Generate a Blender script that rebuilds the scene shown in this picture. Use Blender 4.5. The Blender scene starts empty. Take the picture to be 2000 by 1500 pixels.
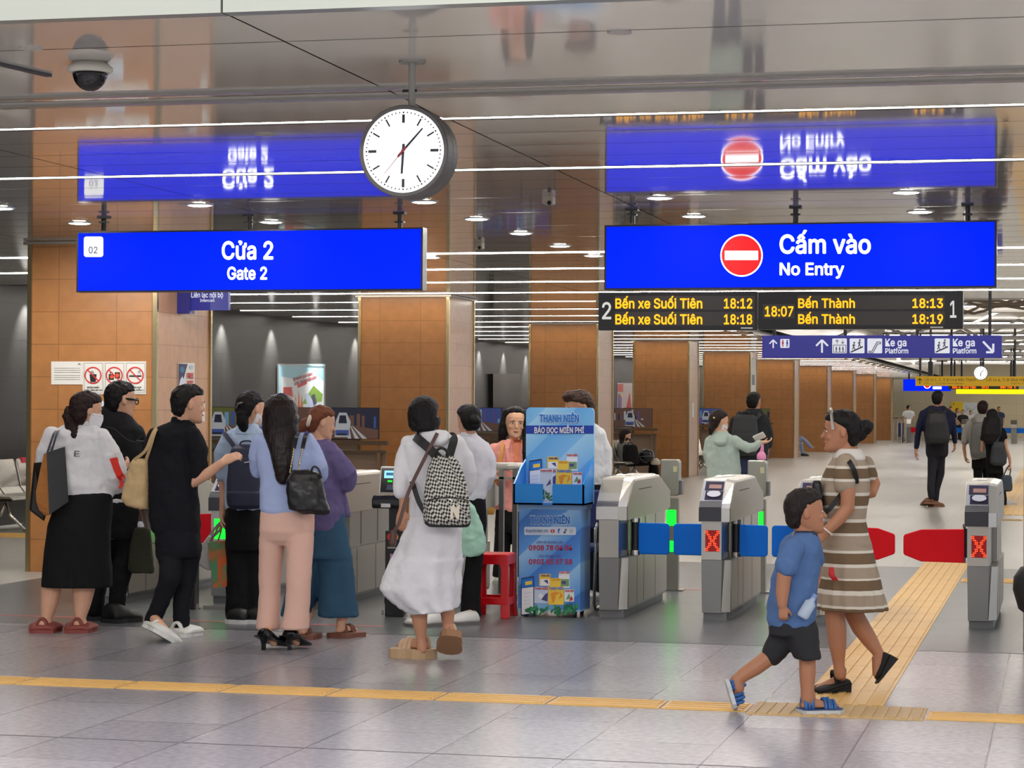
import bpy, bmesh, math, random
from mathutils import Vector, Matrix, Euler, noise as mnoise
random.seed(7)
SC = bpy.context.scene
COL = SC.collection
# ---------------------------------------------------------------- camera
FPX, YAW, PIT, ROL, EYE = 4455.06, .2369, .00956, .00593, 1.55
_cy, _sy = math.cos(YAW), math.sin(YAW)
CF = Vector((-_sy * math.cos(PIT), _cy * math.cos(PIT), math.sin(PIT)))
_r0 = Vector((_cy, _sy, 0)); _u0 = _r0.cross(CF)
CR = _r0 * math.cos(ROL) + _u0 * math.sin(ROL)
CU = -_r0 * math.sin(ROL) + _u0 * math.cos(ROL)
cam = bpy.data.cameras.new('camera'); cam_o = bpy.data.objects.new('camera', cam); COL.objects.link(cam_o)
cam.sensor_width = 36; cam.sensor_fit = 'HORIZONTAL'; cam.lens = 36 * FPX / 2000; cam.clip_end = 400
mw = Matrix.Identity(4)
for i in range(3):
    mw[i][0], mw[i][1], mw[i][2] = CR[i], CU[i], -CF[i]
mw[2][3] = EYE
cam_o.matrix_world = mw
SC.camera = cam_o
ORI = Vector((0, 0, EYE))
# measuring helpers: where a pixel's line of sight meets a real plane of the station
def ray(u, v): return CF + CR * ((u - 1000) / FPX) - CU * ((v - 750) / FPX)
def onz(u, v, z=0.):
    d = ray(u, v); return ORI + d * ((z - EYE) / d.z)
def onY(u, v, Y):
    d = ray(u, v); return ORI + d * (Y / d.y)
def onX(u, v, X):
    d = ray(u, v); return ORI + d * (X / d.x)
def ond(u, v, D): return ORI + ray(u, v) * D
# ---------------------------------------------------------------- light and exposure
SC.view_settings.view_transform = 'Standard'; SC.view_settings.look = 'None'
SC.view_settings.exposure = 0.2; SC.view_settings.gamma = 1.0; SC.view_settings.use_curve_mapping = False
world = bpy.data.worlds.new('world'); SC.world = world; world.use_nodes = True
bg = world.node_tree.nodes['Background']; bg.inputs[0].default_value = (.93, .95, 1, 1); bg.inputs[1].default_value = .75
def area(loc, sx, sy, power, color=(1, .96, .9), rot=(0, 0, 0)):
    l = bpy.data.lights.new('hall_lamp', 'AREA'); l.shape = 'RECTANGLE'; l.size = sx; l.size_y = sy
    l.energy = power; l.color = color
    o = bpy.data.objects.new('hall_lamp', l); o.location = loc; o.rotation_euler = rot; COL.objects.link(o); return o
# the concourse behind the bulkhead is taller and has its own rows of lamps
FRONT_POWER = 190
for yy in (6.6, 3.2, -0.5):
    for xx in (-6.5, -1.5, 3.0):
        area((xx, yy, 4.5), 2.6, .5, FRONT_POWER, (1, .97, .93))
STRIP = 34.0
SPOT_W = 280.0
def spot(loc, power, angle=62, color=(1, .97, .93), aim=(0, 0, -1)):
    l = bpy.data.lights.new('washer_and_fill', 'SPOT'); l.energy = power; l.spot_size = math.radians(angle); l.spot_blend = .9
    l.color = color; l.shadow_soft_size = .02
    o = bpy.data.objects.new('washer_and_fill', l); o.location = loc
    o.rotation_euler = Vector(aim).to_track_quat('-Z', 'Y').to_euler(); COL.objects.link(o)
for k in range(-3, 14):
    spot((-12.78, 34.15 + 2.35 * k, 2.98), SPOT_W, 72, aim=(-.34, 0, -1))
# two extra unseen spots, added to brighten the first pillar's faces
spot((-8.9, 17.6, 3.0), 120, 105, (1, .95, .88), (.1, .95, -1)); spot((-7.2, 18.4, 3.0), 70, 105, (1, .95, .88), (-.5, .9, -1))
# ---------------------------------------------------------------- materials
def s2l(c):
    return tuple(((x / 255) / 12.92 if x / 255 <= .04045 else ((x / 255 + .055) / 1.055) ** 2.4) for x in c)
MATS = {}
def mat(name, rgb, rough=.5, metal=0., emit=0., bump=0., bscale=60., spec=.5, stretch=(1, 1, 1), var=0., vscale=4., coat=0.):
    if name in MATS: return MATS[name]
    m = bpy.data.materials.new(name); m.use_nodes = True; nt = m.node_tree; b = nt.nodes['Principled BSDF']
    c = s2l(rgb) + (1,)
    b.inputs['Base Color'].default_value = c; b.inputs['Roughness'].default_value = rough; b.inputs['Metallic'].default_value = metal
    b.inputs['Specular IOR Level'].default_value = spec
    if coat: b.inputs['Coat Weight'].default_value = coat; b.inputs['Coat Roughness'].default_value = .05
    if emit:
        b.inputs['Emission Color'].default_value = c; b.inputs['Emission Strength'].default_value = emit
        b.inputs['Base Color'].default_value = tuple(x * .3 for x in c[:3]) + (1,)
    if bump or var:
        tc = nt.nodes.new('ShaderNodeTexCoord'); mp = nt.nodes.new('ShaderNodeMapping'); mp.inputs['Scale'].default_value = stretch
        nt.links.new(tc.outputs['Object'], mp.inputs[0])
        if bump:
            n = nt.nodes.new('ShaderNodeTexNoise'); n.inputs['Scale'].default_value = bscale; n.inputs['Detail'].default_value = 3
            nt.links.new(mp.outputs[0], n.inputs['Vector'])
            bp = nt.nodes.new('ShaderNodeBump'); bp.inputs['Strength'].default_value = bump; bp.inputs['Distance'].default_value = .01
            nt.links.new(n.outputs['Fac'], bp.inputs['Height']); nt.links.new(bp.outputs[0], b.inputs['Normal'])
        if var:
            n2 = nt.nodes.new('ShaderNodeTexNoise'); n2.inputs['Scale'].default_value = vscale; n2.inputs['Detail'].default_value = 4
            nt.links.new(mp.outputs[0], n2.inputs['Vector'])
            mx = nt.nodes.new('ShaderNodeMix'); mx.data_type = 'RGBA'
            mx.inputs[6].default_value = tuple(x * (1 - var) for x in c[:3]) + (1,)
            mx.inputs[7].default_value = tuple(min(1, x * (1 + var)) for x in c[:3]) + (1,)
            nt.links.new(n2.outputs['Fac'], mx.inputs[0]); nt.links.new(mx.outputs[2], b.inputs['Base Color'])
    MATS[name] = m; return m
def tile_mat(name, rgb, mortar, bw, bh, msize, axes, rough=.4, off=.5, var=.06, bump=.02, bscale=30., rvar=0., spec=.5, freq=2, shift=(0, 0)):
    """tiles in object space; axes = the two object axes that run along a tile's length and height"""
    m = bpy.data.materials.new(name); m.use_nodes = True; nt = m.node_tree; b = nt.nodes['Principled BSDF']; L = nt.links.new
    tc = nt.nodes.new('ShaderNodeTexCoord'); sp = nt.nodes.new('ShaderNodeSeparateXYZ'); cb = nt.nodes.new('ShaderNodeCombineXYZ')
    L(tc.outputs['Object'], sp.inputs[0])
    for k in range(2):
        ad = nt.nodes.new('ShaderNodeMath'); ad.operation = 'ADD'; ad.inputs[1].default_value = shift[k] + 100 * (bw if k == 0 else bh)
        L(sp.outputs[axes[k]], ad.inputs[0]); L(ad.outputs[0], cb.inputs[k])
    br = nt.nodes.new('ShaderNodeTexBrick'); br.inputs['Scale'].default_value = 1; br.offset = off; br.offset_frequency = freq
    br.inputs['Brick Width'].default_value = bw; br.inputs['Row Height'].default_value = bh; br.inputs['Mortar Size'].default_value = msize
    c = s2l(rgb); br.inputs['Color1'].default_value = tuple(x * (1 - var) for x in c) + (1,); br.inputs['Color2'].default_value = tuple(min(1, x * (1 + var)) for x in c) + (1,)
    br.inputs['Mortar'].default_value = s2l(mortar) + (1,)
    L(cb.outputs[0], br.inputs['Vector'])
    n = nt.nodes.new('ShaderNodeTexNoise'); n.inputs['Scale'].default_value = bscale; n.inputs['Detail'].default_value = 5; L(tc.outputs['Object'], n.inputs['Vector'])
    mx = nt.nodes.new('ShaderNodeMix'); mx.data_type = 'RGBA'; mx.blend_type = 'MULTIPLY'; mx.inputs[0].default_value = 1
    rp = nt.nodes.new('ShaderNodeMapRange'); rp.inputs[1].default_value = .3; rp.inputs[2].default_value = .7; rp.inputs[3].default_value = 1 - 2 * var; rp.inputs[4].default_value = 1 + var
    L(n.outputs['Fac'], rp.inputs[0]); L(br.outputs['Color'], mx.inputs[6]); L(rp.outputs[0], mx.inputs[7]); L(mx.outputs[2], b.inputs['Base Color'])
    b.inputs['Roughness'].default_value = rough; b.inputs['Specular IOR Level'].default_value = spec
    if rvar:
        n3 = nt.nodes.new('ShaderNodeTexNoise'); n3.inputs['Scale'].default_value = 1.3; n3.inputs['Detail'].default_value = 3; L(tc.outputs['Object'], n3.inputs['Vector'])
        r3 = nt.nodes.new('ShaderNodeMapRange'); r3.inputs[1].default_value = .35; r3.inputs[2].default_value = .65; r3.inputs[3].default_value = rough - rvar; r3.inputs[4].default_value = rough + rvar
        L(n3.outputs['Fac'], r3.inputs[0]); L(r3.outputs[0], b.inputs['Roughness'])
    bp = nt.nodes.new('ShaderNodeBump'); bp.inputs['Strength'].default_value = bump; bp.inputs['Distance'].default_value = .02
    L(n.outputs['Fac'], bp.inputs['Height']); L(bp.outputs[0], b.inputs['Normal'])
    MATS[name] = m; return m
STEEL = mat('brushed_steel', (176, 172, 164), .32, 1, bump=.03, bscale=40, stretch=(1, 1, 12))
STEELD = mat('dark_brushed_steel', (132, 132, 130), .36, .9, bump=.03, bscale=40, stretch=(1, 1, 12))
CHROME = mat('polished_steel', (205, 203, 198), .12, 1)
WHITE = mat('white_plastic', (228, 228, 226), .35)
BLACK = mat('black_plastic', (16, 16, 18), .3)
GAP = mat('dark_gap', (12, 12, 13), .8)
GRAYP = mat('gray_plastic', (120, 120, 122), .4)
DKGREY = mat('charcoal_plastic', (62, 63, 72), .45)
LITW = mat('lit_white', (255, 255, 255), .5, emit=1.25)
RED = mat('red_plastic', (216, 14, 26), .28)
# ---------------------------------------------------------------- mesh collector
class MB:
    def __init__(s): s.v = []; s.f = []; s.m = []; s.cur = 0
    def slot(s, i): s.cur = i; return s
    def add(s, vs, fs):
        b = len(s.v); s.v += [Vector(p) for p in vs]; s.f += [[b + i for i in f] for f in fs]; s.m += [s.cur] * len(fs); return s
    def box(s, x0, x1, y0, y1, z0, z1):
        return s.add([(x0, y0, z0), (x1, y0, z0), (x1, y1, z0), (x0, y1, z0), (x0, y0, z1), (x1, y0, z1), (x1, y1, z1), (x0, y1, z1)],
                     [(0, 3, 2, 1), (4, 5, 6, 7), (0, 1, 5, 4), (1, 2, 6, 5), (2, 3, 7, 6), (3, 0, 4, 7)])
    def rings(s, R, cap=True):
        n = len(R[0]); b = [p for r in R for p in r]; fs = []
        for i in range(len(R) - 1):
            for j in range(n): fs.append((i * n + j, i * n + (j + 1) % n, (i + 1) * n + (j + 1) % n, (i + 1) * n + j))
        if cap: fs.append(tuple(range(n - 1, -1, -1))); fs.append(tuple((len(R) - 1) * n + j for j in range(n)))
        return s.add(b, fs)
    def prism(s, poly, axis, d0, d1):
        def P(a, b, d): return {'x': (d, a, b), 'y': (a, d, b), 'z': (a, b, d)}[axis]
        return s.rings([[P(a, b, d) for a, b in poly] for d in (d0, d1)])
    def tube(s, pts, rad, n=10, cap=True):
        pts = [Vector(p) for p in pts]
        if not hasattr(rad, '__len__'): rad = [rad] * len(pts)
        t0 = (pts[1] - pts[0]).normalized(); up = Vector((0, 0, 1)) if abs(t0.z) < .9 else Vector((1, 0, 0))
        a = t0.cross(up).normalized(); R = []
        for i, p in enumerate(pts):
            t = (pts[min(i + 1, len(pts) - 1)] - pts[max(i - 1, 0)]).normalized()
            a = (a - t * a.dot(t)).normalized(); c = t.cross(a)
            R.append([p + (a * math.cos(2 * math.pi * k / n) + c * math.sin(2 * math.pi * k / n)) * rad[i] for k in range(n)])
        return s.rings(R, cap)
    def limb(s, pts, rad, n=12):
        """a round ended tapered limb"""
        pts = [Vector(p) for p in pts]; rad = list(rad) if hasattr(rad, '__len__') else [rad] * len(pts)
        d0 = (pts[0] - pts[1]).normalized(); d1 = (pts[-1] - pts[-2]).normalized()
        r0, r1 = rad[0], rad[-1]
        pre = [(pts[0] + d0 * r0 * k, r0 * math.sqrt(max(.02, 1 - k * k))) for k in (.98, .7, .4)]
        post = [(pts[-1] + d1 * r1 * k, r1 * math.sqrt(max(.02, 1 - k * k))) for k in (.4, .7, .98)]
        return s.tube([p for p, _ in pre] + pts + [p for p, _ in post], [r for _, r in pre] + rad + [r for _, r in post], n)
    def ball(s, c, rx, ry=None, rz=None, n=14, m=9, R=None):
        ry = rx if ry is None else ry; rz = rx if rz is None else rz; c = Vector(c); rr = []
        for i in range(m + 1):
            a = math.pi * (i + .02) / (m + .04)
            ring = []
            for j in range(n):
                p = Vector((rx * math.sin(a) * math.cos(2 * math.pi * j / n), ry * math.sin(a) * math.sin(2 * math.pi * j / n), -rz * math.cos(a)))
                ring.append(c + (R @ p if R else p))
            rr.append(ring)
        return s.rings(rr)
    def cyl(s, p0, p1, r0, r1=None, n=16): return s.tube([p0, p1], [r0, r0 if r1 is None else r1], n)
    def quad(s, a, b, c, d): return s.add([a, b, c, d], [(0, 1, 2, 3)])
    def mesh(s, data, off=None):
        o = off or Vector((0, 0, 0))
        return s.add([v + o for v in data[0]], data[1])
    def build(s, name, mats, parent=None, smooth=False, bevel=0, remesh=0, sm=0, noise=None, sub=0, org=None):
        me = bpy.data.meshes.new(name)
        o = bpy.data.objects.new(name, me)
        base = Vector((0, 0, 0))
        if parent is not None:
            p = parent
            while p is not None: base += p.location; p = p.parent
            o.parent = parent
        elif org is not None:
            base = Vector(org); o.location = base
        me.from_pydata([v - base for v in s.v], [], s.f)
        for m in (mats if isinstance(mats, (list, tuple)) else [mats]): me.materials.append(m)
        if any(s.m): me.polygons.foreach_set('material_index', s.m)
        bm = bmesh.new(); bm.from_mesh(me); bmesh.ops.recalc_face_normals(bm, faces=bm.faces); bm.to_mesh(me); bm.free()
        if smooth or remesh: me.polygons.foreach_set('use_smooth', [True] * len(me.polygons))
        COL.objects.link(o)
        if bevel:
            b = o.modifiers.new('bevel', 'BEVEL'); b.width = bevel; b.segments = 2; b.limit_method = 'ANGLE'; b.angle_limit = .6
        if remesh:
            r = o.modifiers.new('remesh', 'REMESH'); r.mode = 'VOXEL'; r.voxel_size = remesh; r.use_smooth_shade = True
            if sm:
                q = o.modifiers.new('smooth', 'SMOOTH'); q.factor = .5; q.iterations = sm
        if noise:
            amp, sc, kind = noise
            t = bpy.data.textures.get('folds_%g' % sc) or bpy.data.textures.new('folds_%g' % sc, 'CLOUDS'); t.noise_scale = sc; t.noise_depth = 2
            d = o.modifiers.new('folds', 'DISPLACE'); d.texture = t; d.strength = amp; d.mid_level = .5; d.texture_coords = 'LOCAL'
        if sub:
            q = o.modifiers.new('sub', 'SUBSURF'); q.levels = sub; q.render_levels = sub
        return o
def tag(o, label=None, cat=None, group=None, kind=None):
    if label: o['label'] = label
    if cat: o['category'] = cat
    if group: o['group'] = group
    if kind: o['kind'] = kind
    return o
def thing(name, loc, label, cat, group=None):
    o = bpy.data.objects.new(name, None); o.empty_display_size = .1; o.location = Vector(loc); COL.objects.link(o)
    return tag(o, label, cat, group)
def struct(o): o['kind'] = 'structure'; return o
_capcache = {}
import os
try: FONT = bpy.data.fonts.load(os.path.join(bpy.utils.system_resource('DATAFILES', path='fonts'), 'Inter.woff2'))
except Exception: FONT = None
def _glyphs(s, bold):
    cu = bpy.data.curves.new('lettering', 'FONT'); cu.body = s; cu.size = 1
    if FONT: cu.font = FONT
    cu.resolution_u = 3
    o = bpy.data.objects.new('lettering', cu); COL.objects.link(o)
    bpy.context.view_layer.update()
    dg = bpy.context.evaluated_depsgraph_get(); me = bpy.data.meshes.new_from_object(o.evaluated_get(dg))
    vs = [v.co.copy() for v in me.vertices]; fs = [list(p.vertices) for p in me.polygons]
    bpy.data.meshes.remove(me); bpy.data.objects.remove(o); bpy.data.curves.remove(cu); return vs, fs
def text(M, s, plane, u0, u1, vtop, vbase, bold=.0, eps=.003):
    """lettering laid on a real surface; plane(u,v)->point on that surface; fits width and capital height"""
    key = (s, bold)
    if key not in _capcache:
        hv, _ = _glyphs('H', bold); _capcache[key] = (_glyphs(s, bold), max(v.y for v in hv), min(v.y for v in hv))
    (vs, fs), ch, c0 = _capcache[key]
    x0 = min(v.x for v in vs); x1 = max(v.x for v in vs)
    P0 = plane(u0, vbase); PX = plane(u1, vbase); PY = plane(u0, vtop)
    ex = (PX - P0) / (x1 - x0); ey = (PY - P0) / (ch - c0)
    nrm = ex.cross(ey).normalized()
    b = max(0, bold); sh = [(0, 0)] if b < .001 else [(b * math.cos(k * math.pi / 4), b * math.sin(k * math.pi / 4)) for k in range(8)] + [(0, 0)]
    x0 -= b; x1 += b; ex = (PX - P0) / (x1 - x0)
    for i, (dx, dy) in enumerate(sh): M.add([P0 + ex * (v.x + dx - x0) + ey * (v.y + dy - c0) + nrm * (eps + .0002 * i) for v in vs], fs)
    return M
def poly(M, plane, pts, eps=.003):
    P = [plane(u, v) for u, v in pts]
    n = (P[1] - P[0]).cross(P[2] - P[0])
    for i in range(3, len(P)):
        if n.length < 1e-12: n = (P[i - 1] - P[0]).cross(P[i] - P[0])
    n.normalize()
    if n.dot(ORI - P[0]) < 0: n = -n
    return M.add([p + n * eps for p in P], [tuple(range(len(P)))])
def rect(M, plane, u0, v0, u1, v1, eps=.003): return poly(M, plane, [(u0, v1), (u1, v1), (u1, v0), (u0, v0)], eps)
def disc(M, plane, u, v, ru, rv=None, eps=.003, n=28):
    rv = rv or ru
    return poly(M, plane, [(u + ru * math.cos(2 * math.pi * k / n), v - rv * math.sin(2 * math.pi * k / n)) for k in range(n)], eps)
def stroke(M, plane, pts, w, eps=.003):
    for (a, b), (c, d) in zip(pts[:-1], pts[1:]):
        l = math.hypot(c - a, d - b) or 1; nx, ny = -(d - b) / l * w / 2, (c - a) / l * w / 2
        poly(M, plane, [(a - nx, b - ny), (c - nx, d - ny), (c + nx, d + ny), (a + nx, b + ny)], eps)
def Yp(Y): return lambda u, v: onY(u, v, Y)
def Xp(X): return lambda u, v: onX(u, v, X)
def Zp(z): return lambda u, v: onz(u, v, z)
CEIL = 3.035
# ================================================================ THE SETTING
YB0, YB1 = 14.8, 22.6          # dark paving band under the gates
XB = -8.8
M_FLOOR = tile_mat('floor_front_tiles', (146, 143, 150), (108, 106, 110), 1.2, .6, .005, (1, 0), rough=.26, var=.10, bump=.0, bscale=26, rvar=0, shift=(.39, .32))
M_BAND = tile_mat('floor_dark_tiles', (92, 94, 98), (68, 70, 72), .6, .3, .003, (0, 1), rough=.3, var=.10, bump=.0, bscale=24, rvar=0)
M_BACK = tile_mat('floor_back_tiles', (172, 170, 164), (148, 146, 141), 1.2, .6, .004, (1, 0), rough=.3, var=.012, bump=.0, bscale=10, rvar=0, shift=(.39, .32))
fl = MB()
fl.slot(0).quad((-22, -8, 0), (12, -8, 0), (12, YB0, 0), (-22, YB0, 0))
fl.slot(1).quad((XB, YB0, 0), (12, YB0, 0), (12, YB1, 0), (XB, YB1, 0))
fl.slot(2).quad((-22, YB0, 0), (XB, YB0, 0), (XB, YB1, 0), (-22, YB1, 0)).quad((-22, YB1, 0), (12, YB1, 0), (12, 135, 0), (-22, 135, 0))
struct(fl.build('floor', [M_FLOOR, M_BAND, M_BACK]))
jt = MB(); jt.box(-12, 6, 9.80, 9.812, -.004, .0012); jt.box(-12, 6, YB0 - .006, YB0 + .006, -.004, .0012)
struct(jt.build('trim_1', mat('joint_metal', (62, 60, 62), .5)))
# red queue lines of tape
rt = MB(); rt.box(-7.7, -4.62, 15.30, 15.345, -.003, .0016)
tag(rt.build('floor_tape', mat('red_tape', (186, 92, 92), .4)), 'faded red queue line taped across the dark paving before the gates', 'floor tape')
rt = MB(); rt.box(-3.14, -2.9, 19.13, 19.2, -.003, .0016)
tag(rt.build('floor_tape', mat('red_tape', (186, 92, 92), .4)), 'short red tape mark on the dark paving behind the gates', 'floor tape')

# tactile paving: each run is one laid strip of ribbed tiles
M_TAC = mat('tactile_yellow', (226, 182, 106), .42, var=.10, vscale=3, bump=.04, bscale=30)
M_TACD = mat('tactile_tan', (196, 164, 112), .5, var=.12, vscale=6)
def tactile(name, x0, x1, y0, y1, along, m, label, n=4, tile=.6, group=None):
    t = MB(); h = .0035
    L0, L1 = (x0, x1) if along == 'x' else (y0, y1)
    a = L0
    while a < L1 - .02:
        b = min(a + tile - (.012 if along == 'x' else .003), L1)
        if along == 'x': t.box(a, b, y0, y1, -.004, h)
        else: t.box(x0, x1, a, b, -.004, h)
        w0, w1 = (y0, y1) if along == 'x' else (x0, x1); st = (w1 - w0) / n
        for k in range(n):
            c = w0 + st * (k + .5)
            if along == 'x': t.box(a + .02, b - .02, c - st * .26, c + st * .26, h, h + .005)
            else: t.box(c - st * .26, c + st * .26, a, b - .004, h, h + .005)
        a += tile
    o = t.build(name, m); tag(o, label, 'tactile paving', group); return o
tactile('tactile_path', -9.2, -1.56, 11.57, 11.88, 'x', M_TAC, 'long yellow tactile strip crossing the pale floor in the foreground')
tactile('tactile_path', -.66, 1.2, 11.53, 11.83, 'x', M_TAC, 'short yellow tactile strip right of the tan warning tiles')
tw = MB()
for k in range(15):
    x = -1.54 + k * .0585; tw.box(x, x + .034, 11.50, 11.94, .0035, .0085)
tw.box(-1.55, -.67, 11.48, 11.96, -.004, .0035)
tag(tw.build('tactile_junction', M_TACD), 'tan ribbed tactile tiles at the junction under the walking boy', 'tactile paving')
tactile('tactile_path', -1.34, -.90, 11.97, 23.5, 'y', M_TAC, 'broad yellow tactile path running through the red-flapped gate lane', n=6)
tactile('tactile_path', -.88, 1.0, 20.75, 21.2, 'x', M_TAC, 'yellow tactile strip behind the rightmost ticket gate')
tactile('tactile_path', -14, -9.9, 24.2, 24.95, 'x', M_TAC, 'yellow tactile strip below the steel bench beyond the orange pillar')
q = onz(1975, 1016); tactile('tactile_path', q.x - .16, q.x + .16, q.y - .2, q.y + .2, 'x', M_TACD, 'short tan tactile tile on the pale floor behind the rightmost gate')
tactile('tactile_path', -1.0, -.4, 34, 90, 'y', M_TAC, 'yellow tactile path on the far concourse beside the walking couple', n=6)

# ceiling of glossy metal panels: slightly sagging strips between open joints
M_CEIL = mat('ceiling_panel', (192, 188, 181), .055, .1, bump=.006, bscale=2.2, spec=.6)
M_CEILB = mat('ceiling_panel_far', (176, 172, 164), .14, .25, spec=.7)
SLOT0, SLOTS = 11.34, 2.53
def ceil_strip(m, x0, x1, y0, y1, sag, drop=0.):
    n = 8; R = []
    for k in range(n + 1):
        t = k / n; z = CEIL - sag * 4 * t * (1 - t) - drop * t
        R.append((y0 + (y1 - y0) * t, z))
    b = [(x0, y, z) for y, z in R] + [(x1, y, z) for y, z in R]
    m.add(b, [(i, i + 1, n + 2 + i, n + 1 + i) for i in range(n)])
cm = MB()
slots = [SLOT0 + SLOTS * k for k in range(0, 44)]
slot_ys = [y for i, y in enumerate(slots) if i not in (2, 3)]
XS = [-13.0, -9.1, -6.07, -3.1, -.12, 2.6]
rows = []
y = 8.2
bounds = [8.2, 8.83]
seq = [8.2, 8.84, 10.2, 10.36, 10.50, 11.28]
for a, b in zip(seq[:-1], seq[1:]): rows.append((a, b))
yy = 11.46
for i in range(len(slots) - 1):
    a, b = slots[i] + .12, slots[i + 1] - .06
    if i in (1,): b = slots[i + 1]
    if i in (2,): a, b = slots[i], slots[i + 1]
    if i in (3,): a = slots[i]
    nn = 4 if i < 12 else 2
    for k in range(nn):
        rows.append((a + (b - a) * k / nn, a + (b - a) * (k + 1) / nn))
random.seed(3)
for a, b in rows:
    far = a > 33
    for x0, x1 in zip(XS[:-1], XS[1:]):
        if a > 31.5 and x0 > -6.1: continue
        xa, xb = x0 + .005, x1 - .005
        ceil_strip(cm.slot(1 if far else 0), xa, xb, a + .006, b - .006, (b - a) * random.uniform(.0002, .0008 if a > 11.3 else .0004), .012 if abs(a - 10.5) < .01 else 0.)
struct(cm.build('ceiling', [M_CEIL, M_CEILB], smooth=True))
ug = MB(); ug.quad((-13.2, 8.2, CEIL + .16), (3, 8.2, CEIL + .16), (3, 31.9, CEIL + .16), (-13.2, 31.9, CEIL + .16)).quad((-13.2, 31.9, CEIL + .16), (-6, 31.9, CEIL + .16), (-6, 124, CEIL + .16), (-13.2, 124, CEIL + .16))
struct(ug.build('ceiling_void', GAP))
# trims at the first joint
tr = MB()
for yq in (10.2, 10.5): tr.box(-9, 2.6, yq - .045, yq + .03, CEIL - .012, CEIL + .03)
struct(tr.build('trim_2', mat('ceiling_trim', (150, 147, 138), .3, .3)))
# bulkhead above the concourse edge
bk = MB()
for x0, x1 in ((-13, -9.1), (-9.09, -6.07), (-6.06, -3.105), (-3.095, -.12), (-.11, 4)): bk.box(x0, x1, 8.12, 8.2, CEIL - .003, 4.9)
struct(bk.build('wall_bulkhead', mat('bulkhead_panel', (134, 138, 131), .3, .1)))
fc = MB(); fc.box(-13, 6, -4, 8.12, 4.7, 4.8); struct(fc.build('ceiling_concourse', mat('concourse_ceiling', (205, 203, 198), .5)))
# linear lamps in the slots
M_STRIP = mat('lamp_strip', (255, 247, 236), .5, emit=STRIP)
M_STRIPF = mat('lamp_strip_far', (255, 247, 236), .5, emit=30)
M_SLOT = mat('slot_black', (10, 10, 14), .18, .3)
for i, ys in enumerate(slot_ys):
    if ys > 112: break
    x1 = 2.4 if ys < 31 else -6.2
    x0 = -12.7 if ys > 19 else -9.0
    e = thing('ceiling_lamp', (x0, ys, CEIL), None, 'ceiling lamp', 'linear lamps recessed in the ceiling joints')
    e['label'] = 'slim linear lamp in a dark slot between glossy ceiling panels'
    c = MB(); c.box(x0, x1, ys - .05, ys + .112, CEIL + .05, CEIL + .06).box(x0, x1, ys - .056, ys - .05, CEIL, CEIL + .06).box(x0, x1, ys + .112, ys + .117, CEIL + .002, CEIL + .06).box(x0, x1, ys + .066, ys + .112, CEIL + .0095, CEIL + .05)
    c.build('lamp_channel', M_SLOT, e)
    c = MB(); zz = .006 if ys < 15 else -.003 if ys < 31 else .002; c.box(x0, x1, ys + .072, ys + .112, CEIL + zz, CEIL + .009); c.build('diffuser', M_STRIP if ys < 31 else M_STRIPF, e)
# the front edge of lit cove at the second slot reads bluish: same lamp, nothing else
# downlights
M_DL = mat('downlight_glow', (255, 250, 240), .5, emit=200)
for i, (x, y) in enumerate([(-7.87, 17.4), (-6.26, 15.97), (-6.26, 17.55), (-4.53, 16.0), (-4.53, 17.53), (-4.53, 19.05), (-4.53, 20.62), (-4.49, 22.0), (-6.16, 22.0), (-2.79, 15.98), (-2.79, 17.55), (-1.05, 15.85), (-1.05, 17.44), (-7.87, 15.97), (-2.79, 19.05), (-1.05, 19.05), (-2.79, 20.6)]):
    e = thing('downlight', (x, y, CEIL), 'round recessed downlight glowing in the glossy ceiling over the gates', 'downlight', 'round downlights over the gates')
    r = MB(); n = 24
    r.rings([[(x + rr * math.cos(2 * math.pi * k / n), y + rr * math.sin(2 * math.pi * k / n), z) for k in range(n)] for rr, z in ((.105, CEIL + .004), (.105, CEIL - .006), (.085, CEIL - .008), (.085, CEIL + .02))], cap=False)
    r.build('trim_ring', WHITE, e, smooth=True)
    r = MB(); r.ball((x, y, CEIL - .004), .082, .082, .010, n=24, m=8); r.build('lens', M_DL, e)
# small fixtures on the ceiling
def detector(u, v, r, label):
    p = onz(u, v, CEIL); m = MB(); m.cyl(p + Vector((0, 0, .01)), p - Vector((0, 0, .006)), r, r * .96, 24)
    tag(m.build('smoke_detector', mat('detector_white', (176, 172, 164), .4), org=p), label, 'smoke detector')
detector(60, 93, .05, 'flat round detector on the ceiling left of the dome camera')
detector(1210, 62, .05, 'flat round detector on the ceiling above the no entry sign')
detector(518, 262, .06, 'flat round detector on the ceiling over the gate sign reflection')
detector(1412, 240, .05, 'small flat detector on the ceiling over the red disc reflection')
for (u, v, lab) in ((1072, 391, 'small pale box sensor on the ceiling between the two blue signs'), (936, 481, 'small yellowish box sensor on the ceiling behind the clock')):
    p = onz(u, v - 6, CEIL); e = thing('ceiling_sensor', p, lab, 'sensor')
    m = MB(); m.box(p.x - .04, p.x + .04, p.y - .05, p.y + .05, p.z - .055, p.z + .01); m.build('body', mat('sensor_beige', (186, 178, 160), .5), e, bevel=.012)
    m = MB(); m.ball((p.x + .015, p.y - .05, p.z - .045), .016); m.build('lens', BLACK, e, smooth=True)
gl = MB(); p = onz(-20, 118, CEIL); q = onz(95, 145, CEIL); d = (q - p).normalized(); nn = Vector((-d.y, d.x, 0)) * .018
gl.rings([[a + nn + Vector((0, 0, z)) for z in (-.012, .004)] + [a - nn + Vector((0, 0, z)) for z in (.004, -.012)] for a in (p, q)]); struct(gl.build('trim_3', mat('vent_dark', (60, 60, 64), .4)))

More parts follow.
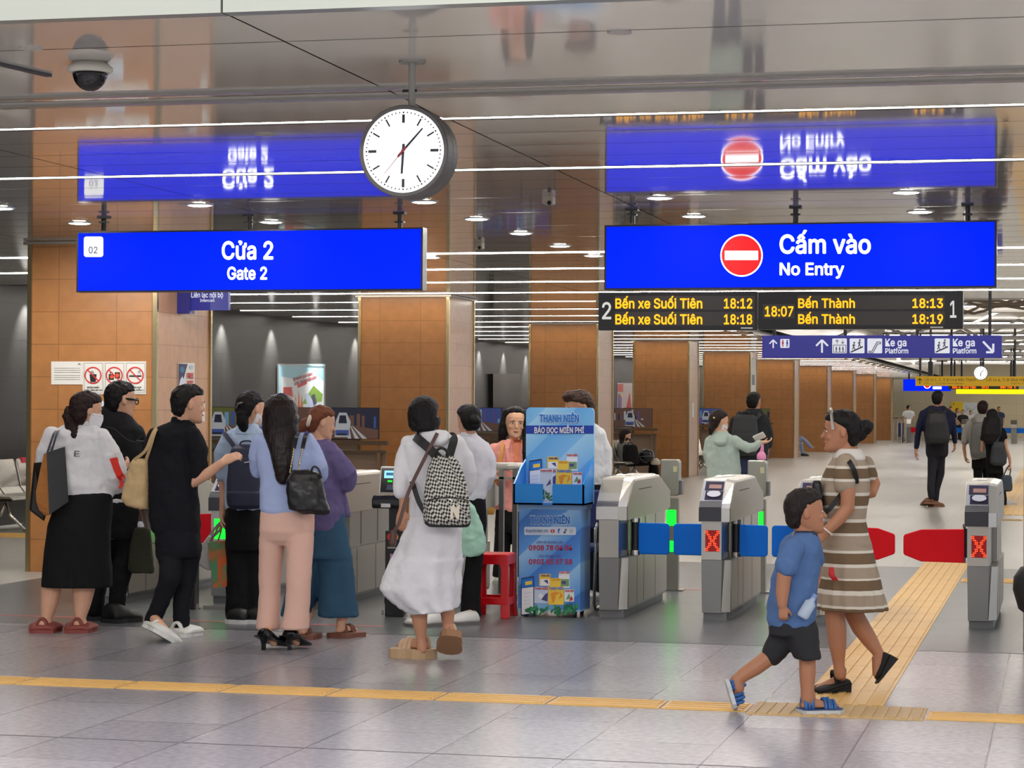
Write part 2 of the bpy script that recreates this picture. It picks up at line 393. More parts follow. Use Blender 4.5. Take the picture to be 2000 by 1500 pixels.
# pillars
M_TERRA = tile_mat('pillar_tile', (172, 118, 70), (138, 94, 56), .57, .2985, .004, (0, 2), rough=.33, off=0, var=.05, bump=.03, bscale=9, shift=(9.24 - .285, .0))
M_TERRA_LIT = tile_mat('pillar_tile_lit_side', (192, 146, 112), (164, 122, 92), .68, .2985, .004, (1, 2), rough=.30, off=0, var=.05, bump=.03, bscale=9)  # same terracotta, lighter: the light on the side faces is put into the colour
M_GOLD = mat('pillar_trim', (188, 170, 128), .22, 1)
CX0, CX1, CY0, CSP, CD = -9.24, -8.004, 19.358, 10.122, 1.352
for i in range(10):
    y0 = CY0 + CSP * i; y1 = y0 + CD
    c = MB(); c.slot(0).box(CX0, CX1, y0, y1, 0, CEIL)
    o = c.build('pillar', [M_TERRA, M_TERRA_LIT]); struct(o)
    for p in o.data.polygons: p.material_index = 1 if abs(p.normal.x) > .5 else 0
    for x in (CX0, CX1):
        for y in (y0, y1):
            t = MB(); t.box(x - .022 if x == CX1 else x - .02, x + .02 if x == CX1 else x + .022, y - .02, y + .02, 0, CEIL - .01)
            t.build('corner_trim', M_GOLD, o)
    t = MB(); t.box(CX0 - .05, CX1 + .05, y0 - .05, y1 + .05, CEIL - .03, CEIL - .004); t.build('collar', mat('collar_metal', (170, 160, 148), .25, .4), o)
# rear wall of dark stone on the left
M_DARK = tile_mat('dark_stone', (38, 38, 37), (22, 22, 22), 1.2, .47, .006, (1, 2), rough=.42, off=.5, var=.08, bump=.05, bscale=16)
w = MB(); w.box(-13.4, -13.0, 8, 121, 0, CEIL + .2); struct(w.build('wall_left', M_DARK))
w = MB(); w.box(-13.4, 8, 125, 125.4, 0, 6.5); struct(w.build('wall_far', tile_mat('far_wall_tile', (196, 182, 150), (170, 158, 132), 1.2, .6, .006, (0, 2), rough=.4, off=0, var=.04, bump=.02)))
w = MB(); w.box(-13, -9.3, 119.0, 119.3, 0, CEIL); struct(w.build('wall_end', M_TERRA))
# steel-clad column at the right edge
p = onz(1996, 1284); c = MB(); c.cyl((p.x + .42, p.y + .42, 0), (p.x + .42, p.y + .42, CEIL), .42, n=40)
struct(c.build('column', mat('column_steel', (168, 164, 156), .25, 1), smooth=True))
# higher atrium ceiling beyond, with wavy baffles
at = MB(); at.quad((-6.4, 31.6, 4.1), (8, 31.6, 4.1), (8, 125, 4.1), (-6.4, 125, 4.1)); struct(at.build('ceiling_atrium', mat('atrium_ceiling', (206, 202, 196), .35)))
fa = MB(); fa.box(-6.3, 6, 31.5, 31.6, CEIL - .01, 4.1).box(-6.4, -6.3, 31.5, 125, CEIL - .01, 4.1); struct(fa.build('trim_4', mat('fascia_metal', (178, 172, 162), .25, .4)))
wb = MB()
for k in range(16):
    y = 32.4 + k * .75; P = []
    for j in range(60):
        x = -6 + j * .2; P.append((x, y + .08 * math.sin(j * .9 + k), 3.45 + .10 * math.sin(j * .55 + k * 1.7) + .05 * math.sin(j * 1.3 + k)))
    wb.tube(P, .028, 5)
tag(wb.build('ceiling_baffles', mat('baffle_bronze', (150, 138, 122), .4, .4)), 'wavy bronze baffles hanging under the raised ceiling beyond the gates', 'ceiling baffles', kind='structure')
for k in range(7):
    y = 46 + k * 9; t = MB()
    t.tube([(-6.2, y, 3.5), (6, y, 3.5)], .06, 8)
    for j in range(6): t.tube([(-6.2 + 2 * j, y, 3.5), (-5.2 + 2 * j, y + 1.5, 4.05)], .035, 6).tube([(-5.2 + 2 * j, y + 1.5, 4.05), (-4.2 + 2 * j, y, 3.5)], .035, 6)
    o = t.build('truss', mat('truss_white', (210, 208, 206), .4)); tag(o, 'white steel roof truss across the far concourse', 'truss', 'roof trusses of the far concourse'); o['kind'] = 'structure'
for k in range(9):  # lamps added under the atrium ceiling to brighten the far wall and floor
    y = 34 + k * 10.8
    e = thing('ceiling_lamp', (-4, y, 4.0), 'long lamp added under the raised far ceiling to brighten the far end', 'ceiling lamp', 'added lamps under the raised far ceiling')
    t = MB(); t.box(-5.8, 5, y - .10, y + .10, 3.96, 4.0); t.build('diffuser', mat('atrium_fill_strip', (255, 247, 236), .5, emit=22), e)
    t = MB(); t.box(-5.85, 5.05, y - .12, y + .12, 4.0, 4.06); t.build('lamp_channel', GRAYP, e)

# ================================================================ SIGNS
BLUE = mat('sign_blue_lit', (0, 38, 250), .5, emit=.80, spec=.05)
NAVY = mat('sign_navy', (42, 44, 140), .35, emit=.55)
FRAME = mat('sign_frame', (34, 34, 44), .35)
TXT = mat('sign_white_lit', (255, 255, 255), .5, emit=1.9)
TXTN = mat('sign_white', (214, 216, 226), .5, emit=.75)
REDL = mat('sign_red_lit', (235, 8, 20), .5, emit=1.0)
AMBER = mat('led_amber', (255, 176, 10), .5, emit=1.25)
POLE = mat('hanger_black', (26, 24, 30), .4)
YS = 16.85; SP = Yp(YS)
def hangers(e, us, vtop, Y, vbot, r=.016):
    for u in us:
        b = onY(u, vbot, Y + .05); h = MB()
        h.cyl((b.x, Y + .05, b.z - .01), (b.x, Y + .05, CEIL), r * 1.3, n=12)
        h.box(b.x - .035, b.x + .035, Y + .02, Y + .08, b.z + .05, b.z + .062).box(b.x - .045, b.x + .045, Y + .01, Y + .09, CEIL - .012, CEIL)
        h.build('hanger', POLE, e)
def lit_sign(name, u0, v0, u1, v1, label, us):
    a = SP(u0, v1); b = SP(u1, v0); e = thing(name, (a.x, YS, a.z), label, 'sign')
    m = MB(); m.box(a.x, b.x, YS, YS + .12, a.z, b.z); m.build('housing', FRAME, e)
    m = MB(); m.box(a.x + .015, b.x - .015, YS - .004, YS, a.z + .012, b.z - .012); f = m.build('face', BLUE, e)
    hangers(e, us, 0, YS, v0 + 4); return e
SF = Yp(YS - .004)
s1 = lit_sign('gate_sign', 149, 444, 826, 571, 'wide blue lit sign reading Cửa 2 Gate 2 hanging over the queue', (203, 488, 781))
def words(e, m_, plane, eps, *lines):
    for s, u0, u1, vt, vb, b in lines: M = MB(); text(M, s, plane, u0, u1, vt, vb, b, eps); M.build('lettering', m_, e)
words(s1, TXT, SF, .003, ('Cửa 2', 433.5, 534, 472.5, 505.8, .02), ('Gate 2', 444, 522, 522, 545.3, .022))
m = MB()
def rrect(M, plane, u0, v0, u1, v1, r, eps=.003):
    pts = []
    for cx, cy, a0 in ((u1 - r, v0 + r, 0), (u0 + r, v0 + r, 90), (u0 + r, v1 - r, 180), (u1 - r, v1 - r, 270)):
        for k in range(6):
            a = math.radians(a0 + 18 * k); pts.append((cx + r * math.cos(a), cy - r * math.sin(a)))
    return poly(M, plane, pts, eps)
rrect(m, SF, 164, 462, 202, 502, 5); m.build('number_panel', mat('panel_white_lit', (255, 255, 255), .5, emit=.85), s1)
m = MB(); text(m, '02', SF, 174, 191, 482, 495, .006, eps=.007); m.build('panel_number', mat('number_grey', (70, 80, 120), .5), s1)
s2 = lit_sign('no_entry_sign', 1180, 430, 1947, 566, 'wide blue lit sign reading Cấm vào No Entry with a red disc', (1235, 1554, 1890))
words(s2, TXT, SF, .003, ('Cấm vào', 1522.7, 1701, 459.5, 494.3, .02), ('No Entry', 1522.7, 1649, 514, 536.8, .022))
m = MB(); m.slot(0); disc(m, SF, 1448.5, 499, 41.5, 41.5, .003, 40); m.slot(1); disc(m, SF, 1448.5, 499, 38.8, 38.8, .006, 40); m.slot(0); rect(m, SF, 1416, 490, 1481, 508, .009)
m.build('no_entry_disc', [TXT, REDL], s2)
# departure boards
def board(u0, u1, v0, v1, label):
    a = SP(u0, v1); b = SP(u1, v0); e = thing('departure_board', (a.x, YS, a.z), label, 'departure board')
    m = MB(); m.box(a.x, b.x, YS + .005, YS + .13, a.z, b.z - .004); m.build('housing', mat('board_black', (20, 18, 20), .3), e, bevel=.004)
    return e
LP = Yp(YS + .005); LEDP = mat('led_panel', (52, 48, 46), .35)
b1 = board(1168, 1479, 568, 645, 'black departure board for platform 2 listing Bến xe Suối Tiên')
for q in ((1201, 578, 1474, 605), (1201, 609, 1474, 636)): m = MB(); rect(m, LP, *q, .002); m.build('display_panel', LEDP, b1)
for vt, vb, t in ((583.6, 602, '18:12'), (614.6, 633, '18:18')): words(b1, AMBER, LP, .005, ('Bến xe Suối Tiên', 1202, 1372, vt, vb, .02), (t, 1414, 1469.5, vt, vb, .02))
m = MB(); text(m, '2', LP, 1176, 1194, 591, 623, .012); m.build('platform_number', mat('number_white', (206, 206, 202), .5, emit=.75), b1)
m = MB(); rect(m, LP, 1447, 639.5, 1470, 642); m.build('maker_plate', mat('plate_white', (190, 190, 186), .5), b1)
b2 = board(1480.5, 1881, 566.5, 643, 'black departure board for platform 1 listing Bến Thành and the time 18:07')
for q in ((1490, 594, 1552, 622), (1557, 577, 1845, 604), (1557, 608, 1845, 635)): m = MB(); rect(m, LP, *q, .002); m.build('display_panel', LEDP, b2)
words(b2, AMBER, LP, .005, ('18:07', 1494, 1550, 599, 617.6, .02))
for vt, vb, t in ((583.6, 601, '18:13'), (614.4, 632, '18:19')): words(b2, AMBER, LP, .005, ('Bến Thành', 1559, 1670, vt, vb, .02), (t, 1782, 1842, vt, vb, .02))
m = MB(); text(m, '1', LP, 1855.5, 1868, 588, 620, .012); m.build('platform_number', mat('number_white', (196, 196, 192), .5), b2)
m = MB(); rect(m, LP, 1817, 638, 1842, 640.5); m.build('maker_plate', mat('plate_white', (190, 190, 186), .5), b2)
# platform direction sign beyond the gates
YK = 30.0; KP = Yp(YK)
a = KP(1488, 698.5); b = KP(1957, 654.5); ks = thing('platform_sign', (a.x, YK, a.z), 'navy hanging sign with arrows and white pictograms reading Ke ga Platform', 'sign')
m = MB(); m.box(a.x, b.x, YK, YK + .14, a.z, b.z); m.build('panel', NAVY, ks, bevel=.01)
for u in (1511, 1650, 1791, 1933):
    q = KP(u, 655); h = MB(); h.box(q.x - .02, q.x + .02, YK + .05, YK + .09, b.z - .01, CEIL); h.build('hanger', POLE, ks)
m = MB()
def arrow(M, plane, u0, v0, u1, v1, w, kind='up', eps=.004):
    cu, cv = (u0 + u1) / 2, (v0 + v1) / 2
    if kind == 'up':
        stroke(M, plane, [(cu, v1), (cu, v0 + w * .5)], w, eps); stroke(M, plane, [(u0, v0 + (u1 - u0) * .5), (cu, v0), (u1, v0 + (u1 - u0) * .5)], w, eps)
    else:
        stroke(M, plane, [(u0, v0), (u1 - 1, v1 - 1)], w, eps); stroke(M, plane, [(u0 + (u1 - u0) * .3, v1), (u1, v1), (u1, v0 + (v1 - v0) * .2)], w, eps)
for q in ((1503, 664, 1517.5, 680, 2.6), (1594, 664, 1617, 689, 3.6), (1920, 667, 1940, 688, 4.2, 'down')): m = MB(); arrow(m, KP, *q); m.build('arrow', TXTN, ks)
for u0, v0, u1, v1 in ((1524, 662, 1542, 679.5), (1625.5, 661, 1654, 690), (1659.5, 661, 1688.5, 690), (1694, 661, 1723, 690), (1825.5, 661, 1855, 690)): m = MB(); rrect(m, KP, u0, v0, u1, v1, 2); m.build('pictogram_panel', TXTN, ks)
PIC = mat('pictogram_dark', (48, 46, 74), .5)
def figure(M, plane, u, v, h, eps=.006):
    disc(M, plane, u, v - h * .88, h * .11, eps=eps, n=12); rect(M, plane, u - h * .13, v - h * .75, u + h * .13, v - h * .38, eps); rect(M, plane, u - h * .11, v - h * .4, u - h * .02, v, eps); rect(M, plane, u + h * .02, v - h * .4, u + h * .11, v, eps)
PCM = [mat('picto_red', (190, 40, 90), .5), mat('picto_blue', (40, 70, 190), .5), PIC]
m = MB(); m.slot(0); figure(m, KP, 1529, 677.5, 14); m.slot(1); figure(m, KP, 1537.5, 677.5, 14); m.build('pictogram', PCM, ks); m = MB(); m.slot(2)
stroke(m, KP, [(1628, 688), (1652, 688), (1652, 674), (1628, 674), (1628, 688)], 1.2, .006)
for k in range(3): figure(m, KP, 1633.5 + 6.5 * k, 687, 10.5)
arrow(m, KP, 1632, 664, 1638, 671, 1.2, eps=.006); stroke(m, KP, [(1646, 664), (1646, 671)], 1.2, .006); stroke(m, KP, [(1643, 668), (1646, 671), (1649, 668)], 1.2, .006)
m.build('pictogram', PCM, ks)
for u in (1659.5, 1825.5):
    m = MB(); m.slot(2); stroke(m, KP, [(u + 2, 688), (u + 26, 677)], 2.6, .006)
    for du, v in ((8, 683), (19, 678)):
        disc(m, KP, u + du + 1, v - 13.5, 1.8, eps=.006, n=10); stroke(m, KP, [(u + du, v - 11), (u + du, v - 5)], 2.4, .006); stroke(m, KP, [(u + du, v - 6), (u + du + 2.5, v)], 1.6, .006); stroke(m, KP, [(u + du, v - 6), (u + du - 2.5, v)], 1.6, .006); stroke(m, KP, [(u + du - 3, v - 7), (u + du, v - 10.5), (u + du + 3.5, v - 8)], 1.2, .006)
    m.build('pictogram', PCM, ks)
m = MB(); m.slot(2); stroke(m, KP, [(1697, 686), (1703, 686), (1713, 668), (1720, 668), (1720, 671.5), (1714.5, 671.5), (1705, 689), (1697, 689), (1697, 686)], 1.5, .006)
m.build('pictogram', PCM, ks)
words(ks, TXTN, KP, .003, ('Ke ga', 1729, 1770.5, 662, 676, .02), ('Platform', 1729, 1774, 680.5, 690, .02), ('Ke ga', 1861, 1904, 662, 676, .02), ('Platform', 1861, 1907, 680.5, 690, .02))
# intercom sign projecting from the first pillar
YI = 19.9; IP = Yp(YI)
a = IP(371, 606); b = IP(446, 560); e = thing('intercom_sign', (CX1, YI, a.z), 'small navy Intercom sign fixed to the nearest orange pillar', 'sign')
m = MB(); m.box(a.x, b.x, YI, YI + .06, a.z, b.z); m.build('panel', NAVY, e)
m = MB(); m.box(CX1 - .002, a.x + .01, YI - .03, YI + .09, a.z - .03, b.z); m.build('bracket', mat('bracket_navy', (40, 42, 130), .4), e)
m = MB(); text(m, 'Liên lạc nội bộ', IP, 374, 436, 571, 581, .012); text(m, 'Intercom', IP, 391, 419, 584, 589.5, .012); m.build('lettering', TXTN, e)
# clock
YC = 9.36; CP = Yp(YC)
cc = CP(788.5, 295); R = .198
ck = thing('station_clock', (cc.x, YC, CEIL), 'round white lit clock in a gray drum hanging from the ceiling', 'clock')
drum = MB(); n = 56; ax = Vector((.0, 1, 0))
def ring(y, r): return [(cc.x + r * math.cos(2 * math.pi * k / n), y, cc.z + r * math.sin(2 * math.pi * k / n)) for k in range(n)]
CLK_D = .16
drum.rings([ring(YC + .004, R - .018), ring(YC - .006, R - .018), ring(YC - .008, R - .004), ring(YC, R), ring(YC + CLK_D * .48, R), ring(YC + CLK_D * .49, R - .004), ring(YC + CLK_D * .52, R - .004), ring(YC + CLK_D * .53, R), ring(YC + CLK_D, R), ring(YC + CLK_D + .008, R - .02)])
drum.build('housing', mat('clock_grey', (92, 90, 88), .5, .2), ck)
m = MB(); m.rings([ring(YC - .004, R - .019), ring(YC - .0045, R - .03)], cap=True); m.build('dial', mat('clock_dial', (255, 255, 255), .4, emit=1.15), ck)
k1 = MB(); INK = mat('clock_ink', (40, 36, 52), .5)
def cpt(r, a): return Vector((cc.x + r * math.sin(a), YC - .006, cc.z + r * math.cos(a)))
def hand(M, a, r0, r1, w0, w1, dy=0.):
    p, q = cpt(r0, a), cpt(r1, a); d = (q - p).normalized(); nn = Vector((d.z, 0, -d.x)); o = Vector((0, -dy, 0))
    vs = [p - nn * w0, p + nn * w0, q + nn * w1, q - nn * w1]
    M.rings([[x + o for x in vs], [x + o - Vector((0, .0015, 0)) for x in vs]])
for t in range(60):
    a = 2 * math.pi * t / 60
    if t % 15 == 0: hand(k1, a, .120, .156, .006, .006)
    elif t % 5 == 0: hand(k1, a, .122, .156, .0034, .0034)
    hand(k1, a, .161, .168, .0022 if t % 5 else .0034, .0022 if t % 5 else .0034)
k1.build('hour_marks', INK, ck)
m = MB(); hand(m, math.radians(183.5), -.03, .098, .0060, .0046, .002); m.build('hour_hand', INK, ck)
m = MB(); hand(m, math.radians(42.5), -.03, .128, .0058, .0032, .005); m.build('minute_hand', INK, ck)
RH = mat('second_red', (150, 40, 50), .5)
m = MB(); hand(m, math.radians(220), -.02, .035, .0045, .0035, .008); hand(m, math.radians(220), .03, .125, .0014, .0010, .008); m.ball(cpt(0, 0) - Vector((0, .010, 0)), .007); m.build('second_hand', RH, ck)
m = MB(); m.cyl((cc.x + .012, YC + .08, cc.z + R - .01), (cc.x + .012, YC + .08, CEIL), .0155, n=18); m.cyl((cc.x + .012, YC + .08, CEIL - .012), (cc.x + .012, YC + .08, CEIL + .002), .058, n=28)
m.build('hanger', mat('clock_pole', (150, 148, 138), .35, .3), ck, smooth=False)
m = MB(); m.cyl((cc.x - .03, YC + .08, 2.905), (cc.x + .035, YC + .08, 2.905), .006, n=8); m.build('locking_bolt', BLACK, ck)
# dome camera
p = onz(176, 122, CEIL); dc = thing('dome_camera', p, 'black dome security camera in a white ring on the ceiling', 'security camera')
m = MB(); n = 32
def hr(r, z): return [(p.x + r * math.cos(2 * math.pi * k / n), p.y + r * math.sin(2 * math.pi * k / n), p.z + z) for k in range(n)]
m.rings([hr(.07, .005), hr(.085, -.012), hr(.098, -.022), hr(.100, -.036), hr(.088, -.046), hr(.075, -.046)]); m.build('mount_ring', mat('camera_ivory', (196, 194, 180), .4), dc, smooth=True)
m = MB(); m.rings([hr(.076 * math.cos(a), -.044 - .082 * math.sin(a)) for a in [x * math.pi / 20 for x in range(0, 10)]]); m.build('dome', mat('dome_black', (10, 9, 10), .06), dc, smooth=True)
# ================================================================ TICKET GATES
YG = 16.45
M_SIDE = mat('gate_side', (176, 170, 160), .42, .75, bump=.02, bscale=50, stretch=(1, 1, 14))
M_HEADST = mat('gate_head_steel', (216, 214, 210), .25, .5, bump=.03, bscale=50, stretch=(1, 20, 1))
M_EDGE = mat('gate_edge', (226, 224, 218), .22, .45)
LEDRED = mat('led_red', (255, 72, 34), .5, emit=2.6); LEDBASE = mat('led_red_glow', (150, 0, 6), .5, emit=.5)
LEDG = mat('led_green', (10, 255, 40), .5, emit=2.4)
FLAPB = mat('flap_blue', (0, 120, 240), .35, spec=.2); FLAPR = mat('flap_red', (232, 6, 30), .35, spec=.2)
HEAD = [(0, .715), (0, .815), (.035, .85), (.21, .998), (.27, 1.015), (1.42, 1.015), (1.92, .865), (1.92, .735), (1.72, .715), (.56, .715)]
def gate(x, label, dark=False, led=False, flapL=None, flapR=None, ay=YG, L=1.75, group=None):
    e = thing('ticket_gate', (x, ay, 0), label, 'ticket gate', group)
    def P(a, y, z): return (x + a, ay + y, z)
    # head: side outline swept across the width, with a chamfered right shoulder
    st = [(-.115, 0, 0), (-.108, -.004, .006), (.05, -.004, .006), (.105, .045, -.006), (.112, .06, -.02)]
    m = MB(); R = []
    cyz = (.95, .86)
    for a, iny, inz in st:
        R.append([P(a, y + (iny if y < .5 else 0), z + (inz if z > .99 else 0)) for y, z in HEAD])
    m.rings(R[:3]); m.slot(1).rings(R[2:4], cap=False); m.slot(0).rings(R[3:]); m.build('head', [M_SIDE, M_EDGE], e)
    # front and sloped face plates
    m = MB()
    def plate(mm, a0, a1, y0, z0, y1, z1, t=.004):
        n = Vector((0, -(z1 - z0), (y1 - y0))).normalized() * t
        q = [Vector(P(a, y, z)) for a, y, z in ((a0, y0, z0), (a1, y0, z0), (a1, y1, z1), (a0, y1, z1))]
        mm.rings([[v for v in q], [v + n for v in q]])
    if dark:
        plate(m, -.112, .052, -.004, .72, -.004, .818); plate(m, -.112, .052, -.004, .818, .035, .86); m.build('bumper', DKGREY, e, bevel=.004)
        m = MB(); plate(m, -.108, .052, .04, .862, .215, 1.008, .004); m.build('reader_panel', mat('reader_panel', (176, 178, 186), .3, .3), e)
        m = MB(); plate(m, -.08, .048, .05, .873, .118, .929, .008); m.build('card_reader', mat('reader_dark', (52, 48, 70), .2), e)
        c = Vector(P(-.016, .083, .9105)); n = Vector((0, -.147, .175)).normalized(); tt = Vector((0, .175, .147)).normalized()
        m = MB(); m.rings([[c + n * h + Vector((1, 0, 0)) * .05 * math.cos(t * math.pi / 14) + tt * .034 * math.sin(t * math.pi / 14) for t in range(28)] for h in (.006, .0105)]); m.build('reader_target', mat('reader_light', (206, 208, 222), .3), e)
        m = MB(); plate(m, -.09, .045, .128, .937, .2, .997, .008); m.build('display', mat('gate_display', (66, 62, 72), .15), e)
        m = MB(); plate(m, -.06, .03, .14, .948, .172, .974, .0095); m.build('display_text', mat('gate_display_lit', (190, 140, 130), .3, emit=.35), e)
    else:
        plate(m, -.114, .05, -.005, .72, -.005, .815, .003); plate(m, -.114, .05, .037, .853, .215, 1.005, .003); m.build('cover_plate', M_HEADST, e, bevel=.003)
        m = MB()
        for k in range(3): plate(m, -.114, .05, -.003 + .012 * k, .822 + .012 * k, .0 + .012 * k, .8255 + .012 * k, .005)
        m.build('vent_slot', mat('vent_blueish', (120, 124, 146), .3), e)
    m = MB(); q = [(.056, .008), (.113, .073)]; nx, ny = .006, -.005
    m.rings([[P(a + dx, y + dy, z) for a, y, z in ((q[0][0] - .004, q[0][1], .06), (q[1][0] - .006, q[1][1], .06), (q[1][0], q[1][1], .437), (q[0][0] + .016, q[0][1] + .018, .437))] for dx, dy in ((0, 0), (nx * .5, ny * .5))]); m.build('edge_trim', M_EDGE, e)
    m = MB(); m.box(*[x - .06, x + .02], ay + .7, ay + .95, 1.015, 1.03); m.ball(P(-.05, .6, 1.02), .04, .04, .02); m.build('top_light', mat('gate_top', (226, 226, 224), .3), e, bevel=.004)
    # upper and lower body
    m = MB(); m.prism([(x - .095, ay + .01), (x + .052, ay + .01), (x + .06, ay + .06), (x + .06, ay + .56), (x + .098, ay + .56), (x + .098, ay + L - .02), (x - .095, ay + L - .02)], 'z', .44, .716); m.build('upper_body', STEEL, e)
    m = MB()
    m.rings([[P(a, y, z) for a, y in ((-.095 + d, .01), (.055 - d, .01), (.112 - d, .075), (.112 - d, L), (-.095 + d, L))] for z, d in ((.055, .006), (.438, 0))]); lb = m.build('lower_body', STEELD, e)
    m = MB(); m.box(x + .1125, x + .1155, ay + .09, ay + L - .01, .075, .43); m.build('side_panel', M_SIDE, e)
    for q in [(.115, .1165, yy, yy + .006, .075, .43) for yy in (.42, .7, 1.2)] + [(.0985, .1, yy, yy + .006, .45, .71) for yy in (.85, 1.3)] + [(.1122, .1132, .5, 1.05, .925, .93)]:
        m = MB(); m.box(x + q[0], x + q[1], ay + q[2], ay + q[3], q[4], q[5]); m.build('panel_seam', GAP, e)
    m = MB(); m.box(x - .082, x + .088, ay + .035, ay + L - .03, 0, .056); m.build('plinth', mat('plinth_grey', (120, 120, 122), .5, .4), e)
    # hinge column with its collars
    for s, fl in ((1, flapR), (-1, flapL)):
        if fl is None: continue
        cx = x + s * .105; cy = ay + .40
        m = MB(); m.cyl((cx, cy, .47), (cx, cy, .69), .03, n=18); m.build('hinge', mat('hinge_black', (22, 22, 30), .3), e, smooth=False)
        m = MB(); m.cyl((cx, cy, .44), (cx, cy, .475), .038, n=18); m.build('hinge_collar', CHROME, e); m = MB(); m.cyl((cx, cy, .685), (cx, cy, .716), .038, n=18); m.build('hinge_collar', CHROME, e)
        fm, length, shape = fl
        if shape == 'b':
            w = length; r = .022; pts = [(0, .445), (w - r, .445), (w - .006, .451), (w, .445 + r), (w, .675 - r), (w - .006, .672), (w - r, .678), (0, .68)]
        else:
            w = length; pts = [(0, .435), (w * .72, .44), (w * .985, .485), (w, .50), (w, .615), (w * .985, .632), (w * .72, .672), (0, .68)]
        m = MB(); m.prism([(cx + s * (a + .01), z) for a, z in pts], 'y', cy - .012, cy + .012); m.build('flap', fm, e, bevel=.006)
    if led == 'green':
        m = MB(); m.box(x - .066, x + .038, ay + .004, ay + .012, .50, .655); m.build('led_panel', LEDG, e)
    elif led:
        m = MB(); m.box(x - .066, x + .038, ay + .004, ay + .012, .50, .655); m.build('led_panel', LEDBASE, e)
        m = MB(); k = 9
        for r_ in range(12):
            for c_ in range(9):
                fx, fz = c_ / 8, r_ / 11
                if min(abs(fx - fz), abs(fx - (1 - fz))) < .13:
                    px, pz = x - .062 + .096 * fx, .508 + .139 * fz
                    m.box(px - .0045, px + .0045, ay, ay + .005, pz - .003, pz + .003)
        m.build('led_cross', LEDRED, e)
    return e
gate(-3.215, 'steel ticket gate with plain steel head beside the blue newspaper stand', flapR=(FLAPB, .25, 'b'))
gate(-2.455, 'steel ticket gate with red cross display between two pairs of blue flaps', dark=True, led=True, flapL=(FLAPB, .25, 'b'), flapR=(FLAPB, .225, 'b'))
gate(-1.745, 'ticket gate mostly hidden behind the walking boy and woman', dark=True, led=True, flapL=(FLAPB, .225, 'b'), flapR=(FLAPR, .445, 'r'))
gate(-.555, 'rightmost ticket gate with red cross display and a red flap', dark=True, led=True, flapL=(FLAPR, .45, 'r'), ay=16.38)
gate(-7.16, 'ticket gate behind the two people at the left of the queue', L=2.0)
gate(-6.36, 'ticket gate with dark head and red flap behind the backpack woman', dark=True, led='green', flapL=(FLAPR, .30, 'r'), ay=16.75)
gate(-5.50, 'ticket gate whose long steel side shows behind the purple blouse', L=1.9, led=True)
gate(-4.66, 'ticket gate hidden behind the white dress, beside the payment post with the red mark', L=1.6, led='green', ay=16.5)
# exit readers at the rear ends of the gates
PYL = mat('pylon_steel', (164, 162, 150), .35, .5)
def pylon(x, label):
    y = 19.0; e = thing('reader_pylon', (x, y, 0), label, 'card reader pylon', None)
    m = MB(); m.box(x - .045, x + .055, y, y + .07, 0, .78); m.build('post', PYL, e, bevel=.006)
    m = MB(); m.prism([(x - .095, .80), (x + .045, .80), (x + .06, .82), (x + .06, 1.085), (x + .045, 1.105), (x - .095, 1.105)], 'y', y - .02, y + .12); m.build('reader_box', PYL, e, bevel=.008)
    m = MB(); m.box(x + .06, x + .085, y, y + .1, .81, .93); m.build('side_box', GRAYP, e, bevel=.005)
    m = MB(); m.box(x + .012, x + .045, y - .024, y - .02, 1.0, 1.05); m.build('sticker', mat('sticker_cream', (216, 210, 170), .5), e)
    m = MB(); m.box(x - .047, x + .035, y - .008, y, .55, .68); m.build('green_light', LEDG, e); m = MB(); m.box(x - .047, x + .035, y - .008, y, .33, .42); m.build('green_light', LEDG, e)
    m = MB(); m.box(x - .06, x + .1, y - .03, y + .1, 0, .012); m.build('base_plate', STEEL, e)
pylon(-3.195, 'steel reader pylon with green lights behind the plain headed gate')
pylon(-2.46, 'steel reader pylon with green lights behind the red cross gate between blue flaps')
gl_ = thing('gate_light', (-6.0, 17.9, .6), 'bright green gate light behind the orange shopping bag', 'gate light')
m = MB(); p = onY(426, 1038, 17.9); m.box(p.x - .04, p.x + .05, 17.9, 17.98, 0, p.z - .06); m.build('post', STEEL, gl_)
m = MB(); m.box(p.x - .045, p.x + .055, 17.885, 17.99, p.z - .06, p.z + .05); m.build('green_light', LEDG, gl_, bevel=.01)
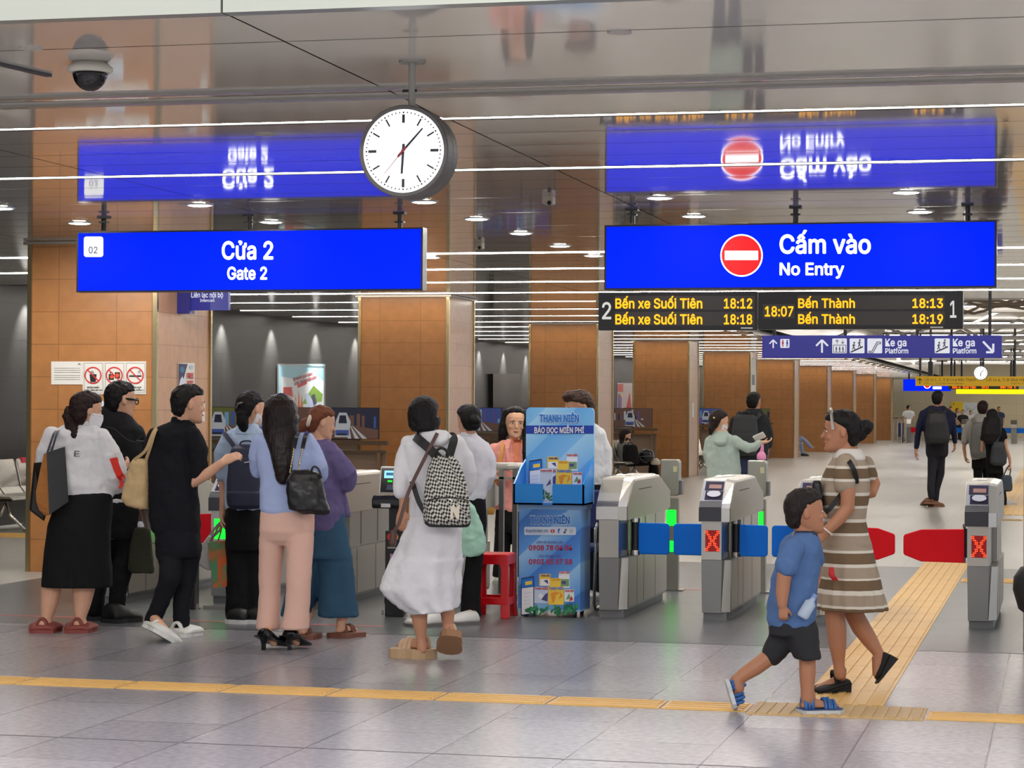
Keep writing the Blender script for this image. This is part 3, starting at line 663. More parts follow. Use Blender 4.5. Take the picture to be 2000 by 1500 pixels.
# payment reader posts standing in front of the gates
def reader_post(x, y, label, stick):
    e = thing('payment_post', (x, y, 0), label, 'payment terminal')
    m = MB(); m.box(x - .07, x + .07, y, y + .10, 0, .63); m.build('lower_post', mat('post_black', (24, 23, 24), .35), e, bevel=.006)
    m = MB(); m.box(x - .045, x + .055, y + .01, y + .09, .63, .80); m.build('upper_post', BLACK, e)
    m = MB(); m.prism([(y - .09, .795), (y - .105, .815), (y - .105, .865), (y - .07, .89), (y + .06, .89), (y + .06, .795)], 'x', x - .145, x + .06); m.build('printer', mat('printer_black', (24, 24, 26), .15), e, bevel=.01)
    m = MB(); m.box(x - .07, x + .0, y - .112, y - .104, .805, .832); m.build('ticket_slip', mat('slip_white', (240, 240, 240), .5), e)
    def T(a, d, h): return Vector((x - .03 + a, y - .04 + d + h * .22, .90 + h))
    m = MB(); m.rings([[T(a, d, h) for a, h in ((-.08, 0), (.085, 0), (.085, .2), (-.08, .2))] for d in (0, .03)]); m.build('tablet', WHITE, e, bevel=.008)
    m = MB(); m.rings([[T(a, d, h) for a, h in ((-.068, .012), (.073, .012), (.073, .188), (-.068, .188))] for d in (-.004, 0.002)]); m.build('screen', mat('screen_black', (8, 8, 10), .1), e)
    m = MB(); m.rings([[T(a, d, h) for a, h in ((-.045, .115), (.05, .115), (.05, .17), (-.045, .17))] for d in (-.006, -.003)]); m.build('message_window', mat('screen_cyan', (150, 226, 255), .5, emit=1.0), e)
    m = MB(); m.rings([[T(a, d, h) for a, h in ((-.03, .135), (.035, .135), (.035, .155), (-.03, .155))] for d in (-.008, -.005)]); m.build('message_text', mat('screen_text', (60, 140, 200), .5), e)
    m = MB(); m.rings([[T(a, d, h) for a, h in ((-.015, .088), (.018, .088), (.018, .098), (-.015, .098))] for d in (-.008, -.003)]); m.build('status_light', LEDG, e)
    m = MB(); m.rings([[T(a, d, h) for a, h in ((-.02, .03), (.025, .03), (.025, .068), (-.02, .068))] for d in (-.008, -.003)]); m.build('lens_window', mat('lens_blue', (70, 80, 110), .2), e)
    P = lambda u, v: Vector((x + u, y, v))
    if stick == 'card':
        m = MB(); m.slot(0); disc(m, P, -.028, .585, .026, -.026); m.slot(1); disc(m, P, .006, .585, .026, -.026, .002); m.build('payment_mark', [mat('mark_red', (226, 40, 34), .5), mat('mark_orange', (240, 150, 40), .5)], e)
        m = MB(); m.box(x - .05, x + .03, y - .006, y, .50, .51); m.build('trim_line', STEEL, e)
        m = MB(); rect(m, P, -.03, .40, .03, .46, .003); m.build('lilac_sticker', mat('sticker_lilac', (200, 150, 190), .5), e)
    else:
        m = MB(); rect(m, P, -.075, .31, .005, .40, .003); m.build('green_sticker', mat('sticker_green', (40, 170, 90), .5), e)
    m = MB(); C = [(x - .01 + .06 * math.cos(t), y - .008, .10 + .10 * math.sin(t)) for t in [math.pi * k / 14 for k in range(15)]]; m.tube(C, .003, 6); m.build('cable', mat('cable_grey', (70, 70, 74), .5), e)
    m = MB(); m.box(x - .10, x + .10, y + .02, y + .08, 0, .012)
    for a in (-.09, .09): m.cyl((x + a, y + .01, .01), (x + a, y + .01, .045), .008, n=10)
    m.build('floor_anchor', CHROME, e)
reader_post(-4.755, 16.05, 'black payment post with lit screen and red circle mark beside the white dress', 'card')
reader_post(-6.42, 16.15, 'black payment post with a green sticker behind the man in black', 'green')
fr = MB(); fr.box(-6.30, -5.75, 16.2, 16.24, 0, .03); tag(fr.build('floor_rail', STEEL), 'low steel rail on the floor beside the green sticker post', 'floor rail')
# steel railing beside the staff counter
rl = thing('railing', (-4.7, 18.2, 0), 'steel railing with a thick white top tube before the woman in pink', 'railing')
m = MB(); m.tube([(-4.62, 18.3, 1.05), (-3.72, 18.3, 1.05)], .032, 14); m.build('top_tube', mat('rail_pale', (216, 214, 210), .25, .5), rl, smooth=True)
m = MB(); m.box(-4.62, -3.72, 18.28, 18.32, .945, .962); m.build('middle_bar', STEEL, rl)
for xx in (-4.50, -4.385, -3.76):
    m = MB(); m.box(xx - .02, xx + .02, 18.28, 18.32, 0, 1.03); m.build('post', mat('rail_steel', (128, 126, 124), .3, .9), rl)
# ================================================================ NEWSPAPER STAND
YN = 16.35; NP = Yp(YN)
def stripes_mat(name, c1, c2, c3):
    m = bpy.data.materials.new(name); m.use_nodes = True; nt = m.node_tree; b = nt.nodes['Principled BSDF']; L = nt.links.new
    tc = nt.nodes.new('ShaderNodeTexCoord'); mp = nt.nodes.new('ShaderNodeMapping'); mp.inputs['Rotation'].default_value = (0, .75, 0); mp.inputs['Location'].default_value = (.3, 0, .37)
    w = nt.nodes.new('ShaderNodeTexWave'); w.wave_profile = 'SAW'; w.bands_direction = 'Z'; w.inputs['Scale'].default_value = .9; w.inputs['Distortion'].default_value = .4; w.inputs['Detail'].default_value = 0
    w2 = nt.nodes.new('ShaderNodeValToRGB'); w2.color_ramp.elements[0].color = s2l(c1) + (1,); w2.color_ramp.elements[1].color = s2l(c3) + (1,); w2.color_ramp.elements[1].position = .95
    q = w2.color_ramp.elements.new(.45); q.color = s2l(c2) + (1,); q = w2.color_ramp.elements.new(.48); q.color = s2l(c1) + (1,)
    L(tc.outputs['Object'], mp.inputs[0]); L(mp.outputs[0], w.inputs['Vector']); L(w.outputs['Fac'], w2.inputs[0]); L(w2.outputs[0], b.inputs['Base Color'])
    b.inputs['Roughness'].default_value = .35; MATS[name] = m; return m
M_ST = stripes_mat('stand_blue_print', (84, 152, 226), (150, 196, 240), (58, 120, 206)); M_BIN = mat('stand_blue', (20, 138, 226), .35); M_HD = stripes_mat('stand_header_print', (124, 190, 240), (160, 210, 246), (96, 172, 236))
ns = thing('newspaper_stand', (-3.65, YN, 0), 'tall blue cardboard newspaper stand with a tray of magazines', 'newspaper stand')
ax0, ax1 = -3.89, -3.425; bd = .36
m = MB(); m.box(ax0, ax1, YN, YN + bd, .055, .825); m.build('cabinet', M_ST, ns, bevel=.004)
m = MB(); m.box(ax0 - .005, ax1 + .01, YN - .004, YN + bd, .79, .826); m.build('lip', mat('stand_grey', (120, 160, 206), .4), ns)
m = MB(); m.box(ax0, ax1, YN - .002, YN + bd, .045, .06); m.build('base_board', mat('stand_base', (150, 190, 230), .4), ns)
for xx in (ax0 + .05, ax1 - .05):
    for yy in (.05, bd - .05):
        m = MB(); m.cyl((xx - .012, YN + yy, .022), (xx + .012, YN + yy, .022), .022, n=14); m.box(xx - .018, xx + .018, YN + yy - .02, YN + yy + .02, .035, .05); m.build('caster', mat('caster_dark', (40, 40, 44), .5), ns)
q0, q1 = -3.925, -3.395; bz0, bz1 = .826, .978; by = YN - .03; bback = YN + .34
m = MB()
m.box(q0, q1, by, bback, bz0, bz0 + .012)                                   # tray floor
notch0, notch1 = onY(1060, 950, by).x, onY(1079, 950, by).x
m.box(q0, notch0, by, by + .012, bz0, bz1).box(notch1, q1, by, by + .012, bz0, bz1)
for x in (q0, q1 - .012): m.prism([(by, bz0), (bback, bz0), (bback, 1.15), (by + .2, 1.09), (by, bz1)], 'x', x, x + .012)
m.build('tray', M_BIN, ns)
hx0, hx1 = -3.848 + .01, -3.335 + .02; hy = YN + .31; HP = Yp(hy)
def hx(u): return onY(u, 900, hy).x
zt = onY(1093, 796, hy).z
pts = []; x0, x1 = hx(1027), hx(1160); r = .035
for cx, cz, a0 in ((x1 - r, zt - r, 0), (x0 + r, zt - r, 90)):
    for k in range(7):
        a = math.radians(a0 + 15 * k); pts.append((cx + r * math.cos(a), cz + r * math.sin(a)))
pts += [(x0, bz0), (x1, bz0)]
m = MB(); m.prism(pts, 'y', hy, hy + .02); m.build('header_board', M_HD, ns)
NAVYP = mat('print_navy', (0, 56, 168), .4); TNB = mat('print_blue', (0, 120, 214), .4); WP = mat('print_white', (236, 238, 242), .4); REDP = mat('print_red', (196, 20, 50), .4)
m = MB(); rect(m, HP, 1027.5, 831, 1159.5, 847, .002); m.build('title_band', NAVYP, ns)
m = MB(); text(m, 'THANH NIÊN', HP, 1052.8, 1132, 809.5, 824.8, .06, .002); m.build('title_outline', WP, ns)
m = MB(); text(m, 'THANH NIÊN', HP, 1053.5, 1131.3, 810, 824.3, .035, .004); m.build('title', TNB, ns)
m = MB(); text(m, 'BÁO ĐỌC MIỄN PHÍ', HP, 1044, 1141, 835, 845.5, .02, .005); m.build('band_lettering', WP, ns)
FP = NP
m = MB(); text(m, 'THANH NIÊN', FP, 1034.8, 1114, 1008.5, 1023.5, .06, .002); m.build('title_outline', WP, ns)
m = MB(); text(m, 'THANH NIÊN', FP, 1035.5, 1113.3, 1009, 1023, .035, .004); m.build('title', TNB, ns)
m = MB(); rrect(m, FP, 1024, 1029, 1125, 1045, 3, .002); m.build('web_pill', mat('print_pale', (206, 222, 242), .4), ns)
m = MB(); m.slot(0); text(m, 'thanhnien.vn', FP, 1027, 1070.5, 1033, 1039.5, .01, .004); m.build('web_address', mat('print_slate', (70, 100, 150), .4), ns)
m = MB(); m.slot(0); rrect(m, FP, 1075.5, 1034, 1083.5, 1040, 1.5, .004); m.slot(1); poly(m, FP, [(1078.3, 1038.6), (1081.4, 1037), (1078.3, 1035.4)], .006)
m.slot(2); text(m, 'f', FP, 1089.5, 1094, 1033, 1041, .03, .004); m.slot(3); stroke(m, FP, [(1104.5, 1033), (1104.5, 1039.5)], 1.3, .004); disc(m, FP, 1102.8, 1039.8, 2, eps=.004, n=12); stroke(m, FP, [(1104.5, 1033.5), (1107.5, 1036)], 1.4, .004); m.slot(4); disc(m, FP, 1116, 1037.3, 4, eps=.004, n=8)
m.build('social_marks', [REDP, WP, mat('print_fb', (40, 84, 190), .4), BLACK, mat('print_greyish', (190, 186, 190), .4)], ns)
m = MB(); text(m, 'LIÊN HỆ QUẢNG CÁO', FP, 1047, 1101, 1056.8, 1061.3, .008, .003); text(m, 'LIÊN HỆ ĐẶT BÁO', FP, 1051, 1096.7, 1084, 1088.5, .008, .003); m.build('contact_heading', mat('print_mauve', (96, 80, 150), .4), ns)
m = MB(); text(m, '0908 78 04 04', FP, 1033, 1118, 1065, 1074.5, .028, .003); text(m, '0903 03 57 58', FP, 1033, 1118, 1092.3, 1101.7, .028, .003); m.build('phone_number', mat('print_crimson', (176, 20, 70), .4), ns)
MAGY = mat('magazine_yellow', (246, 206, 70), .4); MAGO = mat('magazine_orange', (236, 150, 40), .4); MAGB = mat('magazine_blue', (196, 214, 240), .4); MAGP = mat('magazine_purple', (74, 60, 130), .4); MAGR = mat('magazine_red', (206, 50, 60), .4); MAGG = mat('magazine_green', (116, 160, 110), .4); LEAF = mat('leaf_print', (10, 110, 70), .4); LEAF2 = mat('leaf_print_light', (40, 150, 90), .4); PHB = mat('phone_print_dark', (24, 40, 90), .4)
MAGM = [WP, MAGY, MAGO, MAGB, MAGP, MAGR, MAGG, PHB, TNB, LEAF, LEAF2]
def collage(M, plane, ou, ov, e0, leaves=True):
    """the printed group of a phone and five magazines"""
    def r_(a, b, c, d, i, e): M.slot(i); rect(M, plane, ou + a, ov + b, ou + c, ov + d, e0 + e)
    def t_(s, a, c, b, d, i, e): M.slot(i); text(M, s, plane, ou + a, ou + c, ov + b, ov + d, .03, e0 + e)
    r_(34, -10, 56, 13, 1, 0); r_(36, 0, 54, 13, 0, .0005); t_('THANH NIÊN', 36, 55, -8.5, -5, 4, .001); M.slot(4); poly(M, plane, [(ou + 42, ov + 3), (ou + 52, ov + 10), (ou + 50, ov + 1)], e0 + .001)
    r_(72, -15, 93, 17, 0, 0); t_('THANH NIÊN', 71.5, 93, -15, -11, 5, .001); r_(74, 0, 92, 14, 6, .0005); r_(78, 4, 86, 9, 4, .001)
    r_(54, -2, 76, 30, 1, .001); t_('TUẦN SAN', 56, 74, -1, 2.5, 2, .0015)
    r_(24, 15, 51, 47, 3, .002); t_('THANH NIÊN', 25, 50.5, 16, 20.5, 5, .003); M.slot(4); poly(M, plane, [(ou + 38, ov + 40), (ou + 50, ov + 44), (ou + 51, ov + 26), (ou + 45, ov + 30)], e0 + .003); M.slot(0); disc(M, plane, ou + 37, ov + 33, 5, eps=e0 + .003, n=12)
    r_(51.5, 14, 82, 50, 1, .003); t_('THANH NIÊN', 53, 81, 15.5, 20.5, 8, .004); M.slot(2); poly(M, plane, [(ou + 60, ov + 46), (ou + 63, ov + 46), (ou + 67, ov + 30), (ou + 76, ov + 27), (ou + 66, ov + 24), (ou + 56, ov + 28)], e0 + .004); M.slot(2); poly(M, plane, [(ou + 72, ov + 40), (ou + 80, ov + 34), (ou + 77, ov + 24)], e0 + .004)
    r_(83, 20, 102, 44, 0, .003); t_('THANH NIÊN', 84, 101.5, 21, 25, 5, .004); M.slot(6); poly(M, plane, [(ou + 86, ov + 40), (ou + 92, ov + 28), (ou + 97, ov + 38)], e0 + .004); M.slot(5); poly(M, plane, [(ou + 92, ov + 43), (ou + 100, ov + 41), (ou + 98, ov + 32)], e0 + .004)
    M.slot(7); poly(M, plane, [(ou - 2, ov + 72), (ou + 24, ov + 68), (ou + 24, ov - 4), (ou + 22, ov - 6), (ou - 1, ov - 2)], e0 + .004)
    M.slot(0); poly(M, plane, [(ou, ov + 69), (ou + 22.5, ov + 66), (ou + 22.5, ov + 15), (ou, ov + 18)], e0 + .005); M.slot(8); poly(M, plane, [(ou, ov + 17), (ou + 22.5, ov + 14), (ou + 22.5, ov - 3), (ou, ov + 0)], e0 + .005); M.slot(1); poly(M, plane, [(ou + 7, ov + 12), (ou + 20, ov + 10), (ou + 20, ov + 3), (ou + 7, ov + 5)], e0 + .006)
    M.slot(3)
    for k in range(4): stroke(M, plane, [(ou + 4, ov + 28 + 7 * k), (ou + 18, ov + 26 + 7 * k)], 1.2, e0 + .006)
    if leaves:
        rnd = random.Random(5)
        for k in range(46):
            u, v = ou + 10 + rnd.random() * 100, ov + 71 - rnd.random() * 12; a = math.radians(rnd.uniform(25, 155)); l = rnd.uniform(9, 17); w = rnd.uniform(2, 4)
            u = min(u, ou + 104)
            du, dv = math.cos(a), -math.sin(a); M.slot(9 if k % 3 else 10)
            tipu, tipv = min(u + du * l, ou + 108), v + dv * l
            poly(M, plane, [(u, v), (u + du * l * .5 + dv * w, v + dv * l * .5 - du * w), (tipu, tipv), (u + du * l * .5 - dv * w, v + dv * l * .5 + du * w)], e0 + .0065 + .0002 * k)
m = MB(); collage(m, FP, 1019.5, 1131, .003); m.build('printed_picture', MAGM, ns)
m = MB(); collage(m, HP, 1035, 902, .003, False); m.build('header_picture', MAGM, ns)
# papers standing in the tray, seen through the notch
NT = onY(1069, 960, by + .1)
for k, (u0, u1, v0, mm) in enumerate(((1054, 1079, 916, [MAGB, MAGR, LEAF, MAGP]),)):
    yy = by + .03; TP = Yp(yy); e = thing('magazine', TP((u0 + u1) / 2, 985), 'magazine with green leaves on its cover standing in the tray notch', 'magazine')
    a, b = TP(u0, 982), TP(u1, v0); m = MB(); m.box(a.x, b.x, yy, yy + .012, bz0 + .013, b.z); m.build('pages', WP, e)
    m = MB(); m.slot(0); rect(m, TP, u0 + .5, v0 + .5, u1 - .5, 981, .001); m.slot(1); text(m, 'THANH NIÊN', TP, u0 + 1, u1 - 1, v0 + 1.5, v0 + 5, .03, .002); m.slot(3); poly(m, TP, [(u0 + 12, 950), (u0 + 22, 945), (u0 + 21, 935)], .002); m.slot(2); rnd = random.Random(2)
    for j in range(14):
        u, v = rnd.uniform(u0 + 3, u1 - 6), rnd.uniform(962, 979); a_ = rnd.uniform(.3, 2.8); du, dv = math.cos(a_), -math.sin(a_)
        poly(m, TP, [(u, v), (u + du * 5 + dv * 2, v + dv * 5 - du * 2), (u + du * 10, max(v0 + 30, v + dv * 10)), (u + du * 5 - dv * 2, v + dv * 5 + du * 2)], .002 + .0002 * j)
    m.build('cover', mm, e)
# red plastic stool
st = thing('plastic_stool', (-4.06, 16.2, 0), 'red plastic stool beside the blue newspaper stand', 'stool')
sx, sy, w0, w1, zh = -4.062, 16.13, .128, .150, .468
m = MB(); m.rings([[(sx + sgx * w, sy + .155 + sgy * w, z) for sgx, sgy in ((-1, -1), (1, -1), (1, 1), (-1, 1))] for z, w in ((zh - .03, w0 + .008), (zh - .004, w0 + .006), (zh, w0))]); m.build('seat', RED, st, bevel=.006)
for a in (-1, 1):
    for b in (-1, 1):
        m = MB(); R = []
        for z, w, t in ((0, w1, .058), (zh * .3, w1 - .012, .052), (zh * .75, w0 + .01, .05), (zh - .015, w0 + .004, .07)):
            c = (sx + a * w, sy + .155 + b * w); th = .014
            L_ = [(0, 0), (-a * t, 0), (-a * t, -b * th), (-a * th, -b * th), (-a * th, -b * t), (0, -b * t)]
            if a * b < 0: L_ = L_[::-1]
            R.append([(c[0] + p, c[1] + q, z) for p, q in L_])
        m.rings(R); m.build('leg', RED, st, bevel=.004)
for (axx, sg) in (('x', -1), ('x', 1), ('y', -1), ('y', 1)):
    m = MB(); w = w1 - .012
    arc = [(-w, .10), (w, .10), (w, .165), (w * .6, .15), (-w * .6, .15), (-w, .165)]
    if axx == 'x': m.prism([(sx + p, z) for p, z in arc], 'y', sy + .155 + sg * w - .007, sy + .155 + sg * w + .007)
    else: m.prism([(sy + .155 + p, z) for p, z in arc], 'x', sx + sg * w - .007, sx + sg * w + .007)
    m.build('stretcher', RED, st)
    m = MB(); w = w0 + .006; arc = [(-w, zh - .01), (w, zh - .01), (w, zh - .13), (w * .82, zh - .075), (-w * .82, zh - .075), (-w, zh - .13)]
    if axx == 'x': m.prism([(sx + p, z) for p, z in arc], 'y', sy + .155 + sg * w - .006, sy + .155 + sg * w + .006)
    else: m.prism([(sy + .155 + p, z) for p, z in arc], 'x', sx + sg * w - .006, sx + sg * w + .006)
    m.build('apron', RED, st)
# attendant's chair behind the stand
ch = thing('staff_chair', (-3.35, 17.0, 0), 'chrome framed chair with a navy seat behind the newspaper stand', 'chair')
p = onY(1160, 1090, 17.0)
m = MB(); m.box(p.x - .40, p.x + .02, 17.0, 17.4, .44, .49); m.build('seat', mat('seat_navy', (44, 48, 96), .6), ch, bevel=.015)
m = MB(); m.box(p.x - .38, p.x, 17.38, 17.42, .6, .9); m.build('backrest', mat('seat_navy', (44, 48, 96), .6), ch, bevel=.015)
for s in (-.36, .015):
    xx = p.x + s; m = MB(); m.tube([(xx, 17.38, .9), (xx, 17.38, .46), (xx, 17.40, .06), (xx, 17.36, .02), (xx, 16.98, .015), (xx, 16.94, .06), (xx, 16.98, .44), (xx, 16.98, .62), (xx, 17.02, .66)], .012, 10); m.build('leg', CHROME, ch, smooth=True)
# ================================================================ NOTICES, POSTERS
def sheet(name, plane, u0, v0, u1, v1, label, cat, m_, th=.006, nrm=Vector((0, -1, 0))):
    e = thing(name, plane((u0 + u1) / 2, v1), label, cat)
    M = MB(); q = [plane(u0, v1), plane(u1, v1), plane(u1, v0), plane(u0, v0)]
    M.rings([[a + nrm * .001 for a in q], [a + nrm * th for a in q]]); M.build('sheet', m_, e); return e
PF = Yp(CY0); PFs = lambda u, v: onY(u, v, CY0 - .006)
PAPER = mat('paper', (224, 222, 216), .5); INKG = mat('ink_grey', (150, 150, 150), .5); INKK = mat('ink_black', (30, 30, 30), .5); INKR = mat('ink_red', (206, 40, 44), .5)
e = sheet('notice', PF, 100.5, 706, 163, 751, 'plain white notice of small gray print on the nearest orange pillar', 'notice', PAPER)
m = MB()
for k in range(3): stroke(m, PFs, [(106, 719 + k * 4), (157, 719 + k * 4)], .8)
for k in range(3): stroke(m, PFs, [(106, 733 + k * 4), (157, 733 + k * 4)], .8)
disc(m, PFs, 155, 711, 3, 2, n=10); m.build('print', INKG, e)
signs = [(162, 'cup', 'no drinks sign, leftmost of three prohibition signs on the pillar', 'KHÔNG MANG', 'NƯỚC UỐNG LÊN TÀU'), (203.5, 'bag', 'no luggage sign, middle of three prohibition signs on the pillar', 'KHÔNG MANG', 'HÀNH LÝ CỒNG KỀNH'), (244.5, 'cig', 'no smoking sign, rightmost of three prohibition signs on the pillar', 'KHÔNG HÚT', 'THUỐC')]
for u, kind, lab, t1, t2 in signs:
    e = sheet('prohibition_sign', PF, u, 706, u + 41, 770, lab, 'sign', PAPER)
    m = MB(); stroke(m, PFs, [(u + 2.5, 709), (u + 38.5, 709), (u + 38.5, 767), (u + 2.5, 767), (u + 2.5, 709)], .7); m.build('border', INKG, e)
    cu, cv = u + 20, 733
    m = MB()
    if kind == 'cup': m.slot(0); poly(m, PFs, [(cu - 5, cv + 13), (cu + 5, cv + 13), (cu + 7, cv - 2), (cu - 7, cv - 2)]); m.slot(1); disc(m, PFs, cu - 2, cv - 5, 4, eps=.0035)
    elif kind == 'bag':
        m.slot(0); rect(m, PFs, cu - 11, cv - 2, cu - 1, cv + 9); rect(m, PFs, cu + 1, cv - 6, cu + 11, cv + 6); stroke(m, PFs, [(cu - 8, cv - 2), (cu - 8, cv - 6), (cu - 4, cv - 6), (cu - 4, cv - 2)], 1.2); m.slot(2); disc(m, PFs, cu - 5, cv + 3, 3.5, eps=.004); disc(m, PFs, cu + 6, cv, 4, eps=.004)
    else: m.slot(0); rect(m, PFs, cu - 12, cv, cu + 12, cv + 3); m.slot(1); stroke(m, PFs, [(cu + 7, cv - 3), (cu + 5, cv - 7), (cu + 9, cv - 10)], 1.2); stroke(m, PFs, [(cu + 10, cv - 3), (cu + 8, cv - 7), (cu + 12, cv - 10)], 1.2)
    m.build('pictogram', [INKK, INKG, mat('ink_orange', (216, 80, 40), .5)], e)
    m = MB()
    P = [(cu + 15.5 * math.cos(t * math.pi / 18), cv - 15.5 * math.sin(t * math.pi / 18)) for t in range(37)]; stroke(m, PFs, P, 2.4, .005); stroke(m, PFs, [(cu - 10.5, cv - 10.5), (cu + 10.5, cv + 10.5)], 2.2, .006); m.build('prohibition_ring', INKR, e)
    m = MB(); text(m, t1, PFs, u + 9, u + 32, 755, 758, .01); text(m, t2, PFs, u + 4, u + 37, 760.5, 763.5, .01); m.build('lettering', INKK, e)
e = sheet('notice', PF, 199, 783, 236, 830, 'white notice with a blue heading half hidden behind the man with glasses', 'notice', mat('paper_bluish', (206, 216, 226), .5))
m = MB(); rect(m, PFs, 203, 787, 232, 793); m.build('heading', mat('ink_blue', (60, 130, 190), .5), e)
XS_ = CX1; PS = Xp(XS_); PSs = lambda u, v: onX(u, v, XS_ + .006)
e = sheet('wifi_poster', PS, 347.5, 709, 379, 762, 'white Free Wifi poster with a navy corner on the side of the nearest pillar', 'poster', PAPER, nrm=Vector((1, 0, 0)))
m = MB(); m.slot(0); poly(m, PSs, [(348, 761), (362, 761), (358, 740), (366, 711), (348, 710)]); m.slot(1); disc(m, PSs, 355, 722, 4.5, 6, eps=.005); m.slot(2); poly(m, PSs, [(349, 752), (356, 757), (361, 748), (355, 735), (351, 742)], .005); m.slot(3); disc(m, PSs, 373, 717, 4, 4, eps=.004)
m.build('picture', [mat('ink_navy', (44, 40, 84), .5), mat('ink_teal', (40, 110, 150), .5), mat('ink_lilac', (216, 214, 236), .5), mat('ink_skyish', (180, 196, 220), .5)], e)
m = MB(); text(m, 'FREE', PSs, 363.5, 377, 729, 739, .03, .006); text(m, 'WIFI', PSs, 364, 376.5, 744, 755, .03, .006); m.build('lettering', INKR, e)
e = sheet('notice', PS, 386, 788, 399, 823, 'small white card beside the face of the man in black', 'notice', PAPER, nrm=Vector((1, 0, 0)))
e = sheet('notice', PS, 1466.5, 700, 1475.5, 768, 'pale notice high on the side of the fifth pillar', 'notice', PAPER, nrm=Vector((1, 0, 0)))
m = MB(); rect(m, PSs, 1468, 732, 1474, 752); m.build('picture', mat('ink_slate', (110, 116, 122), .5), e)
e = sheet('switch_plate', PS, 1351, 787, 1355, 815, 'slim white plate on the side of the fourth pillar', 'switch plate', PAPER, nrm=Vector((1, 0, 0)))
# posters on the dark wall
WXp = Xp(-13.0); WXs = lambda u, v: onX(u, v, -12.985)
e = sheet('wall_poster', WXp, 542, 711, 634, 803, 'large light blue framed poster with red slogan on the dark wall', 'poster', mat('poster_sky', (150, 206, 226), .35), th=.012, nrm=Vector((1, 0, 0)))
m = MB(); stroke(m, WXs, [(542, 711), (634, 716), (634, 803)], 2); stroke(m, WXs, [(542.7, 803), (542.7, 711)], 3.2); m.build('frame', STEEL, e)
m = MB(); m.slot(0); poly(m, WXs, [(548, 800), (632, 800), (632, 745), (606, 722), (575, 740), (548, 735)]); m.slot(1); rect(m, WXs, 553, 756, 570, 800, .004); poly(m, WXs, [(580, 752), (599, 744), (599, 750), (581, 758)], .005)
m.slot(2); poly(m, WXs, [(588, 790), (612, 753), (630, 770), (628, 784)], .004); m.slot(3); poly(m, WXs, [(594, 772), (600, 767), (618, 794), (602, 799)], .006); m.slot(4); poly(m, WXs, [(608, 772), (614, 769), (618, 788), (612, 792)], .008); m.slot(5); 
for k in range(4): poly(m, WXs, [(568 + 6 * k, 800), (574 + 6 * k, 800), (571 + 6 * k, 760 + (k % 2) * 10)], .006)
m.build('picture', [mat('poster_pale', (224, 232, 236), .4), mat('poster_red', (206, 50, 44), .4), mat('poster_leaf', (126, 170, 60), .4), mat('poster_train', (190, 206, 232), .4), mat('poster_window', (60, 66, 96), .4), mat('poster_coral', (232, 130, 90), .4)], e)
m = MB(); SL = lambda u, v: WXs(u, v - (u - 590) * .32)
text(m, 'ĐI NHẬN QUÀ VÀNG', SL, 572, 610, 733, 739, .02, .006); text(m, 'CÙNG TRẢI NGHIỆM NGÀY', SL, 574, 618, 742, 748, .02, .006); m.build('slogan', mat('poster_crimson', (190, 60, 80), .4), e)
e = sheet('wall_screen', WXp, 955, 730, 1008, 800, 'black switched-off screen on the dark wall between the second and third pillars', 'screen', mat('screen_off', (26, 26, 26), .3), th=.10, nrm=Vector((1, 0, 0)))
e = sheet('wall_screen', WXp, 405, 699, 427, 800, 'dark switched-off screen on the dark wall beside the nearest pillar', 'screen', mat('screen_off', (26, 26, 26), .3), th=.02, nrm=Vector((1, 0, 0)))
e = sheet('wall_poster', WXp, 1205, 748, 1238, 800, 'red and white poster on the dark wall between the third and fourth pillars', 'poster', mat('poster_rose', (214, 196, 196), .4), th=.012, nrm=Vector((1, 0, 0)))
m = MB(); m.slot(0); rect(m, WXs, 1206, 750, 1217, 765, .003); poly(m, WXs, [(1222, 800), (1234, 800), (1230, 765)], .003); m.slot(1); rect(m, WXs, 1207, 770, 1214, 798, .003); m.slot(2); disc(m, WXs, 1214, 772, 2.5, 2.5, eps=.006); m.build('picture', [mat('poster_red', (206, 50, 44), .4), mat('poster_violet', (110, 80, 150), .4), mat('poster_gold', (240, 200, 40), .4)], e)
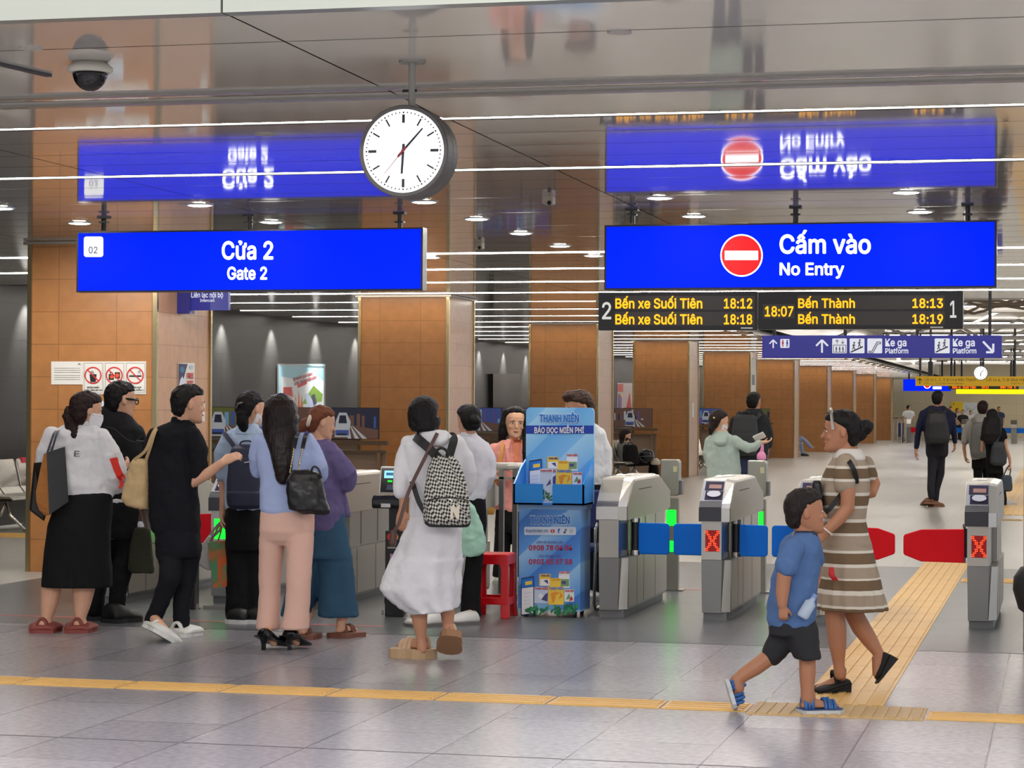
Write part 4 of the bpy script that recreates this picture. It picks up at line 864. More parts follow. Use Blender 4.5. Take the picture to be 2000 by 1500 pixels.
# ================================================================ STAIRWELL SCREENS WITH PRINTED PHOTOGRAPHS
SCRM = [mat('photo_blue', (70, 96, 176), .4), mat('photo_pale', (196, 206, 220), .4), mat('photo_dark', (40, 44, 70), .4), mat('photo_violet', (110, 84, 160), .4), mat('photo_brown', (112, 84, 76), .4), mat('photo_olive', (104, 112, 60), .4), mat('photo_sky', (120, 170, 220), .4)]
def photo(M, plane, x0, x1, z0, z1, seed):
    rnd = random.Random(seed); P = lambda a, b: plane(x0 + (x1 - x0) * a, z0 + (z1 - z0) * b)
    def pg(i, pts, e): M.slot(i); q = [P(*p) - Vector((0, e, 0)) for p in pts]; M.add(q, [tuple(range(len(q)))])
    pg([0, 2, 4, 5, 3][seed % 5], [(0, 0), (1, 0), (1, 1), (0, 1)], .004)
    for k in range(11):
        a = k / 11 + rnd.uniform(-.02, .02); w = rnd.uniform(.03, .08); h = rnd.uniform(.35, .95)
        pg(rnd.choice([1, 3, 6, 4, 2, 0]), [(max(0, a), .35), (min(1, a + w), .35), (min(1, a + w), h), (max(0, a), h)], .0045 + .0002 * k)
    pg(4 if seed % 2 else 3, [(.0, 0), (1, 0), (1, .3), (.6, .42), (0, .35)], .008)
    for k in range(3): pg(1, [(.5 + .12 * k, 0), (.56 + .13 * k, 0), (.52 + .03 * k, .42), (.51 + .03 * k, .42)], .0085)
    c = .42 if seed % 2 else .55
    pg(1, [(c - .13, .05), (c + .1, .05), (c + .13, .55), (c + .06, .85), (c - .06, .85), (c - .12, .55)], .009); pg(2, [(c - .07, .5), (c + .07, .5), (c + .05, .76), (c - .05, .76)], .0095); pg(0, [(c - .12, .1), (c + .1, .1), (c + .1, .28), (c - .12, .28)], .0095); pg(2, [(c - .1, .1), (c + .07, .1), (c + .06, .17), (c - .09, .17)], .01)
for i in range(5):
    Y = 28.3 + CSP * i; x1 = -8.60; x0 = -12.6
    e = thing('stair_screen', (x1, Y, 0), 'stairwell balustrade with printed train photographs and steel rails, %s' % ['behind the queue', 'between second and third pillars', 'between third and fourth pillars', 'between fourth and fifth pillars', 'between fifth and sixth pillars'][i], 'balustrade', 'stairwell balustrades between the pillars')
    for j in range(3):
        a1 = x1 - j * .86; a0 = a1 - .845
        m = MB(); m.box(a0, a1, Y, Y + .03, 1.105, 1.515); p_ = m.build('photo_panel', mat('panel_edge', (30, 30, 34), .4), e)
        m = MB(); photo(m, lambda x, z: Vector((x, Y, z)), a0 + .008, a1 - .008, 1.112, 1.508, i * 3 + j + 1); m.build('printed_photograph', SCRM, p_)
    RB = mat('rail_bronze', (118, 98, 80), .3, .8)
    m = MB(); m.box(x0, x1 + .12, Y - .04, Y + .06, 1.03, 1.085); m.build('handrail', RB, e); m = MB(); m.box(x0, x1 + .10, Y - .02, Y + .03, .93, .965); m.build('middle_rail', RB, e)
    for k in range(5):
        m = MB(); m.box(x1 - .02 - k * .55, x1 + .02 - k * .55, Y - .015, Y + .025, 0, 1.04); m.build('post', mat('post_bronze', (150, 120, 92), .3, .7), e)
    m = MB(); m.box(x0, x1 + .08, Y + .06, Y + .075, .06, .93); m.build('lower_panel', mat('panel_brown', (136, 114, 98), .3, .2), e)
# ================================================================ BENCHES
BEN = mat('bench_steel', (188, 186, 180), .26, .95)
def bench(x, y, n, ang, label, group, sticker=None):
    """row of perforated steel seats facing local +x"""
    e = thing('steel_bench', (x, y, 0), label, 'bench', group); ca, sa = math.cos(ang), math.sin(ang)
    def W(a, b, z): return (x + a * ca - b * sa, y + a * sa + b * ca, z)
    for k in range(n):
        b0, b1 = k * .56, k * .56 + .52; prof = [(-.30, .84), (-.275, .86), (-.20, .52), (-.14, .44), (.20, .43), (.25, .40), (.235, .385), (.19, .41), (-.16, .42), (-.225, .50)]
        m = MB(); R = []
        for t, ins in ((0, .03), (.06, 0), (.94, 0), (1, .03)):
            R.append([W(a, b0 + (b1 - b0) * t, z - (ins if z > .8 else 0)) for a, z in prof])
        m.rings(R); m.build('seat', BEN, e, bevel=.006)
    if sticker:
        m = MB(); m.rings([[W(a, b, z) for a, z in ((-.312, .80), (-.312, .868), (-.26, .868), (-.26, .80))] for b in sticker]); m.build('red_sticker', mat('sticker_red', (214, 60, 80), .5), e)
    m = MB(); m.tube([W(0, 0, .37), W(0, n * .56 - .04, .37)], .03, 8); m.build('beam', mat('bench_beam', (50, 50, 52), .4, .6), e)
    for b in (.28, n * .56 - .32):
        for sgn in (-1, 1):
            m = MB(); m.tube([W(0, b, .38), W(.06 * sgn, b, .2), W(.26 * sgn, b, .03)], [.025, .022, .018], 8); m.limb([W(.25 * sgn, b, .02), W(.29 * sgn, b, .02)], .02, 8); m.build('leg', CHROME, e, smooth=True)
    return e
b1_ = bench(-12.35, 24.96, 3, 0, 'row of steel seats by the dark wall left of the nearest pillar', None, (1.26, 1.42))
b2_ = bench(-8.70, 44.9, 4, 0, 'row of steel seats with a masked woman sitting behind the gates', None)
q = onz(1374, 925); b3_ = bench(q.x - .1, q.y, 3, 0, 'row of empty steel seats behind the person in the pale green hoodie', None)
# ================================================================ FAR CONCOURSE
YX = 70.; XP = Yp(YX); SY = mat('sign_yellow', (206, 160, 10), .4, emit=.45); SYL = mat('sign_yellow_lit', (255, 226, 0), .5, emit=1.1)
a = XP(1788, 753.5); b = XP(2035, 735.5); e = thing('exit_sign', (a.x, YX, a.z), 'long yellow hanging exit sign over the far concourse', 'sign')
m = MB(); m.box(a.x, b.x, YX, YX + .15, a.z, b.z); m.build('panel', SY, e)
m = MB(); arrow(m, XP, 1792, 739, 1801, 750, 1.6); m.build('arrow', INKK, e)
m = MB(); text(m, 'Lối ra 1, 2, 3 đi Chợ Bến Thành', XP, 1805.6, 1906, 739, 744.3, .008); text(m, 'Exit 1, 2, 3 for Ben Thanh Market', XP, 1805.6, 1882, 747.3, 750.3, .004); text(m, 'Lối ra 4, 5 đi Nhà Hát', XP, 1927, 2003, 739, 744.3, .008); text(m, 'Exit 4, 5', XP, 1976, 1999, 747.3, 750.3, .004); m.build('lettering', mat('sign_brown', (84, 66, 12), .5), e)
for u in (1797, 1858, 1920, 1982):
    q = XP(u, 735); m = MB(); m.cyl((q.x, YX + .07, b.z - .02), (q.x, YX + .07, 4.1), .035, n=8); m.build('hanger', POLE, e)
cp = onY(1915.4, 728.6, 68.); e = thing('station_clock', (cp.x, 68, cp.z), 'small distant white clock hanging before the yellow exit sign', 'clock')
m = MB(); m.rings([[(cp.x + .21 * math.cos(t * math.pi / 16), y, cp.z + .21 * math.sin(t * math.pi / 16)) for t in range(32)] for y in (68., 68.15)]); m.build('housing', mat('clock_grey', (92, 90, 88), .5, .2), e)
m = MB(); m.rings([[(cp.x + .19 * math.cos(t * math.pi / 16), y, cp.z + .19 * math.sin(t * math.pi / 16)) for t in range(32)] for y in (67.985, 68.)]); m.build('dial', mat('clock_dial', (255, 255, 255), .4), e)
m = MB()
for k in range(12): m.box(cp.x + .16 * math.cos(k * math.pi / 6) - .012, cp.x + .16 * math.cos(k * math.pi / 6) + .012, 67.975, 67.985, cp.z + .16 * math.sin(k * math.pi / 6) - .012, cp.z + .16 * math.sin(k * math.pi / 6) + .012)
m.tube([(cp.x, 67.97, cp.z), (cp.x + .09, 67.97, cp.z + .09)], .01, 5); m.tube([(cp.x, 67.97, cp.z), (cp.x, 67.97, cp.z - .10)], .013, 5); m.build('hands_and_marks', INK, e)
m = MB(); m.cyl((cp.x, 68.08, cp.z + .2), (cp.x, 68.08, 4.1), .03, n=8); m.build('hanger', POLE, e)
YF = 98.; FPn = Yp(YF)
a = FPn(1764, 763.5); b = FPn(1857, 741); e = thing('no_entry_sign', (a.x, YF, a.z), 'distant blue lit no entry sign over the far gates', 'sign')
m = MB(); m.box(a.x, b.x, YF, YF + .2, a.z, b.z); m.build('housing', BLUE, e); m = MB(); m.slot(0); disc(m, FPn, 1811, 752, 7, 7, .02); m.slot(1); disc(m, FPn, 1811, 752, 5.8, 5.8, .04); m.slot(0); rect(m, FPn, 1806, 750.8, 1816, 753, .06); rect(m, FPn, 1822, 755, 1839, 760, .02); m.build('no_entry_disc', [TXT, REDL], e)
for u in (1775, 1840): q = FPn(u, 742); m = MB(); m.cyl((q.x, YF + .1, b.z - .02), (q.x, YF + .1, 4.1), .04, n=8); m.build('hanger', POLE, e)
a = FPn(1853, 760.5); b = FPn(1990, 752.5); e = thing('departure_board', (a.x, YF - .4, a.z), 'distant black departure board with orange lettering behind the yellow exit sign', 'departure board')
m = MB(); m.box(a.x, b.x, YF - .4, YF - .2, a.z, b.z); m.build('housing', mat('board_black', (20, 18, 20), .3), e)
for u in (1865, 1975): q = FPn(u, 753); m = MB(); m.cyl((q.x, YF - .3, b.z - .02), (q.x, YF - .3, 4.1), .04, n=8); m.build('hanger', POLE, e)
m = MB(); FQ = Yp(YF - .4); text(m, 'Bến xe Suối Tiên', FQ, 1860, 1906, 754, 758.5, .02, .02); text(m, '18:12', FQ, 1917, 1931, 754, 758.5, .02, .02); text(m, 'Bến Thành', FQ, 1954, 1984, 754, 758.5, .02, .02); m.build('lettering', mat('led_orange', (255, 110, 10), .5, emit=1.2), e)
a = FPn(1869.5, 769.5); b = FPn(2030, 761); e = thing('lit_fascia', (a.x, YF - 1, a.z), 'glowing yellow lit fascia bar above the far gates', 'lit fascia')
m = MB(); m.box(a.x, b.x, YF - 1, YF - .8, a.z, b.z); m.build('bar', SYL, e)
for u in (1880, 1980): q = FPn(u, 762); m = MB(); m.cyl((q.x, YF - .9, b.z - .02), (q.x, YF - .9, 4.1), .04, n=8); m.build('hanger', POLE, e)
# loudspeaker unit hanging before the exit sign
q0, q1 = onY(1812.5, 734, 60.), onY(1822, 706, 60.); e = thing('hanging_speaker', (q0.x, 60, q0.z), 'tall black speaker hanging from rods beyond the platform sign', 'speaker')
m = MB(); m.box(q0.x, q1.x, 60, 60.15, q0.z, q1.z); m.build('cabinet', BLACK, e)
m = MB(); m.box(q1.x - .06, q1.x - .03, 60.05, 60.08, q1.z - .01, 4.1).box(q0.x + .03, q0.x + .06, 60.05, 60.08, q1.z - .01, 4.1); m.build('rod', POLE, e)
# far wall boards and gates
W5 = Yp(125.)
def wallboard(u0, v0, u1, v1, m_, label):
    e = sheet('map_board', W5, u0, v0, u1, v1, label, 'map board', m_, th=.06); return e
e = wallboard(1858, 785, 1881, 803, mat('board_yellow', (232, 190, 10), .4, emit=.2), 'yellow notice board on the far end wall'); m = MB(); rect(m, W5, 1861, 788, 1864, 790, .08); m.build('print', INKK, e)
e = wallboard(1881, 786, 1909, 812, mat('board_map', (206, 210, 212), .4), 'white map board on the far end wall'); m = MB(); stroke(m, W5, [(1883, 806), (1892, 797), (1900, 801), (1907, 794)], 1, .08); stroke(m, W5, [(1885, 792), (1895, 806), (1906, 806)], .8, .08); m.build('map_lines', INKG, e)
YR = 104.
def far_gate(u, label, flap, led=False):
    q = onz(u, 861 + (u - 1780) * .012); q = onY(u, 861, YR); e = thing('ticket_gate', (q.x, YR, 0), label, 'ticket gate')
    m = MB(); m.box(q.x - .12, q.x + .12, YR, YR + 1.8, 0, .7); m.build('lower_body', STEELD, e); m = MB(); m.prism([(YR - .1, .7), (YR - .1, .85), (YR + .2, 1.05), (YR + 1.5, 1.05), (YR + 1.9, .8), (YR + 1.9, .7)], 'x', q.x - .14, q.x + .14); m.build('head', STEEL, e)
    for s, c in flap:
        m = MB(); m.box(min(q.x, q.x + s * .5) + (.1 if s > 0 else 0), max(q.x, q.x + s * .5) - (.1 if s < 0 else 0), YR + .4, YR + .43, .46, .69); m.build('flap', c, e)
    if led: m = MB(); m.box(q.x - .06, q.x + .05, YR - .02, YR, .5, .66); m.build('led_cross', mat('led_far', (255, 40, 40), .5, emit=1.2), e)
    return e
far_gate(1773, 'distant steel ticket gate with a red flap beside the white shirted man', [(1, FLAPR)])
far_gate(1884, 'distant steel ticket gate with a blue flap and a red light', [(-1, FLAPB)], True)
far_gate(1907, 'distant steel ticket gate behind the man with the gray backpack', [(1, FLAPB)])
far_gate(1980, 'distant ticket gate at the far right with blue flap', [(-1, FLAPB), (1, FLAPB)])
e = thing('railing', onY(1745, 861, 103.), 'distant steel railing beside the last pillar', 'railing'); a, b = onY(1745, 815, 103.), onY(1769, 858, 103.)
m = MB(); m.box(a.x, b.x, 103, 103.05, a.z - .06, a.z); m.build('top_rail', CHROME, e)
for t in (0, .33, .66, 1): xx = a.x + (b.x - a.x) * t; m = MB(); m.box(xx - .03, xx + .03, 103, 103.05, 0, a.z); m.build('post', STEEL, e)
e = thing('staff_chair', onY(1757, 858, 103.6), 'distant navy backed chair behind the far railing', 'chair'); a, b = onY(1752, 845, 103.6), onY(1765, 826, 103.6)
m = MB(); m.box(a.x, b.x, 103.6, 103.7, a.z - .1, b.z); m.build('backrest', mat('seat_navy', (44, 48, 96), .6), e, bevel=.03); m = MB(); m.box(a.x, b.x, 103.2, 103.6, a.z - .18, a.z - .08); m.build('seat', mat('seat_navy', (44, 48, 96), .6), e)
for x in (a.x + .03, b.x - .03):
    for y in (103.25, 103.6): m = MB(); m.box(x - .02, x + .02, y - .02, y + .02, 0, a.z - .16); m.build('leg', BLACK, e)
# black bag hanging on the column at the right edge
q = onY(1994, 1155, 14.35); e = thing('hanging_bag', (q.x, 14.5, .3), 'black bag at the right edge of the photo against the steel column', 'bag')
m = MB(); m.rings([[(q.x + .10 + w * math.cos(t * math.pi / 10), 14.62 + .09 * math.sin(t * math.pi / 10), z) for t in range(20)] for z, w in ((.27, .08), (.30, .12), (.42, .155), (.5, .15), (.56, .11), (.58, .06))]); m.build('body', mat('bag_black', (20, 20, 22), .55, bump=.2, bscale=30), e, smooth=True)
m = MB(); m.tube([(q.x + .06, 14.62, .56), (q.x + .10, 14.66, .68), (q.x + .14, 14.62, .56)], .012, 8); m.build('strap', BLACK, e, smooth=True)
m = MB(); m.tube([(q.x + .10, 14.66, .66), (q.x + .16, 14.72, .68)], .008, 6); m.build('hook', CHROME, e)
# ================================================================ PEOPLE: building kit
RV = Vector((_cy, _sy, 0)); FV = Vector((-_sy, _cy, 0)); ZV = Vector((0, 0, 1))
def fabric(name, rgb, rough=.85, bump=.95, scale=11, stretch=(1, 1, .5), var=.05):
    m = mat(name, rgb, rough, bump=bump, bscale=scale, stretch=stretch, var=var, vscale=5, spec=.25); return m
def skin(name, rgb): return mat(name, rgb, .5, bump=.02, bscale=60, var=.04, vscale=9, spec=.4)
def hairm(name, rgb, rough=.5):
    if name in MATS: return MATS[name]
    return mat(name, rgb, rough, bump=.6, bscale=9, stretch=(9, 9, .8), var=.25, vscale=9, spec=.22)
SKIN = skin('skin_light', (222, 172, 142)); SKIN2 = skin('skin_tan', (196, 142, 112)); SKIN3 = skin('skin_brown', (176, 122, 92))
HAIRK = hairm('hair_black', (22, 19, 20)); HAIRD = hairm('hair_dark_brown', (40, 26, 24)); HAIRR = hairm('hair_auburn', (112, 64, 42))
HEADR = [(-.50, .07, .34, .16), (-.47, .15, .39, .05), (-.40, .215, .41, -.08), (-.30, .25, .40, -.20), (-.17, .285, .395, -.31), (-.03, .31, .385, -.39), (.10, .325, .395, -.43), (.22, .325, .385, -.435), (.33, .295, .33, -.40), (.42, .23, .24, -.32), (.475, .14, .13, -.20), (.50, .04, .02, -.08)]
HAIRR_ = [(-.36, .17, -.17, -.34), (-.25, .27, -.12, -.43), (-.05, .335, -.05, -.47), (.08, .355, .03, -.49), (.20, .36, .22, -.49), (.30, .345, .36, -.47), (.40, .29, .36, -.41), (.49, .20, .26, -.30), (.54, .11, .13, -.19), (.555, .03, .02, -.08)]
HAIRW = [(-.44, .25, -.10, -.38), (-.30, .33, -.04, -.46), (-.10, .365, .02, -.50), (.06, .375, .08, -.51), (.20, .375, .26, -.51), (.31, .355, .38, -.49), (.41, .30, .375, -.43), (.50, .21, .27, -.31), (.55, .12, .14, -.2), (.565, .03, .02, -.08)]
class Person:
    def __init__(s, u, v, label, name='person', D=None, group=None, skin_=None, cat='person', voxel=.0065):
        base = onz(u, v) if D is None else ond(u, v, D); s.D = (base - ORI).dot(CF); s.base = Vector((base.x, base.y, 0)); s.px = s.D / FPX
        s.B = MB(); s.label = label; s.name = name; s.group = group; s.skin = skin_ or SKIN; s.cat = cat; s.kids = []; s.voxel = voxel
    def pt(s, u, v, dd=0.): return ond(u, v, s.D + dd)
    def loft(s, M, rows, e=2.4, n=28, shrink=1., inner=True):
        R = []
        for row in rows:
            v, uL, uR, hd = row[:4]; dd = row[4] if len(row) > 4 else 0.
            c = s.pt((uL + uR) / 2, v, dd); rx = (uR - uL) / 2 * s.px * shrink; ry = hd * shrink; q = []
            for k in range(n):
                a = 2 * math.pi * k / n; ca, sa = math.cos(a), math.sin(a)
                q.append(c + RV * (rx * math.copysign(abs(ca) ** (2 / e), ca)) + FV * (ry * math.copysign(abs(sa) ** (2 / e), sa)))
            R.append(q)
        M.rings(R)
        if M is not s.B and shrink == 1. and inner: s.loft(s.B, rows, e, n, .8)
        return M
    def limb(s, M, pts, k=1., n=12, inner=True):
        M.limb([s.pt(*p[:3]) for p in pts], [p[3] * s.px * k for p in pts], n)
        if M is not s.B and inner: s.limb(s.B, pts, .66)
        return M
    def loft0(s, M, rows, e=2.4, n=28): return s.loft(M, rows, e, n, 1., False)
    def limb0(s, M, pts): return s.limb(M, pts, 1., 12, False)
    # ---- head
    def head(s, u, v, hpx, yaw, pitch=0, roll=0, dd=0., face=True, brow=None, lip=(150, 84, 80), ears=True, nose=1.):
        s.hc = s.pt(u, v, dd); s.hs = hpx * s.px; y = math.radians(yaw)
        f = FV * math.cos(y) + RV * math.sin(y); r = f.cross(ZV)          # r: the person's right
        p = math.radians(pitch); f2 = f * math.cos(p) + ZV * math.sin(p); up = r.cross(f2)
        ro = math.radians(roll); r2 = r * math.cos(ro) + up * math.sin(ro); up2 = up * math.cos(ro) - r * math.sin(ro)
        s.hx, s.hy, s.hz = r2, f2, up2
        M = s.B; R = []
        for z, w, yf, yb in HEADR: R.append(s._hring(z, w, yf, yb))
        M.rings(R)
        H = s.H
        M.limb([H(0, .37, .05), H(0, .44, -.07 * nose), H(0, .465, -.115)], [.03 * s.hs, .042 * s.hs, .05 * s.hs], 8)
        M.ball(H(0, .385, -.262), .075 * s.hs, .045 * s.hs, .04 * s.hs, R=s.HR()); M.ball(H(0, .37, -.42), .09 * s.hs, .06 * s.hs, .07 * s.hs, R=s.HR())
        for a in (-1, 1):
            M.ball(H(a * .12, .345, .085), .10 * s.hs, .05 * s.hs, .035 * s.hs, R=s.HR()); M.ball(H(a * .16, .30, -.12), .09 * s.hs, .08 * s.hs, .09 * s.hs, R=s.HR())
            if ears: M.ball(H(a * .335, -.05, -.03), .035 * s.hs, .075 * s.hs, .12 * s.hs, R=s.HR())
        if face:
            for a in (-1, 1):
                m = MB(); m.ball(H(a * .135, .352, .015), .052 * s.hs, .034 * s.hs, .021 * s.hs, R=s.HR()); s.kids.append(('eye', m, mat('eye_white', (226, 222, 214), .3), {'smooth': True}))
                m = MB(); m.ball(H(a * .135, .378, .015), .025 * s.hs, .013 * s.hs, .022 * s.hs, R=s.HR()); s.kids.append(('iris', m, mat('eye_dark', (30, 22, 20), .2), {'smooth': True}))
                m = MB(); m.tube([H(a * .06, .40, .085), H(a * .13, .405, .105), H(a * .215, .36, .085)], [.012 * s.hs, .014 * s.hs, .007 * s.hs], 6); s.kids.append(('eyebrow', m, mat('brow_dark', (40, 28, 26), .6), {'smooth': True}))
            m = MB(); m.tube([H(-.085, .39, -.265), H(-.03, .428, -.258), H(0, .432, -.26), H(.03, .428, -.258), H(.085, .39, -.265)], [.006 * s.hs, .022 * s.hs, .024 * s.hs, .022 * s.hs, .006 * s.hs], 8); s.kids.append(('lips', m, mat('lip_%d' % lip[0], lip, .4), {'smooth': True}))
    def HR(s):
        m = Matrix.Identity(3)
        for i in range(3): m[i][0], m[i][1], m[i][2] = s.hx[i], s.hy[i], s.hz[i]
        return m
    def H(s, x, y, z): return s.hc + (s.hx * x + s.hy * y + s.hz * z) * s.hs
    def _hring(s, z, w, yf, yb, n=26, e=2.25):
        q = []; cy, ry = (yf + yb) / 2, (yf - yb) / 2
        for k in range(n):
            a = 2 * math.pi * k / n; ca, sa = math.cos(a), math.sin(a)
            q.append(s.H(w * math.copysign(abs(ca) ** (2 / e), ca), cy + ry * math.copysign(abs(sa) ** (2 / e), sa), z))
        return q
    def cap(s, M, table=None, grow=1.):
        M.rings([s._hring(z, w * grow, yf, yb * grow) for z, w, yf, yb in (table or HAIRR_)]); return M
    def hair(s, M, m, vox=.006, sm=1, noise=(.018, .04, 0), name='hair'): s.kids.append((name, M, m, dict(remesh=vox, sm=sm, noise=noise)))
    def wear(s, name, M, m, vox=.009, sm=5, noise=(.016, .13, 0)): s.kids.append((name, M, m, dict(remesh=vox, sm=sm, noise=noise))); return len(s.kids) - 1
    def add(s, name, M, m, **k): s.kids.append((name, M, m, k)); return len(s.kids) - 1
    def neck(s, u, v, r, dd=0.): s.B.limb([s.H(0, -.10, -.25), s.pt(u, v, dd)], [r * s.px, r * 1.12 * s.px])
    # ---- hand: palm, four fingers of their own lengths, thumb off the side of the palm
    def hand(s, w, d, nrm, L=.17, curl=.35, thumb=1, tcurl=.4):
        hand_into(s.B, w, d, nrm, L, curl, thumb, tcurl)
    def foot(s, heel, toe, up=None, k=1., ankle=.035):
        """bare foot"""
        h, t = Vector(heel), Vector(toe); d = (t - h).normalized(); L = (t - h).length; u = up or ZV; u = (u - d * u.dot(d)).normalized(); w = d.cross(u)
        R = []
        for q, hw, ht in ((.0, .18, .16), (.1, .26, .36), (.25, .27, .42), (.45, .30, .30), (.65, .36, .22), (.82, .36, .16), (.95, .28, .10), (1.0, .14, .06)):
            R.append(section(h + d * L * q, w, u, hw * L * .42, 0.006, ht * L * .62 * k))
        s.B.rings(R)
    def done(s):
        o = s.B.build(s.name, s.skin, None, remesh=s.voxel, sm=2, org=s.base); tag(o, s.label, s.cat, s.group)
        s.o = o; s.parts = []
        for name, M, m, kw in s.kids:
            kw = dict(kw); par = kw.pop('on', None)
            par = o if par is None else s.parts[par]
            lab = kw.pop('label', None); wrap = kw.pop('wrap', None)
            c = M.build(name, m, par, **kw)
            if lab: c['label'] = lab
            if wrap is not None:
                sw = c.modifiers.new('lie_on', 'SHRINKWRAP'); sw.target = s.parts[wrap]; sw.wrap_method = 'PROJECT'; sw.use_project_x = False; sw.use_project_y = True; sw.use_negative_direction = True; sw.use_positive_direction = True; sw.offset = .008; sw.wrap_mode = 'ABOVE_SURFACE'; sw.project_limit = .2
            s.parts.append(c)
        return o
def section(c, w, u, hw, z0, h, n=14):
    q = [c + w * hw * .9 + u * z0]
    for k in range(n + 1):
        a = math.pi * k / n; q.append(c + w * hw * math.copysign(abs(math.cos(a)) ** .8, math.cos(a)) + u * (z0 + .004 + (h) * abs(math.sin(a)) ** .85))
    q.append(c - w * hw * .9 + u * z0); return q
def hand_into(M, w, d, nrm, L=.17, curl=.35, thumb=1, tcurl=.4):
    w = Vector(w); d = Vector(d).normalized(); nrm = Vector(nrm); nrm = (nrm - d * nrm.dot(d)).normalized(); s_ = d.cross(nrm)
    R = []
    for t, hw, th in ((-.06, .15, .12), (.05, .16, .12), (.2, .205, .115), (.38, .225, .10), (.5, .215, .085), (.54, .18, .06)):
        c = w + d * L * t
        R.append([c + s_ * hw * L * math.cos(a) + nrm * th * L * math.sin(a) for a in [2 * math.pi * k / 16 for k in range(16)]])
    M.rings(R)
    for off, ln, cc in ((-.165, .40, 1.05), (-.056, .46, 1.), (.056, .43, 1.05), (.165, .34, 1.15)):
        p = w + d * L * .47 + s_ * off * L * thumb; a = 0.; pts = [p]
        dirv = d
        for seg, f in enumerate((.45, .32, .23)):
            a += curl * (.55 + .45 * seg) * cc * 1.1
            dv = d * math.cos(a) + nrm * math.sin(a) + s_ * off * .5 * thumb * (1 - curl)
            p = p + dv.normalized() * ln * L * f; pts.append(p)
        M.limb(pts, [.052 * L, .049 * L, .045 * L, .038 * L], 8)
    t0 = w + d * L * .12 - s_ * .17 * L * thumb
    dv = (d * .75 - s_ * .62 * thumb + nrm * .25).normalized(); p1 = t0 + dv * .2 * L
    dv2 = (d * .9 - s_ * (.35 - tcurl * .5) * thumb + nrm * (.2 + tcurl)).normalized(); p2 = p1 + dv2 * .17 * L; p3 = p2 + (dv2 + nrm * tcurl * .4).normalized() * .12 * L
    M.limb([t0, p1, p2, p3], [.075 * L, .06 * L, .055 * L, .045 * L], 8)
def shoe(P, name, heel, toe, m, sole=None, style='sneaker', up=None, solem=None, h=.085, wid=.36, label=None, top=None, extra=None):
    """one shoe between heel and toe points; the shaped upper plus its sole (and straps)"""
    he, t = Vector(heel), Vector(toe); d = (t - he).normalized(); L = (t - he).length; u = Vector(up) if up else ZV.copy(); u = (u - d * u.dot(d)).normalized(); w = d.cross(u)
    sole = .02 if sole is None else sole
    prof = {'sneaker': ((0, .22, .72), (.06, .29, .95), (.25, .30, 1.), (.42, .31, .88), (.6, .36, .62), (.8, .37, .48), (.94, .28, .36), (1., .12, .2)),
            'clog': ((0, .26, .42), (.05, .33, .5), (.22, .35, .5), (.40, .38, .78), (.6, .43, .78), (.8, .44, .62), (.94, .34, .45), (1., .14, .25)),
            'boot': ((0, .24, 1.3), (.06, .30, 1.55), (.25, .32, 1.6), (.45, .33, 1.3), (.6, .37, .8), (.8, .38, .58), (.94, .30, .42), (1., .14, .25)),
            'pump': ((0, .18, .55), (.06, .23, .7), (.25, .24, .62), (.45, .25, .42), (.65, .31, .34), (.82, .30, .32), (.95, .18, .24), (1., .06, .12)),
            'flat': ((0, .22, .35), (.06, .28, .42), (.3, .28, .3), (.5, .30, .3), (.7, .35, .45), (.85, .35, .42), (.95, .26, .3), (1., .1, .2))}[style]
    M = MB(); k = .42 * L * wid / .36
    M.rings([section(he + d * L * q, w, u, hw * k / .36 * .9, sole * .9, hh * h) for q, hw, hh in prof])
    i = P.add(name, M, m, smooth=True, label=label)
    if sole > .003:
        S = MB(); out = ((-.02, .16), (.03, .30), (.2, .335), (.4, .33), (.6, .39), (.8, .40), (.94, .31), (1.02, .10)); R = []
        ptsL = [he + d * L * q + w * hw * k / .36 * .92 for q, hw in out]; ptsR = [he + d * L * q - w * hw * k / .36 * .92 for q, hw in out][::-1]
        loop = ptsL + ptsR
        S.rings([[p + u * z for p in loop] for z in (0, sole * .5, sole)]); P.add('sole', S, solem or m, on=i, smooth=False)
    return i, (he, d, w, u, L)
def strap_over(P, i, fr, t, hh, m, rad=.008, wmul=1., name='strap', wrist=None):
    he, d, w, u, L = fr; c = he + d * L * t; hw = .15 * L * wmul; M = MB()
    pts = [c + w * hw * math.cos(a) + u * (.012 + hh * math.sin(a)) for a in [math.pi * k / 10 for k in range(11)]]
    for o in (-.5, .5): M.tube([p + d * rad * o * 1.6 for p in pts], rad * .8, 6)
    P.add(name, M, m, on=i, smooth=True)
def strip(pts, nrm, wd, th=.004):
    """a flat strap following pts, wd wide"""
    M = MB(); R = []; pts = [Vector(p) for p in pts]
    for i, p in enumerate(pts):
        t = (pts[min(i + 1, len(pts) - 1)] - pts[max(i - 1, 0)]).normalized(); n = Vector(nrm) if not isinstance(nrm, list) else Vector(nrm[i]); n = (n - t * n.dot(t)).normalized(); a = t.cross(n)
        R.append([p + a * wd / 2 + n * th / 2, p - a * wd / 2 + n * th / 2, p - a * wd / 2 - n * th / 2, p + a * wd / 2 - n * th / 2])
    M.rings(R); return M
def lean(P, d=.03): P.D -= d; return P
def smoothpts(pts, k=4):
    """Catmull-Rom through points"""
    P = [Vector(p) for p in pts]; out = []
    for i in range(len(P) - 1):
        a, b, c, d = P[max(i - 1, 0)], P[i], P[i + 1], P[min(i + 2, len(P) - 1)]
        for j in range(k):
            t = j / k; out.append(.5 * ((2 * b) + (c - a) * t + (2 * a - 5 * b + 4 * c - d) * t * t + (3 * b - a - 3 * c + d) * t ** 3))
    out.append(P[-1]); return out
def glass_of(name, rgb, rough=.1, a=.35):
    if name in MATS: return MATS[name]
    m = mat(name, rgb, rough); b = m.node_tree.nodes['Principled BSDF']; b.inputs['Transmission Weight'].default_value = .35; b.inputs['IOR'].default_value = 1.3; return m

